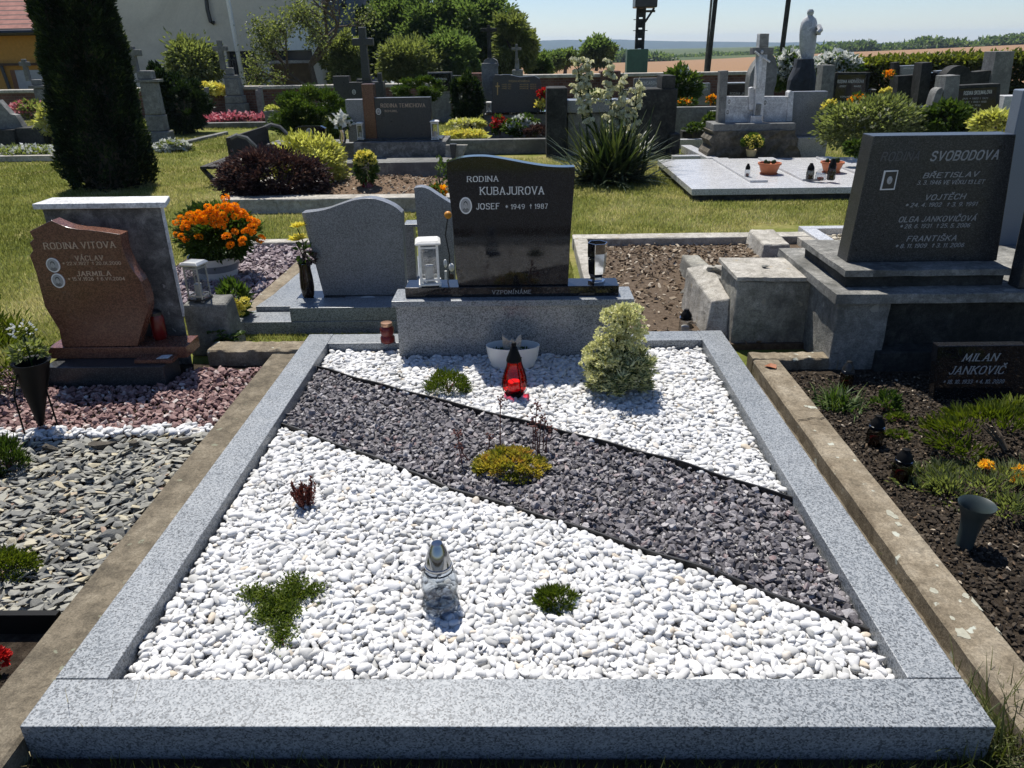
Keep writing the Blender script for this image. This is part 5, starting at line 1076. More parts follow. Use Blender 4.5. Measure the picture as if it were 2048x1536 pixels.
P, D = ball(500, (.11, .1, .16), .3); P = P+np.array((x, Yv, .34)); V, F = kites(P, D, .06, .03); npmesh('foliage', V, F, 'leaf', t, rep2(rng.random(len(P))))
P, D = ball(260, (.095, .09, .09), .6, -.3); P = P+np.array((x, Yv, .42)); V, F = kites(P, D, .05, .045); npmesh('blossoms', V, F, 'yellow_petal', t, rep2(rng.random(len(P))))
bush('seedling_plant', 'slim young green plant at the right end of the brown mulch', 'plant', (hx(882, 8.6, 350), 8.6, .2), (.06, .06, .18), 120, .05, 'leaf', 10, .3, base=(hx(882, 8.6, 350), 8.6, .05))
t = flowers('marigold_plant', 'few low orange flowers peeking out behind the narrow grey tablet', 'plant', (872, 385), (18, 10), 7.6, 200, .05, 'leaf', 'orange_petal', 14, .05)

# ---- TEMICHOVA stone --------------------------------------------------
YT2 = 10.35; t = root('headstone', 'wide brown and grey headstone of the TEMICHOVA family on a stained block', 'headstone', (hx(790, YT2, 280), YT2, 0))
bar('lower_step', 676, 905, 325, 348, YT2-.55, .5, 'sand_stone', t, True); bar('base_block', 707, 893, 284, 325, YT2-.05, .7, 'slab_stain', t, True)
bar('plinth', 715, 884, 278, 284, YT2+.1, .4, 'granite_dark', t)
st = bar('tablet', 748, 863, 195, 279, YT2+.2, .14, 'granite_dark', t)
bar('cross_column', 727, 750, 168, 279, YT2+.18, .18, 'granite_brown', t); bar('side_tablet', 694, 729, 199, 284, YT2+.2, .16, 'granite_grey', t)
text(st, 'RODINA TEMICHOVA', (762, 214.5), (850, 214), 7, YT2+.2, 'letter_gold', serif=True); text(st, 'BOHUMIL', (770, 224), (795, 224), 4, YT2+.2, 'letter_gold'); portrait(st, (757, 223), 5, 6.5, YT2+.2)
wlantern('small white lantern at the left end of the TEMICHOVA headstone', 722, 244, 279, 11, YT2+.12); wlantern('small white lantern at the right end of the TEMICHOVA headstone', 871, 240, 279, 14, YT2+.12)
t = root('headstone', 'small black tablet with two oval portraits under the globe thuja', 'headstone', (hx(620, 10.6, 300), 10.6, 0))
st = slab('tablet', [(588, 310), (590, 256), (600, 252), (640, 252), (650, 257), (650, 310)], 10.6, .1, 'granite_black', t, 0); portrait(st, (619, 264), 6, 8, 10.6); portrait(st, (622, 291), 5, 7, 10.6)
bar('base', 535, 720, 287, 330, 10.72, .5, 'sand_stone', t, True)
t = flowers('bouquet_vase', 'glass vase of white lilies left of the TEMICHOVA headstone', 'flower vase', (685, 248), (11, 18), 10.45, 60, .06, 'leaf', 'white_petal', 22, .08, zmin=.2)
MB().lathe((hx(686, 10.45, 280), 10.45, hz(686, 286, 10.45)), [(.03, 0), (.05, .06), (.035, .13), (.05, .17)], 14).build('vase_body', 'steel', t, smooth=True)
t = root('memorial_panel', 'pale glazed slab and dark tapered vase right of the TEMICHOVA block', 'stone slab', (hx(910, 10.2, 330), 10.2, 0))
slab('panel', [(890, 345), (891, 290), (935, 290), (912, 345)], 10.25, .06, 'concrete_pale', t, 0); slab('dark_vase', [(905, 330), (899, 288), (913, 288), (910, 330)], 10.15, .06, 'granite_dark', t, 0)

# ---- globe thujas and cone -------------------------------------------
def globe(label, cx, cy, rx, rz, Y, n, leaf, mat, k=46, nm='globe_thuja'):
    c = h(cx, cy, Y); r = (hx(cx+rx, Y, cy)-hx(cx-rx, Y, cy))/2; q = (hz(cx, cy-rz, Y)-hz(cx, cy+rz, Y))/2
    return bush(nm, label, 'shrub', (c.x, c.y+r*.4, max(c.z, q*.9)), (r, r, q), n, leaf, mat, k, .105, None, -1, .86, upbias=.15, wid=.6, base=(c.x, c.y+r*.4, 0))
globe('big globe thuja with bright green lumps behind the small black tablet', 617, 236, 68, 52, 12.2, 22000, .04, 'thuja_green', 40)
globe('smaller globe thuja behind the TEMICHOVA headstone', 836, 180, 44, 22, 15.5, 9000, .045, 'thuja_green', 30)
globe('slim dark cone thuja left of the tall grey pedestal', 932, 205, 26, 50, 14.0, 6000, .06, 'thuja', 40, 'cone_thuja')
globe('wide dark thuja bush right of the tall column thuja', 354, 206, 48, 50, 16.2, 12000, .07, 'thuja', 40)
globe('pointed dark conifer between the tall thuja and the wide bush', 316, 184, 15, 46, 16.0, 3000, .09, 'thuja', 24, 'cone_thuja')

# ---- left background graves ------------------------------------------
def cross(t, px, ptop, pbot, parm, armw, w, Y, mat, th=None, arm_h=None):
    """upright cross: shaft px column, rows ptop..pbot, arm row parm"""
    z1, z0, za = hz(px, ptop, Y), hz(px, pbot, Y), hz(px, parm, Y); s_ = hx(px+1, Y, ptop)-hx(px, Y, ptop); W = w*s_/2; A = armw*s_/2; x = hx(px, Y, (ptop+pbot)/2); th = th or 2*W; ah = (arm_h or w)*s_/2
    pts = [(x-W*1.15, z0), (x+W*1.15, z0), (x+W, za-ah), (x+A, za-ah), (x+A, za+ah), (x+W, za+ah), (x+W, z1), (x-W, z1), (x-W, za+ah), (x-A, za+ah), (x-A, za-ah), (x-W, za-ah)]
    return MB().prism(pts, Y, Y+th).build('cross', mat, t, .012)
def monument(label, steps, Y, mat, crossargs=None, nm='cross_monument'):
    t = root(nm, label, 'monument', (hx(steps[0][0], Y, steps[0][2]), Y, 0))
    for i, (pc, w, pt, pb, nmp) in enumerate(steps):
        ym = (pt+pb)/2; x = hx(pc, Y, ym); s_ = (hx(pc+1, Y, ym)-hx(pc, Y, ym)); W = w*s_/2; z1 = hz(pc, pt, Y); z0 = 0 if i == 0 else hz(pc, pb, Y)+.001
        y0 = Y+.3-W*.7; y1 = Y+.3+W*.7; q = .9 if nmp == 'shaft' else 1
        MB().loft([[(x-W, y0, z0), (x+W, y0, z0), (x+W, y1, z0), (x-W, y1, z0)], [(x-W*q, y0, z1), (x+W*q, y0, z1), (x+W*q, y1, z1), (x-W*q, y1, z1)]]).build(nmp, mat, t, .02)
    if crossargs: cross(t, *crossargs[:6], Y+.22, mat)
    return t
monument('pale stone cross on a stepped pedestal in front of the orange house', [(80, 44, 213, 240, 'base'), (70, 26, 178, 213, 'shaft'), (63, 34, 172, 178, 'cornice'), (59, 20, 160, 172, 'neck')], 17.0, 'sand_stone', (50, 118, 162, 128, 20, 8))
monument('tall grey stone cross pedestal directly right of the column thuja', [(308, 44, 265, 290, 'base'), (300, 36, 232, 265, 'plinth'), (290, 34, 166, 232, 'shaft'), (284, 44, 160, 166, 'cornice'), (277, 30, 142, 160, 'neck')], 14.5, 'sand_stone', (264, 92, 146, 106, 36, 12))
monument('slender stone cross on a round pedestal before the grey building door', [(467, 40, 208, 228, 'base'), (463, 36, 192, 208, 'plinth'), (459, 31, 157, 192, 'shaft'), (455, 28, 151, 157, 'cornice'), (451, 16, 136, 151, 'neck')], 20.0, 'sand_stone', (441, 80, 140, 97, 29, 9))
t = root('headstone', 'low sloping grey gravestone with black blocks at the far left rim', 'headstone', (hx(20, 13.5, 290), 13.5, 0))
slab('tablet', [(-30, 262), (-5, 200), (20, 228), (30, 230), (52, 264)], 13.6, .15, 'sand_stone', t); bar('block', -30, 30, 260, 297, 13.4, .5, 'concrete_dark', t, True); bar('block', 34, 88, 256, 297, 13.45, .5, 'concrete_dark', t, True)
t = root('grave_kerb', 'grey kerb edging the white flower strip left of the column thuja', 'grave kerb', (hx(40, 12.35, 322), 12.35, 0)); bar('front_bar', -60, 122, 312, 323, 12.3, .12, 'concrete_pale', t, True, .01)
flowers('snow_in_summer', 'strip of silvery white flowers left of the column thuja', 'flower bed', (45, 308), (80, 12), 12.9, 2600, .06, 'leaf_willow', 'white_petal', 320, .06)
flowers('snow_in_summer', 'strip of silvery white flowers right of the column thuja foot', 'flower bed', (345, 296), (32, 10), 13.4, 900, .06, 'leaf_willow', 'white_petal', 130, .07)
flowers('variegated_shrub', 'leafy white and green shrub by the left gravestones', 'shrub', (104, 262), (22, 38), 13.6, 1600, .08, 'golden', 'white_petal', 60, .06)
flowers('flower_bed', 'pink and white flower stalks below the pale stone cross', 'flower bed', (62, 222), (42, 15), 16.3, 900, .09, 'leaf_willow', 'pink_petal', 60, .08)
flowers('flower_bed', 'bed of pink begonias in front of the slender stone cross', 'flower bed', (466, 240), (66, 8), 18.2, 1500, .08, 'barberry', 'pink_petal', 190, .10)
flowers('flower_bush', 'bright yellow blooms on a bush left of the slender stone cross', 'shrub', (424, 184), (24, 11), 20.4, 700, .1, 'golden', 'yellow_petal', 130, .12, zmin=.3)
t = root('grave_kerb', 'dark low kerb in front of the pink begonias', 'grave kerb', (hx(430, 17.4, 250), 17.4, 0)); bar('front_bar', 320, 530, 246, 254, 17.4, .2, 'sand_stone', t, True, .01)
t = root('grave_kerb', 'dark slanting kerb lying in the lawn right of the column thuja', 'grave kerb', (hx(410, 14.6, 280), 14.6, 0))
a, b = g(368, 288, 0), g(452, 268, 0); MB().prismz([(a.x, a.y), (a.x+.1, a.y-.12), (b.x+.1, b.y-.12), (b.x, b.y)], -.02, .06).build('side_bar', 'sand_stone', t, .01)
for px, lab in ((411, 'short stone post left of the slender cross'), (478 if 0 else 519, 'short stone post right of the slender cross')):
    t = root('stone_post', lab, 'post', (hx(px, 19.1, 220), 19.1, 0), 'stone posts around the slender cross'); bar('post_body', px-6, px+6, 180, 228, 19.1, .15, 'sand_stone', t, True, .01); bar('post_cap', px-4, px+4, 175, 180, 19.13, .1, 'sand_stone', t)
t = root('plant_pot', 'grey stone planter with a yellow green cushion left of the globe thuja', 'planter', (hx(540, 17.0, 245), 17, 0)); bar('pot_body', 529, 552, 222, 247, 17, .3, 'sand_stone', t, True, .02)
P, D = ball(200, (.13, .13, .08), .6, 0); P = P+np.array((hx(540, 17, 222), 17.15, hz(540, 222, 17))); V, F = kites(P, D, .06, .04); npmesh('foliage', V, F, 'golden', t, rep2(rng.random(len(P))))
t = root('headstone', 'dark monument with a tall black cross and side tablets before the trees', 'headstone', (hx(725, 16.8, 210), 16.8, 0))
st = bar('tablet', 700, 768, 164, 215, 16.8, .25, 'granite_dark', t, True); bar('side_tablet', 668, 700, 152, 215, 16.9, .2, 'granite_dark', t, True); bar('post', 755, 763, 146, 165, 16.85, .1, 'granite_dark', t); bar('neck', 713, 742, 158, 165, 16.85, .15, 'granite_dark', t)
cross(t, 727, 54, 159, 84, 42, 14, 16.82, 'granite_dark'); portrait(st, (708, 184), 3.5, 5, 16.8)

# ---- centre background graves ------------------------------------------
t = root('name_tablet', 'black framed tablet on the wall right of the small globe thuja', 'tablet', (hx(882, 18, 200), 18.0, 0)); st = bar('frame', 856, 905, 144, 187, 18.0, .12, 'sand_stone', t); q = bar('plate', 859, 902, 147, 182, 17.985, .02, 'granite_black', t, bev=0); bar('support', 860, 900, 187, 215, 18, .3, 'sand_stone', t, True)
text(q, 'RODINA BERKOVA', (864, 160.5), (894, 160), 4, 17.985, 'letter_white')
bar('side_wall', 905, 928, 151, 215, 18.02, .2, 'granite_dark', t, True)
Yp = 14.6; t = root('cross_pedestal', 'tall light grey pedestal with a thin stone cross before the trees', 'monument', (hx(980, Yp, 230), Yp, 0))
bar('pedestal', 964, 996, 126, 232, Yp, .35, 'sand_stone', t, True, .02); slab('shoulder', [(964, 132), (968, 121), (975, 116), (986, 116), (994, 121), (997, 132)], Yp+.05, .25, 'sand_stone', t); cross(t, 978, 50, 118, 60, 34, 7, Yp+.12, 'concrete_dark')
t = root('headstone', 'dark arched headstone with gilt lettering right of the tall grey pedestal', 'headstone', (hx(1035, 14.2, 230), 14.2, 0))
st = slab('tablet', smoothpoly([(986, 228), (986, 157), (1000, 150), (1018, 149.5), (1040, 154), (1080, 158), (1080, 228)], 3), 14.2, .16, 'granite_dark', t); bar('base', 969, 1100, 228, 262, 14.15, .45, 'sand_stone', t, True); bar('plinth', 972, 1096, 224, 229, 14.12, .4, 'granite_black', t)
text(st, 'RODINA KOVAROVA', (1018, 164), (1059, 164), 3.5, 14.2, 'letter_gilt')
for yy in (170, 174, 178): text(st, 'KAREL 1921', (1004, yy), (1022, yy), 2.2, 14.2, 'letter_gilt'); text(st, 'MARIE 1925', (1040, yy), (1072, yy), 2.2, 14.2, 'letter_gilt')
cr = [(994, 190), (996, 190), (996, 174), (999, 174), (999, 171), (996, 171), (996, 165), (994, 165), (994, 171), (991, 171), (991, 174), (994, 174)]; slab('emblem', cr, 14.19, .012, 'letter_gilt', st, bev=0)
wlantern('small white lantern in front of the tall grey pedestal', 978, 203, 224, 9, 14.13)
monument('slender weathered stone cross far behind the arched headstone', [(1035, 22, 140, 152, 'base'), (1034, 9, 118, 140, 'shaft')], 19.5, 'sand_stone', (1033, 88, 122, 98, 20, 5))
flowers('begonia_pot', 'orange red blooms right of the arched headstone', 'potted flowers', (1087, 193), (8, 12), 13.9, 60, .06, 'leaf', 'red_petal', 26, .07, zmin=.2)
flowers('flower_arrangement', 'yellow flower arrangement in a white dish beside the arched headstone', 'potted flowers', (1083, 212), (9, 10), 13.85, 60, .06, 'leaf', 'yellow_petal', 22, .06, zmin=.2)
t = root('grave_kerb', 'pale kerb along the front of the mixed yellow and white flower grave', 'grave kerb', (hx(990, 12.4, 290), 12.4, 0)); bar('front_bar', 886, 1096, 279, 290, 12.4, .16, 'sand_stone', t, True, .01); mb = MB(); mb.box(hx(890, 12.6, 285), hx(1096, 12.6, 285), 12.56, 14.1, 0, .06); struct(mb.build('plot_soil', 'soil'))
flowers('stonecrop_mat', 'glowing yellow stonecrop mat at the left front of the flower grave', 'plant', (930, 271), (40, 7), 12.8, 1500, .05, 'golden', 'yellow_petal', 240, .05)
flowers('shrub_plant', 'cream variegated shrub at the left back of the flower grave', 'shrub', (934, 250), (30, 8), 13.5, 900, .06, 'golden', 'cream_petal', 40, .05)
flowers('geranium_plant', 'red geraniums between the variegated plants of the flower grave', 'plant', (1000, 252), (14, 16), 13.5, 350, .06, 'leaf', 'red_petal', 14, .07)
flowers('variegated_plant', 'white and green leafy plant in the middle of the flower grave', 'plant', (1043, 256), (28, 17), 13.2, 900, .08, 'leaf', 'white_petal', 110, .07)
flowers('brown_cushion', 'dull brown dome shaped cushion at the right of the flower grave', 'plant', (1072, 264), (22, 11), 13.0, 900, .04, 'barberry', None)

# big dark stones behind the yucca ----------------------------------------
Yd2 = 11.9; t = root('family_tomb', 'massive dark grey stone monument behind the flowering yucca', 'tomb', (hx(1220, Yd2, 310), Yd2, 0))
bar('side_block', 1093, 1134, 176, 312, Yd2, .6, 'concrete_dark', t, True, .012); bar('middle_panel', 1135, 1262, 226, 312, Yd2+.2, .3, 'concrete_grey', t, True, .012); bar('lintel', 1134, 1262, 200, 225, Yd2+.12, .4, 'granite_grey', t, False, .01)
bar('side_block', 1263, 1352, 178, 312, Yd2, .6, 'concrete_dark', t, True, .012); bar('pillar', 1324, 1351, 151, 178, Yd2+.02, .5, 'concrete_dark', t, False, .01); bar('base_step', 1338, 1360, 268, 318, Yd2-.1, .6, 'concrete_dark', t, True, .012)
Yn = 15.5; t = root('name_tablet', 'grey framed tablet lettered CABICAROVA behind the yucca', 'tablet', (hx(1300, Yn, 200), Yn, 0)); bar('frame', 1268, 1325, 156, 179, Yn, .1, 'sand_stone', t); q = bar('plate', 1271, 1322, 159, 176, Yn-.012, .02, 'granite_grey', t, bev=0); bar('support', 1240, 1320, 179, 225, Yn, .3, 'concrete_dark', t, True); text(q, 'CABICAROVA', (1278, 169), (1318, 168.5), 5.5, Yn-.012, 'letter_white')
flowers('flower_arrangement', 'white and yellow blooms on the lintel behind the yucca', 'potted flowers', (1190, 192), (22, 8), Yd2+.2, 80, .06, 'leaf', 'cream_petal', 26, .08, zmin=.4)
# yucca
Yy = 10.0; cx = hx(1218, Yy, 360); t = strap('x', 1218, 362, 600, .86, 'yucca', z=.0, name='yucca_plant', spread=.13, w=.045, arch=.42, lo=.25)
t['label'] = 'large yucca with sword leaves and tall spires of cream bells'; cyk = t.location.y
def spire(cpx, ptop, pbot, wpx, lean, n):
    b = Vector((cx+random.uniform(-.08, .08), Yy, .3)); y = Yy-.05; m = MB(); tip = h(cpx+lean, ptop, y); low = h(cpx, pbot, y); m.tube([b, low, tip], [.018, .014, .005], 6)
    P, D = [], []; nb = max(10, n//6)
    for i in range(nb):
        f = (i+random.random())/nb; c = low.lerp(tip, f); a = random.uniform(0, 6.28); L = (hx(cpx+wpx, y, pbot)-hx(cpx, y, pbot))*(.95-.5*f)*random.uniform(.5, 1.15); e = c+Vector((L*math.cos(a), L*.9*math.sin(a), L*random.uniform(.2, .7))); m.tube([c, e], [.006, .003], 4)
        for k in range(random.randint(4, 7)):
            q = c.lerp(e, random.uniform(.25, 1.05))+Vector((random.gauss(0, .012), random.gauss(0, .012), -.025)); t0 = random.uniform(0, 6); sw = random.uniform(-.25, .25)
            for j in range(6): an = j*2*math.pi/6+t0; P.append((q.x, q.y, q.z)); D.append((.62*math.cos(an)+sw, .62*math.sin(an), -1))
    m.build('flower_stalk', 'leaf', t)
    V, F = kites(np.array(P), np.array(D), rng.uniform(.045, .068, len(P)), .042, up=(0, 0, 1), fold=-.1, droop=-.15); npmesh('flower_spire', V, F, 'cream_petal', t, rep2(rng.random(len(P))))
spire(1166, 112, 240, 30, -12, 200); spire(1176, 116, 215, 24, 4, 110); spire(1222, 112, 290, 26, 0, 200); spire(1238, 150, 305, 34, 4, 230); spire(1262, 160, 290, 30, 14, 190)

# ---- right: shiny flat slab, cross group -----------------------------------
p0, p1, p2, p3 = g(1326, 326, .13), g(1384, 378, .13), g(2010, 362, .13), g(1420, 318, .13)
t = root('grave_slab', 'wide polished pale granite slab grave with two raised strips', 'grave slab', (3.5, 9.5, 0))
yf = p1.y; ybk = g(1400, 318, .13).y; x0 = p1.x
MB().box(x0, 6.4, yf, ybk, .06, .13).build('top_slab', 'granite_slab', t, .006); MB().box(x0+.02, 6.38, yf+.03, ybk-.02, -.02, .0598).build('footing', 'concrete_dark', t)
for a, b in (((1500, 365), (1420, 320)), ((1605, 362), (1540, 320)), ((1722, 352), (1680, 322))):
    q = g(*a, .131); w = g(a[0]+18, a[1], .131).x-q.x; MB().box(q.x, q.x+.2, q.y, ybk-.1, .1305, .155).build('raised_strip', 'granite_slab', t, .004)
t = root('grave_kerb', 'narrow pale kerb behind the left corner of the polished slab', 'grave kerb', (hx(1380, 11.2, 318), 11.2, 0)); bar('front_bar', 1346, 1420, 312, 320, 11.15, .14, 'granite_slab', t, True); bar('back_bar', 1345, 1440, 279, 286, 12.8, .15, 'granite_slab', t, True)
a, b = g(1362, 290, .12), g(1415, 316, .12); MB().prismz([(a.x, a.y), (a.x+.16, a.y), (b.x+.16, b.y), (b.x, b.y)], -.02, .12).build('side_bar', 'granite_slab', t, .006)
Yr = 11.0; t = root('rock_plinth', 'rough layered rock carrying the white cross and marble tablets', 'monument base', (hx(1508, Yr, 318), Yr, 0))
m = MB(); R = []
for i, (pl, pr, py) in enumerate(((1412, 1602, 322), (1414, 1600, 305), (1424, 1592, 292), (1418, 1596, 280), (1428, 1590, 270), (1424, 1592, 262))):
    xl, xr, z = hx(pl, Yr, py), hx(pr, Yr, py), max(0, hz(1508, py, Yr)); ring = []
    for kx in range(12): f = kx/11; ring.append((xl+(xr-xl)*f, Yr+random.uniform(-.03, .03), z+random.uniform(-.01, .01)))
    for kx in range(12): f = 1-kx/11; ring.append((xl+(xr-xl)*f, Yr+.55, z))
    R.append(ring)
m.loft(R); m.build('rock_body', 'rock', t); bar('ledge', 1427, 1592, 247, 263, Yr+.03, .5, 'sand_stone', t, False, .01)
t = root('marble_memorial', 'worn white marble cross memorial with two tablets of faded names', 'memorial', (hx(1510, 11.2, 247), 11.2, hz(1510, 247, Yr+.03)))
A_ = slab('tablet', [(1450, 247), (1450, 193), (1508, 193), (1506, 247)], 11.25, .12, 'marble', t); B_ = slab('tablet', [(1525, 247), (1528, 193), (1578, 193), (1573, 247)], 11.25, .12, 'marble', t)
slab('side_post', [(1436, 248), (1441, 142), (1457, 141), (1450, 248)], 11.22, .16, 'sand_stone', t); slab('side_post', [(1573, 243), (1578, 185), (1582, 181), (1588, 185), (1584, 243)], 11.22, .16, 'marble', t); slab('side_post', [(1498, 220), (1500, 176), (1506, 174), (1510, 178), (1508, 220)], 11.2, .1, 'marble', t)
slab('cross_foot', [(1500, 247), (1503, 232), (1524, 232), (1525, 247)], 11.12, .22, 'marble', t); slab('cross_shaft', [(1508, 233), (1520, 68), (1538, 68), (1526, 233)], 11.15, .14, 'marble', t); slab('cross_arm', [(1505, 109), (1506, 95), (1548, 95), (1547, 109)], 11.145, .15, 'sand_stone', t)
slab('cross_head', [(1519, 95), (1521, 67), (1539, 67), (1537, 95)], 11.14, .17, 'sand_stone', t, bev=.008); m = MB(); fy = 11.12; q = [h(1522, 112, fy), h(1519, 140, fy), h(1516, 175, fy)]; m.tube(q, [.025, .035, .018], 8); m.tube([h(1510, 103, fy), h(1523, 113, fy), h(1540, 124, fy)], .014, 6); m.ell(h(1524, 104, fy), (.02, .02, .026)); m.build('figure', 'marble', t, smooth=True)
bar('plate', 1512, 1522, 208, 230, 11.13, .02, 'sand_stone', t)
for (x, y) in ((1458, 203), (1455, 224), (1530, 205)): portrait(A_ if x < 1500 else B_, (x, y), 4.5, 6, 11.25)
for i, (s_, l, r_, yy) in enumerate((('JAN DUDEK', 1466, 1500, 203), ('* 1891', 1468, 1492, 210), ('ANNA', 1466, 1490, 217), ('* 1897', 1468, 1494, 225))): text(A_, s_, (l, yy), (r_, yy), 3.4, 11.25, 'photo_grey')
for i, (s_, l, r_, yy) in enumerate((('FRANT. DUDEK', 1538, 1571, 204), ('* 1925', 1540, 1562, 211))): text(B_, s_, (l, yy), (r_, yy), 3.4, 11.25, 'photo_grey')
t = root('headstone', 'grey arched stone with wing like carving behind the white marble cross', 'headstone', (hx(1528, 12.3, 200), 12.3, 0)); slab('tablet', smoothpoly([(1496, 260), (1499, 165), (1505, 140), (1518, 120), (1535, 108), (1548, 112), (1554, 130), (1553, 165), (1548, 185), (1546, 260)], 3), 12.3, .25, 'sand_stone', t, 0)
t = root('headstone', 'plain grey upright stone on a pale block right of the marble memorial', 'headstone', (hx(1620, 11.3, 300), 11.3, 0)); bar('tablet', 1578, 1650, 183, 275, 11.35, .14, 'granite_grey', t, bev=.006); bar('base_block', 1594, 1653, 275, 318, 11.2, .4, 'granite_slab', t, True)
t = root('name_tablet', 'black tablet lettered RODINA JAŠA left behind the marble memorial', 'tablet', (hx(1475, 13.2, 220), 13.2, 0)); q = bar('plate', 1455, 1500, 168, 192, 13.2, .1, 'granite_black', t); bar('cap', 1453, 1502, 165, 168, 13.19, .14, 'granite_slab', t); bar('support', 1455, 1500, 192, 240, 13.22, .2, 'sand_stone', t, True); text(q, 'RODINA JAŠA', (1460, 190), (1496, 189.5), 5, 13.2, 'letter_grey')
# objects on the polished slab
def pot_flower(): pass
p = g(1502, 314, .13); Yo = 10.85; t = root('potted_flowers', 'cream pot of yellow flowers in front of the layered rock', 'potted flowers', (hx(1502, Yo, 314), Yo, .13)); x = hx(1502, Yo, 310); zt = hz(1502, 299, Yo)
MB().lathe((x, Yo, .13), [(.055, 0), (.075, zt-.13), (.07, zt-.13), (.001, zt-.16)], 20).build('pot_body', plain('cream_pot', (.5, .4, .22), .6), t, smooth=True)
P, D = ball(500, (.13, .11, .1), .4, -.4); P = P+np.array((x, Yo, zt+.09)); V, F = kites(P, D, .05, .03); npmesh('foliage', V, F, 'leaf', t, rep2(rng.random(len(P))))
for i in range(16):
    q, d = ball(22, (.022, .018, .02), .6); q = q+np.array((x+random.uniform(-.12, .12), Yo-.08+random.uniform(-.03, .03), zt+.09+random.uniform(-.05, .09))); V, F = kites(q, d, .022, .02); npmesh('flower', V, F, 'yellow_petal', t, rep2(rng.random(len(q))))
for (px, py, lab) in ((1537, 348, 'terracotta bowl of cacti alone in the middle of the polished slab'), (1662, 345, 'terracotta bowl behind the dark candle lanterns on the polished slab')):
    c = g(px, py, .13); t = root('cactus_bowl', lab, 'planter', c, 'terracotta bowls on the polished slab'); r = (hx(px+23, c.y, 330)-hx(px-23, c.y, 330))/2; hb = hz(px, 328, c.y)-.13 if px < 1600 else hz(px, 326, c.y)-.13
    MB().lathe(c, [(r*.72, 0), (r*.78, .012), (r*.7, .016)], 28).build('saucer', 'terracotta', t, smooth=True); MB().lathe((c.x, c.y, c.z+.0165), [(r*.66, 0), (r*.9, hb*.8), (r, hb*.82), (r*1.0, hb), (r*.9, hb), (r*.85, hb*.8), (.001, hb*.78)], 30).build('bowl_body', 'terracotta', t, smooth=True)
    m = MB()
    for i in range(5): m.ell((c.x+random.uniform(-.5, .5)*r, c.y+random.uniform(-.3, .3)*r, c.z+hb+.02), (.025, .025, random.uniform(.02, .045)), 8, 6)
    m.build('cactus', 'thuja_green' if 0 else 'leaf', t, smooth=True)
candle('small clear lantern with red candle at the left of the polished slab', 1494, 353, 327, 11, .156, glassm='glass')
candle('tall dark pointed lantern left in the group of three on the polished slab', 1619, 358, 326, 16, .156, cap='black_plastic')
candle('squat clear glass lantern in the middle of the group of three on the polished slab', 1640, 360, 338, 22, .156, glassm='glass', cap='glass')
candle('tall brown lantern with black cap right in the group of three on the polished slab', 1661, 360, 317, 17, .156)
flowers('bouquet_vase', 'slim black vase of yellow flowers right of the plain grey upright stone', 'flower vase', (1660, 218), (13, 14), 11.1, 90, .05, 'leaf', 'yellow_petal', 36, .05, zmin=.3)
slab('vase_body', [(1643, 272), (1642, 240), (1656, 232), (1652, 272)], 11.1, .07, 'granite_black', bpy.data.objects[[o.name for o in bpy.data.objects if o.get('label') == 'slim black vase of yellow flowers right of the plain grey upright stone'][0]])
# small graves between the tomb and the memorial
t = root('grave_kerb', 'grey walled grave with planting boxes left of the marble memorial', 'grave kerb', (hx(1390, 13.6, 250), 13.6, 0)); bar('front_wall', 1346, 1440, 214, 246, 14.6, .2, 'sand_stone', t, True); bar('step', 1365, 1440, 262, 276, 13.2, .25, 'concrete_dark', t, True); bar('post', 1422, 1440, 222, 240, 14.3, .15, 'sand_stone', t, True)
globe('dark green flat cushion shrub left of the layered rock', 1393, 256, 18, 7, 13.0, 600, .05, 'thuja_green', 20, 'cushion_shrub'); globe('small spiky green shrub left of the layered rock', 1423, 243, 13, 13, 13.4, 600, .06, 'thuja_green', 20, 'cushion_shrub')
flowers('flower_bed', 'orange begonias on the grey walled grave', 'flower bed', (1372, 207), (18, 7), 15.2, 200, .06, 'leaf', 'orange_petal', 13, .055, zmin=.3); flowers('flower_bed', 'salmon flowers in a pot right on the grey walled grave', 'flower bed', (1424, 202), (10, 7), 15.2, 100, .06, 'leaf', 'orange_petal', 14, .07, zmin=.3)
t = root('headstone', 'small grey headstone with white lettering against the brick wall', 'headstone', (hx(1407, 17.5, 200), 17.5, 0)); q = slab('tablet', [(1391, 210), (1393, 167), (1421, 166), (1420, 210)], 17.5, .15, 'granite_grey', t, 0); text(q, 'RODINA', (1397, 174), (1416, 173.5), 4, 17.5); text(q, 'VLKOVA', (1397, 181), (1416, 180.5), 4, 17.5)
flowers('rose_bush', 'green climbing rose with white blooms right of the dark tomb', 'shrub', (1362, 180), (28, 36), 16.5, 2200, .12, 'leaf', 'white_petal', 16, .12, zmin=.3)
flowers('rose_bush', 'white rose hedge crowded with blooms left of the statue', 'shrub', (1580, 148), (32, 36), 17.2, 2600, .1, 'leaf', 'white_petal', 200, .15, zmin=.3); flowers('rose_bush', 'white rose hedge crowded with blooms right of the statue', 'shrub', (1668, 135), (42, 20), 17.8, 2000, .1, 'leaf', 'white_petal', 160, .15, zmin=.3)
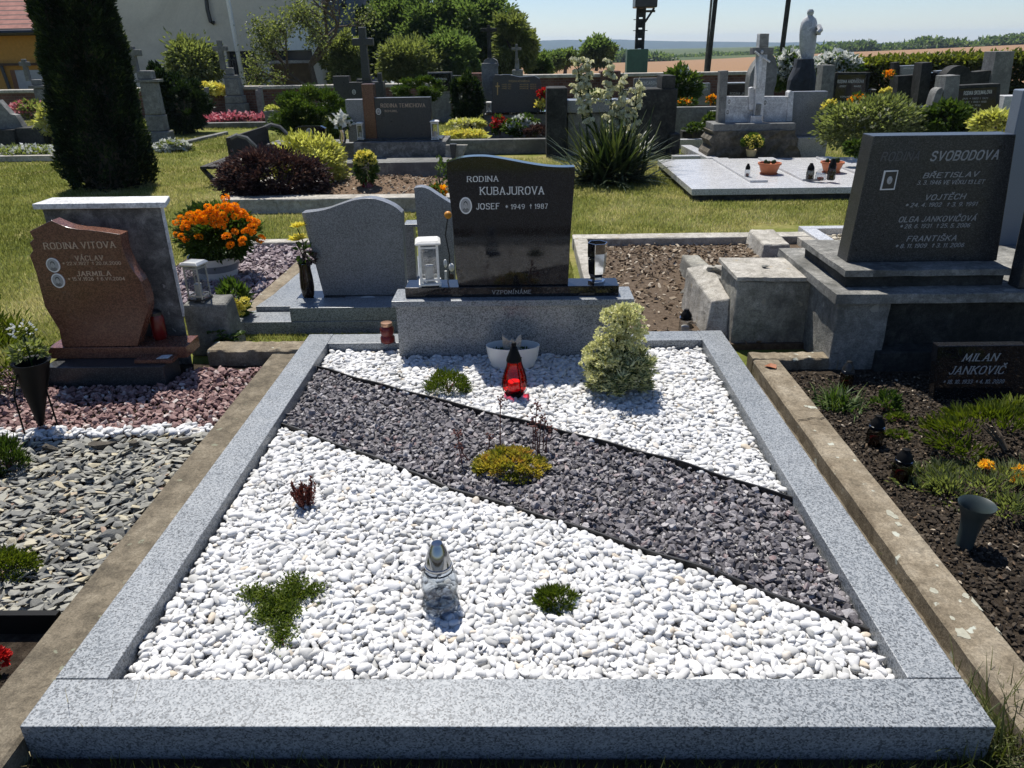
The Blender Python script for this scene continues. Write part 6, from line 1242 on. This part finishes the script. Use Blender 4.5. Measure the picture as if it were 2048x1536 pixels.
# statue
Ys = 16.0; t = root('statue', 'white robed stone statue on a dark rock seen against the sky', 'statue', (hx(1603, Ys, 180), Ys, 0)); s_ = hx(1601, Ys, 100)-hx(1600, Ys, 100)
m = MB(); R = []
for (pl, pr, py, d) in ((1609, 1629, 120, .8), (1606, 1631, 112, .9), (1603, 1634, 95, .9), (1603, 1637, 70, .8), (1604, 1638, 58, .75), (1606, 1638, 46, .7), (1611, 1636, 37, .6), (1616, 1631, 33, .6), (1619, 1629, 30, .8), (1618, 1631, 26, 1), (1618.5, 1631.5, 22, 1), (1621, 1629, 18, 1)):
    xl, xr, z = hx(pl, Ys, py), hx(pr, Ys, py), hz((pl+pr)/2, py, Ys); R.append([((xl+xr)/2+(xr-xl)/2*math.cos(a)*(1+.03*math.sin(a*9)), Ys+.1+(xr-xl)/2*d*math.sin(a)*(1+.03*math.cos(a*8)), z) for a in np.linspace(0, 2*math.pi, 28, endpoint=False)])
m.loft(R); m.build('robed_figure', 'marble', t, smooth=True); m = MB(); m.tube([h(1637, 52, Ys), h(1641, 60, Ys-.08), h(1635, 66, Ys-.1)], .05, 6); m.build('arm', 'marble', t, smooth=True); bar('book', 1637, 1642, 60, 70, Ys-.1, .12, 'granite_dark', t)
m = MB(); R = []
for (pl, pr, py) in ((1574, 1640, 186), (1578, 1634, 160), (1590, 1630, 135), (1594, 1629, 118)):
    xl, xr, z = hx(pl, Ys, py), hx(pr, Ys, py), (0 if py == 186 else hz(1608, py, Ys)); R.append([((xl+xr)/2+(xr-xl)/2*math.cos(a)*random.uniform(.9, 1.08), Ys+.1+.3*math.sin(a), z) for a in np.linspace(0, 2*math.pi, 14, endpoint=False)])
m.loft(R); m.build('rock_pedestal', plain('dark_blue_rock', (.02, .025, .035), .8, var=.5), t)
# stones on the right
Yq = 15.0; t = root('headstone', 'black plate headstone with white lettering and a leaning grey pillar', 'headstone', (hx(1700, Yq, 220), Yq, 0)); bar('frame', 1668, 1737, 145, 203, Yq, .2, 'granite_brown' if 0 else 'concrete_dark', t); q = bar('plate', 1672, 1733, 149, 200, Yq-.012, .02, 'granite_black', t, bev=0); bar('base', 1655, 1745, 203, 225, Yq-.05, .4, 'sand_stone', t, True); slab('pillar', [(1637, 218), (1647, 130), (1672, 130), (1664, 218)], Yq-.02, .3, 'sand_stone', t, 0)
text(q, 'RODINA ANDRÁŠOVA', (1675, 166), (1727, 165.5), 6, Yq-.012); text(q, 'JOSEF', (1678, 174), (1692, 174), 3, Yq-.012); text(q, 'MARIE', (1708, 174), (1722, 174), 3, Yq-.012); text(q, 'VZPOMÍNÁME', (1680, 195), (1712, 195), 3, Yq-.012)
flowers('bouquet', 'orange and yellow bouquet in front of the black plate headstone', 'flowers', (1716, 205), (20, 11), 13.6, 150, .07, 'leaf', 'orange_petal', 18, .06, zmin=.3)
flowers('bouquet', 'yellow orange bouquet in a tall vase beside the grey wall stones', 'flowers', (1778, 150), (9, 7), 16.2, 60, .06, 'leaf', 'orange_petal', 16, .06, zmin=.4); flowers('bouquet', 'pale yellow flowers on a white block in front of the hedge', 'flowers', (1771, 187), (8, 6), 15.5, 60, .06, 'leaf', 'yellow_petal', 26, .08, zmin=.3)
t = root('stone_block', 'white block under the pale yellow flowers in front of the hedge', 'stone block', (hx(1765, 15.4, 210), 15.4, 0)); bar('block_body', 1752, 1778, 194, 215, 15.45, .3, 'marble', t, True, .02)
wlantern('small glass lantern on the base of the black plate headstone', 1741, 178, 200, 10, 15.0, 'sand_stone')
Yq = 16.4; t = root('headstone', 'grey lettered headstone with dark pillar in front of the hedge', 'headstone', (hx(1820, Yq, 210), Yq, 0)); q = slab('tablet', [(1798, 215), (1801, 132), (1846, 130), (1842, 215)], Yq, .2, 'granite_grey', t, 0); slab('pillar', [(1786, 215), (1789, 125), (1800, 124), (1798, 215)], Yq-.03, .2, 'concrete_dark', t, 0); text(q, 'JAROSLAV KRIZ', (1806, 138), (1838, 137.5), 3, Yq)
Yq = 14.6; t = root('headstone', 'plain dark grey slab headstone with a lighter top edge before the hedge', 'headstone', (hx(1815, Yq, 220), Yq, 0)); slab('tablet', [(1790, 225), (1797, 152), (1842, 149), (1838, 225)], Yq, .2, 'concrete_dark', t, 0)
Yq = 14.2; t = root('headstone', 'tall dark pillar headstone with a blue black side plate', 'headstone', (hx(1850, Yq, 220), Yq, 0)); slab('pillar', [(1830, 235), (1845, 126), (1866, 124), (1851, 235)], Yq, .3, 'concrete_dark', t, 0); slab('side_plate', [(1852, 235), (1858, 146), (1876, 145), (1866, 235)], Yq+.05, .2, 'granite_black', t, 0)
q = slab('tablet', [(1866, 235), (1874, 142), (1900, 140), (1893, 235)], Yq+.1, .15, 'granite_grey', t, 0); text(q, 'BA', (1877, 171), (1886, 171), 8, Yq+.1)
Yq = 13.4; t = root('headstone', 'carved grey headstone with a curved top and square pillar at the right', 'headstone', (hx(1950, Yq, 230), Yq, 0)); slab('tablet', [(1885, 250)]+smoothpoly([(1893, 148), (1905, 136), (1922, 131), (1936, 136), (1945, 144), (1975, 141)], 3)+[(2000, 141), (1990, 250)], Yq, .25, 'concrete_dark', t, 0); slab('pillar', [(1965, 250), (1993, 103), (2030, 102), (2008, 250)], Yq-.05, .35, 'sand_stone', t, 0)
Yq = 11.6; t = root('headstone', 'grey pillar headstone with a black lettered plate behind the SVOBODOVA stone', 'headstone', (hx(1930, Yq, 260), Yq, 0)); slab('pillar', [(1870, 290), (1893, 152), (1921, 150), (1908, 290)], Yq-.03, .3, 'sand_stone', t, 0); slab('tablet', [(1905, 290), (1918, 171), (2002, 167), (1992, 290)], Yq+.02, .22, 'concrete_dark', t, 0); q = slab('plate', [(1908, 275), (1917, 178), (1994, 174), (1986, 275)], Yq+.008, .012, 'granite_black', t, 0, bev=0)
text(q, 'RODINA SKOUMALOVA', (1927, 190), (1983, 187), 7, Yq+.008); 
for i, yy in enumerate((199, 206, 213, 220, 228)): text(q, ('JAN  * 1902 + 1971', 'MARIE  * 1908 + 1985', 'JOSEF  * 1930', 'EVA * 1934', 'PETR')[i], (1924, yy), ((1975, 1972, 1960, 1952, 1940)[i], yy-1), 3.2, Yq+.008, 'letter_grey')
slab('curved_support', smoothpoly([(1845, 262), (1858, 240), (1866, 205), (1874, 182), (1884, 175)], 4)+smoothpoly([(1888, 180), (1880, 205), (1876, 240), (1872, 262)], 4), Yq-.02, .2, 'sand_stone', t, 0)
wlantern('square glass lantern on the curved grey support at the right', 1840, 212, 240, 16, 11.2, 'dark_metal')
t = root('stone_post', 'short grey stone stub below the square glass lantern at the right', 'post', (hx(1835, 11.1, 262), 11.1, 0)); bar('post_body', 1816, 1836, 242, 268, 11.12, .2, 'sand_stone', t, True, .02); bar('post_cap', 1838, 1860, 248, 268, 11.1, .2, 'sand_stone', t, True, .02)
flowers('potentilla_bush', 'broad green bush dotted with white flowers left above the SVOBODOVA stone', 'shrub', (1742, 252), (86, 48), 10.6, 9000, .055, 'leaf_willow', 'cream_petal', 90, .05); flowers('potentilla_bush', 'bright green feathery plant low beside the SVOBODOVA stone', 'shrub', (1718, 296), (22, 14), 9.6, 900, .05, 'thuja_green', None)
globe('bright green young conifer behind the SVOBODOVA stone', 1902, 245, 38, 30, 10.4, 3000, .08, 'thuja_green', 40, 'young_conifer'); flowers('shrub_plant', 'yellow green leafy plant behind the right corner of the SVOBODOVA stone', 'shrub', (1992, 247), (34, 16), 9.8, 900, .09, 'golden', None)
t = root('stone_block', 'pale stone block at the right edge behind the yellow green plant', 'stone block', (hx(2020, 12, 210), 12, 0)); bar('block_body', 2005, 2060, 192, 240, 12, .3, 'marble', t, True)

# ================================================================= WALL, HEDGE, BUILDINGS
YW0 = 20.6
t = root('churchyard_wall', 'old brick churchyard wall with a pale coping across the back', 'wall', (0, YW0, 0)); xl, xm, xr = -22, hx(930, YW0, 160), hx(1760, YW0, 150)
zl = hz(500, 174, YW0); zr = hz(1150, 150, YW0)
MB().box(xl, xm, YW0, YW0+.35, -.02, zl-.06).build('wall_body', 'brickwall', t); MB().box(xl, xm, YW0-.05, YW0+.4, zl-.0595, zl+.02).build('coping', 'concrete_pale', t, .01)
MB().box(xm+.001, xr, YW0, YW0+.35, -.02, zr-.06).build('wall_body', 'brickwall', t); MB().box(xm+.001, xr, YW0-.05, YW0+.4, zr-.0595, zr+.02).build('coping', 'concrete_pale', t, .01)
for px in (945, 1220): x = hx(px, YW0, 160); MB().box(x-.25, x+.25, YW0-.12, YW0+.45, -.02, zr+.08).build('brick_pier', 'brickwall', t, .01)
t = root('beech_hedge', 'clipped hedge with yellow green top along the wall on the right', 'hedge', (hx(1900, 18.5, 200), 18.5, 0)); x0, x1 = hx(1700, 18.5, 150), 16
n = 26000; X = rng.uniform(x0, x1, n); top = np.interp(X, [x0, x0+1.2, x1], [hz(1720, 128, 18.5), hz(1850, 122, 18.5), hz(2040, 116, 18.5)+.1]); zz = top*(1-rng.random(n)**1.6*.95); front = rng.random(n) < .75; Yh = np.where(front, 18.4+rng.normal(0, .06, n), rng.uniform(18.4, 19.2, n)); zz = np.where(front, zz, top+rng.normal(0, .05, n))
P = np.c_[X, Yh, np.maximum(zz, .02)]; D = rng.normal(size=(n, 3))+np.array([0, -.6, .4]); V, F = kites(P, D, rng.uniform(.08, .15, n), .07)
M['hedge'] = leafmat('hedge_leaf', [(0, (.03, .03, .015)), (.5, (.06, .065, .02)), (.8, (.13, .15, .03)), (1, (.25, .27, .05))], .35)
young = zz > top-.1+rng.normal(0, .06, n)
npmesh('foliage', V, F, 'hedge', t, rep2(np.clip(np.where(young, .78, .3)+rng.normal(0, .15, n), 0, 1)))
MB().box(x0+.1, x1, 18.55, 19.1, 0, .55).build('twigs', 'bark', t)
# grey building
YG0 = 25.0; gx0, gx1 = hx(150, YG0, 60), hx(636, YG0, 60); GH = 4.7
t = root('grey_building', 'big grey rendered building with peeling patches behind the wall', 'building', ((gx0+gx1)/2, YG0, 0))
def rendered():
    q = NT('grey_render'); n = q.noise(.45, 8, .7, dist=.6); c = q.ramp(n, [(.3, (.46, .42, .345)), (.5, (.62, .57, .475)), (.7, (.74, .68, .57))]); n2 = q.noise(1.0, 5, .5, vec=q.stretch(.55, 1, .25)); c = q.mix(q.ramp(n2, [(.6, 0), (.63, 1)]), c, (.8, .84, .82)); c = q.mix(.3, c, q.ramp(q.noise(14, 6, .7), [(.3, .6), (.65, 1)]), 'MULTIPLY'); q.bsdf(c, .9, spec=.2); return q.m
M['render'] = rendered()
# front wall as panels around openings so the openings are real recesses
O = [(458, 516, 102, 178), (540, 648, 103, 178)]
def fx(px): return hx(px, YG0, 140)
def fz(py): return hz(500, py, YG0)
zo = fz(102); xs_ = [gx0, fx(458), fx(516), fx(541), fx(628), gx1]
m = MB(); m.box(gx0, gx1, YG0, YG0+.4, zo+.001, GH)
for i in (0, 2, 4): m.box(xs_[i]+.0005, xs_[i+1], YG0, YG0+.4, 0, zo)
m.box(gx0+.002, gx1-.002, YG0+.4005, YG0+9, 0, GH-.01); m.build('wall', 'render', t)
m = MB(); sx = hx(693, YG0+1.2, 60); m.box(gx1+.001, sx, YG0+.9, YG0+8, 0, GH-.2); m.build('side_wing', plain('painted_shade_wing', (.11, .13, .16), .8), t)  # the wing's shadow side is put into its dark blue grey colour
d = MB().box(xs_[1]+.01, xs_[2]-.01, YG0+.25, YG0+.3, 0, zo-.01).build('door', plain('dark_door', (.02, .025, .035), .6), t)
m = MB()
for i in range(11): x = xs_[1]+(xs_[2]-xs_[1])*(i+.5)/11; m.box(x-.012, x+.012, YG0+.05, YG0+.075, .05, fz(118))
m.box(xs_[1], xs_[2], YG0+.045, YG0+.08, fz(120), fz(118)); m.build('door_grille', 'dark_metal', d)
gd = MB().box(xs_[3]+.01, xs_[4]-.01, YG0+.2, YG0+.25, 0, fz(128)).build('garage_door', plain('brown_boards', (.13, .085, .04), .8, scale=4, var=.4), t)
MB().box(xs_[3]-.1, xs_[4]+.1, YG0-.06, YG0-.001, fz(128), fz(122)).build('lintel', 'concrete_pale', t); MB().box(xs_[3]+.01, xs_[4]-.01, YG0+.26, YG0+.3, fz(127), zo-.01).build('window_band', plain('dark_window', (.03, .035, .05), .2), t)
MB().box(fx(518), fx(540), YG0-.04, YG0-.001, fz(165), fz(138)).build('notice_board', plain('pale_board', (.5, .53, .56), .6), t)
m = MB(); m.tube([h(409, -30, YG0-.12), h(415, 20, YG0-.12), h(421, 43, YG0-.12), h(428, 46, YG0-.05)], .06, 8); m.build('drainpipe', 'dark_metal', t); m = MB(); m.tube([h(633, -20, YG0-.1), h(640, 100, YG0-.1)], .05, 8); m.build('drainpipe', 'concrete_pale', t)
Yl = 22.3; m = MB(); b = h(489, 178, Yl); tp = h(456, 0, Yl); d_ = (tp-b); m.tube([(b.x, Yl, 0), b, b+d_*.25, b+d_*2.2], [.09, .09, .06, .05], 10); o = m.build('flag_pole', 'white_metal', None, smooth=True, loc=(b.x, Yl, 0)); tag(o, 'tall white pole standing in front of the grey building door', 'pole')
# wall lamp / bracket on wing
t2 = root('wall_lamp', 'black lamp bracket at the corner of the grey building', 'lamp', h(688, 12, YG0+.85)); m = MB(); m.tube([h(688, -12, YG0+.8), h(689, 8, YG0+.8), h(687, 20, YG0+.8)], .05, 6); m.build('bracket', 'dark_metal', t2); MB().ell(h(688, 8, YG0+.8), (.1, .1, .1)).build('lamp_head', 'dark_metal', t2)
# orange house
Yo = 24.0; x1 = hx(100, Yo, 120); t = root('orange_house', 'orange plastered house with a red tiled roof at the far left', 'house', (hx(30, Yo, 120), Yo, 0)); ze = hz(40, 66, Yo)
x0 = hx(-140, Yo, 120); MB().box(x0, x1+.3, Yo, Yo+7, 0, ze).build('wall', plain('orange_plaster', (.42, .22, .045), .85), t)
def tiles():
    q = NT('red_roof_tiles'); w = q.n("ShaderNodeTexWave", wave_type='BANDS', bands_direction='Y'); w.inputs['Scale'].default_value = 1.9; w.inputs['Distortion'].default_value = .4; q.l(q.co(), w.inputs['Vector']); c = q.ramp(q.noise(5, 5), [(.3, (.2, .06, .04)), (.7, (.36, .14, .1))]); c = q.mix(q.ramp(w.outputs['Fac'], [(.05, 0), (.18, 1)]), (.05, .02, .018), c); q.bsdf(c, .7); return q.m
M['tiles'] = tiles(); m = MB()
m.loft([[(x0-.3, Yo-.5, ze-.05), (x1+.6, Yo-.5, ze-.05), (x1+.6, Yo-.5, ze+.1), (x0-.3, Yo-.5, ze+.1)], [(x0-.3, Yo+4, ze+3.3), (x1+.6, Yo+4, ze+3.3), (x1+.6, Yo+4, ze+3.45), (x0-.3, Yo+4, ze+3.45)]]); m.build('roof', 'tiles', t)
m = MB(); m.tube([(x0, Yo-.55, ze), (x1+.6, Yo-.55, ze)], .08, 8); m.build('gutter', 'dark_metal', t)
MB().box(hx(-30, Yo, 130), hx(90, Yo, 130), Yo-.15, Yo-.001, hz(40, 131, Yo), hz(40, 126, Yo)).build('canopy_board', plain('dark_timber', (.06, .035, .02), .8), t)
m = MB(); m.tube([h(2, 131, Yo-.1), h(20, 180, Yo-.1)], .05, 6); m.build('drainpipe', 'dark_metal', t); bar('door', 26, 48, 140, 185, Yo, .02, plain('brown_door', (.16, .07, .03), .6), t, True, 0, -.02); bar('window', 36, 100, 140, 178, Yo, .02, plain('pale_panel', (.32, .33, .33), .5), t, False, 0, -.05)

# ================================================================= TREES BEHIND THE WALL
def tree(nm, label, px, ptop, pbot, rpx, Y, n, leaf, mat, group='trees behind the churchyard wall', k=60, trunk=.12, spread=.10, shell=.35, lo=-.9, wide=1):
    x = hx(px, Y, (ptop+pbot)/2); z1 = hz(px, ptop, Y); z0 = max(.5, hz(px, pbot, Y)); r = (hx(px+rpx, Y, ptop)-hx(px-rpx, Y, ptop))/2; c = Vector((x, Y, (z0+z1)/2)); rz = (z1-z0)/2; n = int(n*1.6); leaf *= .82
    t = root(nm, label, 'tree', (x, Y, 0), group); C, dd = ball(k, (r, r, rz), shell, lo); C = C*rng.uniform(.72, 1.18, (len(C), 1)); sz = rng.uniform(.5, 1.7, len(C)); i_ = rng.choice(len(C), n, p=sz/sz.sum())
    off = rng.normal(size=(n, 3))*spread*sz[i_][:, None]*np.array([r, r, max(r, rz*.7)]); P = C[i_]+off+np.array(c[:]); P[:, 2] = np.maximum(P[:, 2], .3); D = off/np.linalg.norm(off, axis=1)[:, None]+dd[i_]*.6; ct = rng.random(len(C))[i_]
    V, F = kites(P, D+np.array([0, 0, -.1]), leaf*rng.uniform(.6, 1.4, n), leaf*.55); npmesh('crown', V, F, mat, t, rep2(np.clip(ct*.45+rng.random(n)*.55, 0, 1)))
    m = MB(); m.tube([(x, Y, -.1), (x+.05, Y, z0*.6), (x, Y, z0+.3*rz), (x, Y, z0+rz)], [trunk, trunk*.8, trunk*.6, trunk*.2], 8)
    for i in range(7):
        a = random.uniform(0, 6.28); b = Vector((x, Y, z0+random.uniform(.1, .8)*rz)); e = b+Vector((r*.7*math.cos(a), r*.7*math.sin(a), random.uniform(.3, .8)*rz)); m.tube([b, b.lerp(e, .5)+Vector((0, 0, .1*rz)), e], [trunk*.4, trunk*.25, .01], 5)
    m.build('trunk', 'bark', t); return t
tree('leafy_tree', 'tall leafy tree with an upright leader left in the tree row', 800, -10, 175, 62, 29, 13000, .17, 'leaf_tree', k=110)
tree('leafy_tree', 'broad dark leafy tree in the middle of the tree row', 870, -2, 175, 68, 28, 15000, .17, 'leaf_tree', k=120)
tree('leafy_tree', 'tallest dark tree at the right of the tree row', 955, -22, 165, 75, 28, 17000, .17, 'leaf_tree', k=130)
tree('leafy_tree', 'light feathery tree at the right end of the tree row', 1028, 28, 165, 40, 26, 6000, .15, 'leaf_willow', k=60)
tree('leafy_tree', 'rounded green tree beside the corner of the grey building', 725, 12, 180, 50, 28.5, 10000, .16, 'leaf_tree', k=90)
tree('shrub_tree', 'low bright bushy tree below the black cross', 690, 75, 185, 40, 23.5, 6000, .13, 'leaf_willow', k=60)
tree('shrub_tree', 'low bright bushy tree right of the black cross', 820, 90, 185, 62, 24.5, 8000, .13, 'leaf_willow', k=80)
tree('shrub_tree', 'low bushy tree left behind the tall grey pedestal', 905, 70, 170, 50, 25, 8000, .14, 'leaf_tree', k=70)
tree('shrub_tree', 'small green bush right of the slender weathered cross', 1080, 110, 170, 22, 27, 2200, .13, 'leaf_tree', k=30)
tree('ash_tree', 'small yellow green tree beside the slender stone cross', 388, 84, 180, 38, 21.6, 4200, .14, 'leaf_willow', k=50, spread=.17)
# gnarled sparse tree
Yk = 22.6; x = hx(640, Yk, 170); t = root('gnarled_tree', 'sparse gnarled old tree before the corner of the grey building', 'tree', (x, Yk, 0), 'trees behind the churchyard wall'); m = MB(); tips = []
def limb(p, d, l, r, depth):
    q = p+d*l; mid = p.lerp(q, .5)+Vector((random.gauss(0, .06), random.gauss(0, .06), random.gauss(0, .06)))*l; m.tube([p, mid, q], [r, r*.8, r*.6], 6)
    if depth == 0: tips.append(q); return
    for i in range(3 if depth > 1 else 4): limb(q if i else mid, (d+Vector((random.gauss(-.15, .75), random.gauss(0, .5), random.gauss(.12, .45)))).normalized(), l*random.uniform(.6, .85), r*.6, depth-1)
limb(Vector((x+.1, Yk, -.05)), Vector((-.25, 0, 1)).normalized(), 1.25, .13, 4); m.build('trunk', 'bark', t)
tp = np.array([q[:] for q in tips]); tp = tp[(tp[:, 2] < hz(640, 20, Yk)) & (tp[:, 2] > .6)]; P = np.repeat(tp, 70, 0); P = P+rng.normal(0, .16, P.shape); V, F = kites(P, rng.normal(size=P.shape), rng.uniform(.05, .11, len(P)), .05); npmesh('crown', V, F, 'leaf_willow', t, rep2(rng.random(len(P))))

# poles ---------------------------------------------------------------
Yp = 23.0; t = root('utility_pole', 'tall dark lattice pole with transformer and green cabinet behind the wall', 'utility pole', (hx(1281, Yp, 150), Yp, 0)); x = hx(1281, Yp, 50)
m = MB(); 
for d in (-.09, .09): m.box(x+d-.035, x+d+.035, Yp-.06, Yp+.06, 0, 7)
for i in range(26): z = .4+i*.26; m.box(x-.055, x+.055, Yp-.03, Yp+.03, z, z+.22)
m.build('pole_shaft', 'concrete_dark', t); xg0, xg1 = hx(1250, Yp, 120), hx(1291, Yp, 120)
MB().box(xg0, xg1, Yp-.45, Yp-.07, hz(1270, 146, Yp), hz(1270, 98, Yp)).build('cabinet', 'green_metal', t, .01)
MB().box(hx(1255, Yp, 150), hx(1288, Yp, 150), Yp-.3, Yp-.08, hz(1270, 152, Yp), hz(1270, 146.5, Yp)).build('cabinet_bracket', 'dark_metal', t)
m = MB(); za = hz(1290, 16, Yp); m.box(hx(1268, Yp, 5), hx(1312, Yp, 5), Yp-.3, Yp+.3, za, za+.7); m.build('transformer', 'dark_metal', t, .03); m = MB(); m.tube([(x+.12, Yp, hz(1290, 44, Yp)), (x+.35, Yp, za)], .03, 6); m.tube([(x+.12, Yp, za-.08), (x+.38, Yp, za-.08)], .03, 6); m.build('brace', 'dark_metal', t)
for z in (40, 62): MB().box(x-.2, x+.2, Yp-.02, Yp+.02, hz(1281, z, Yp), hz(1281, z-1.5, Yp)).build('step_iron', 'dark_metal', t)
for (bx_, by_, tx_, ty_, w, lab, mt) in ((1416, 143, 1431, 0, 9, 'plain dark wooden pole standing right of the green cabinet', 'concrete_dark'), (1561, 124, 1577, 0, 10, 'leaning dark wooden pole left of the statue', 'concrete_dark')):
    Y = 24.5; b, e = h(bx_, by_, Y), h(tx_, ty_, Y); d = e-b; s_ = hx(1401, Y, 100)-hx(1400, Y, 100); m = MB(); f0 = -b.z/d.z if d.z else 0; m.tube([b+d*f0, b, e, b+d*2], [w*s_/2]*3+[w*s_*.42], 8); o = m.build('wooden_pole', mt, None, smooth=True, loc=tuple(b+d*f0)); tag(o, lab, 'pole', 'wooden poles beyond the wall')
m = MB(); Y = 24.7; m.tube([h(1410, 143, Y)-Vector((0, 0, .9)), h(1410, 143, Y), h(1423, 0, Y), h(1431, -90, Y)], .035, 6); tag(m.build('thin_post', 'concrete_grey', None, loc=tuple(h(1410, 143, Y)-Vector((0, 0, .9)))), 'thin grey post beside the plain dark pole', 'post')
m = MB(); P = [h(1800, -4, 60), h(1900, 1, 60), h(2010, 5, 60), h(2200, 8, 60)]; m.tube(P, .03, 5)

# ================================================================= FAR LAND
def sheet(name, rows, mat):
    """rows: list of lists of points; each row the same length"""
    m = MB(); m.loft(rows, False, False, False); return struct(m.build(name, mat, None))
M['field'] = soilmat('ripe_field', (.22, .135, .075), (.26, .16, .09), (.3, .185, .105), 3); M['green_field'] = soilmat('far_green', (.05, .075, .03), (.08, .1, .04), (.12, .14, .06), .02)
PX = (900, 1060, 1200, 1330, 1450, 1560, 1700, 1850, 2048, 2300)
top = {900: 130, 1060: 128, 1200: 126, 1330: 122, 1450: 117, 1560: 111, 1700: 104, 1850: 98, 2048: 89, 2300: 78}
near = [h(p, 172, 27.0) for p in PX]; near = [Vector((q.x, 27.0, -.02)) for q in near]
m1 = [h(p, 150-(p-1060)*.008, 60) for p in PX]; far = [h(p, top[p], 320) for p in PX]
sheet('ripe_field', [near, m1, far], 'field')
sheet('green_field', [[q+Vector((0, 2, -.4)) for q in far], [h(p, min(top[p]+1, 107-(p-1060)*.026), 900) for p in PX], [h(p, 104-(p-1060)*.024, 2200) for p in PX]], 'green_field')
hill = [(600, 96), (900, 92), (1060, 88), (1085, 84), (1130, 82.5), (1170, 83), (1205, 81.5), (1240, 82), (1290, 84), (1350, 85.5), (1420, 86), (1500, 87), (1560, 88), (1640, 86.5), (1700, 86), (1760, 89), (2048, 84), (2400, 78)]
M['hillwood'] = soilmat('wooded_hill', (.02, .032, .025), (.035, .05, .035), (.06, .075, .045), .012)
R0 = [h(px, 112-(px-1060)*.02, 2300) for px, _ in hill]; R1 = [h(px, (py+112-(px-1060)*.02)/2+2, 2600) for px, py in hill]; R2 = [h(px, py-3, 3000) for px, py in hill]; R3 = [Vector((q.x*1.2, 3800, q.z-60)) for q in R2]
hl = sheet('far_hills', [R0, R1, R2, R3], 'hillwood')
n = 6000
def woods(name, pxr, Y, hgt, n, yoff, mat='leaf_tree', leaf=1.6):
    a = rng.uniform(pxr[0], pxr[1], n); base = np.array([h(float(p), float(np.interp(p, PX, [top[q] for q in PX]))+yoff, Y)[:] for p in a[:400]]); idx = rng.integers(0, 400, n); B = base[idx]
    hh = hgt*(.6+.4*np.sin(B[:, 0]*.21)+.25*np.sin(B[:, 0]*.53+1))+.3*hgt; P = B+np.c_[rng.normal(0, 1.5, n), rng.normal(0, 3, n), rng.random(n)**.8*np.maximum(hh, .8)]
    V, F = kites(P, rng.normal(size=P.shape), leaf*rng.uniform(.6, 1.4, n), leaf*.6); return stuff(npmesh(name, V, F, mat, None, rep2(rng.random(n))))
woods('far_treeline', (1560, 2300), 322, 2.6, 14000, .5); woods('far_copse', (1330, 1600), 420, 1.6, 4000, -2.5); woods('far_copse_strip', (1050, 1340), 300, 2.2, 5000, -1)
tree('round_tree', 'round dark green tree standing alone in the field behind the yucca', 1193, 86, 150, 34, 55, 5000, .35, 'leaf_tree', 'lone trees in the field', k=50, lo=-.95); tree('field_bush', 'small dark bushy tree left of the round field tree', 1130, 104, 152, 20, 50, 2200, .3, 'leaf_tree', 'lone trees in the field', k=26, lo=-.95); tree('field_bush', 'low green bush at the left end of the field', 1095, 112, 150, 26, 46, 2600, .3, 'leaf_tree', 'lone trees in the field', k=26, lo=-.95)

# haze ------------------------------------------------------------------
hm = bpy.data.materials.new('haze_air'); hm.use_nodes = True; hm.node_tree.nodes.clear(); ho = hm.node_tree.nodes.new("ShaderNodeOutputMaterial"); hv = hm.node_tree.nodes.new("ShaderNodeVolumePrincipled"); hv.inputs['Color'].default_value = (.6, .78, 1, 1); hv.inputs['Density'].default_value = 1.9e-4; hv.inputs['Anisotropy'].default_value = .2; hm.node_tree.links.new(hv.outputs[0], ho.inputs['Volume'])
zlow = min((o.matrix_world @ Vector(c)).z for o in (hl,) for c in o.bound_box)-2
hb_ = MB().box(-4200, 4200, -70, 4000, min(zlow, -75), 30).build('haze', hm, None); stuff(hb_)
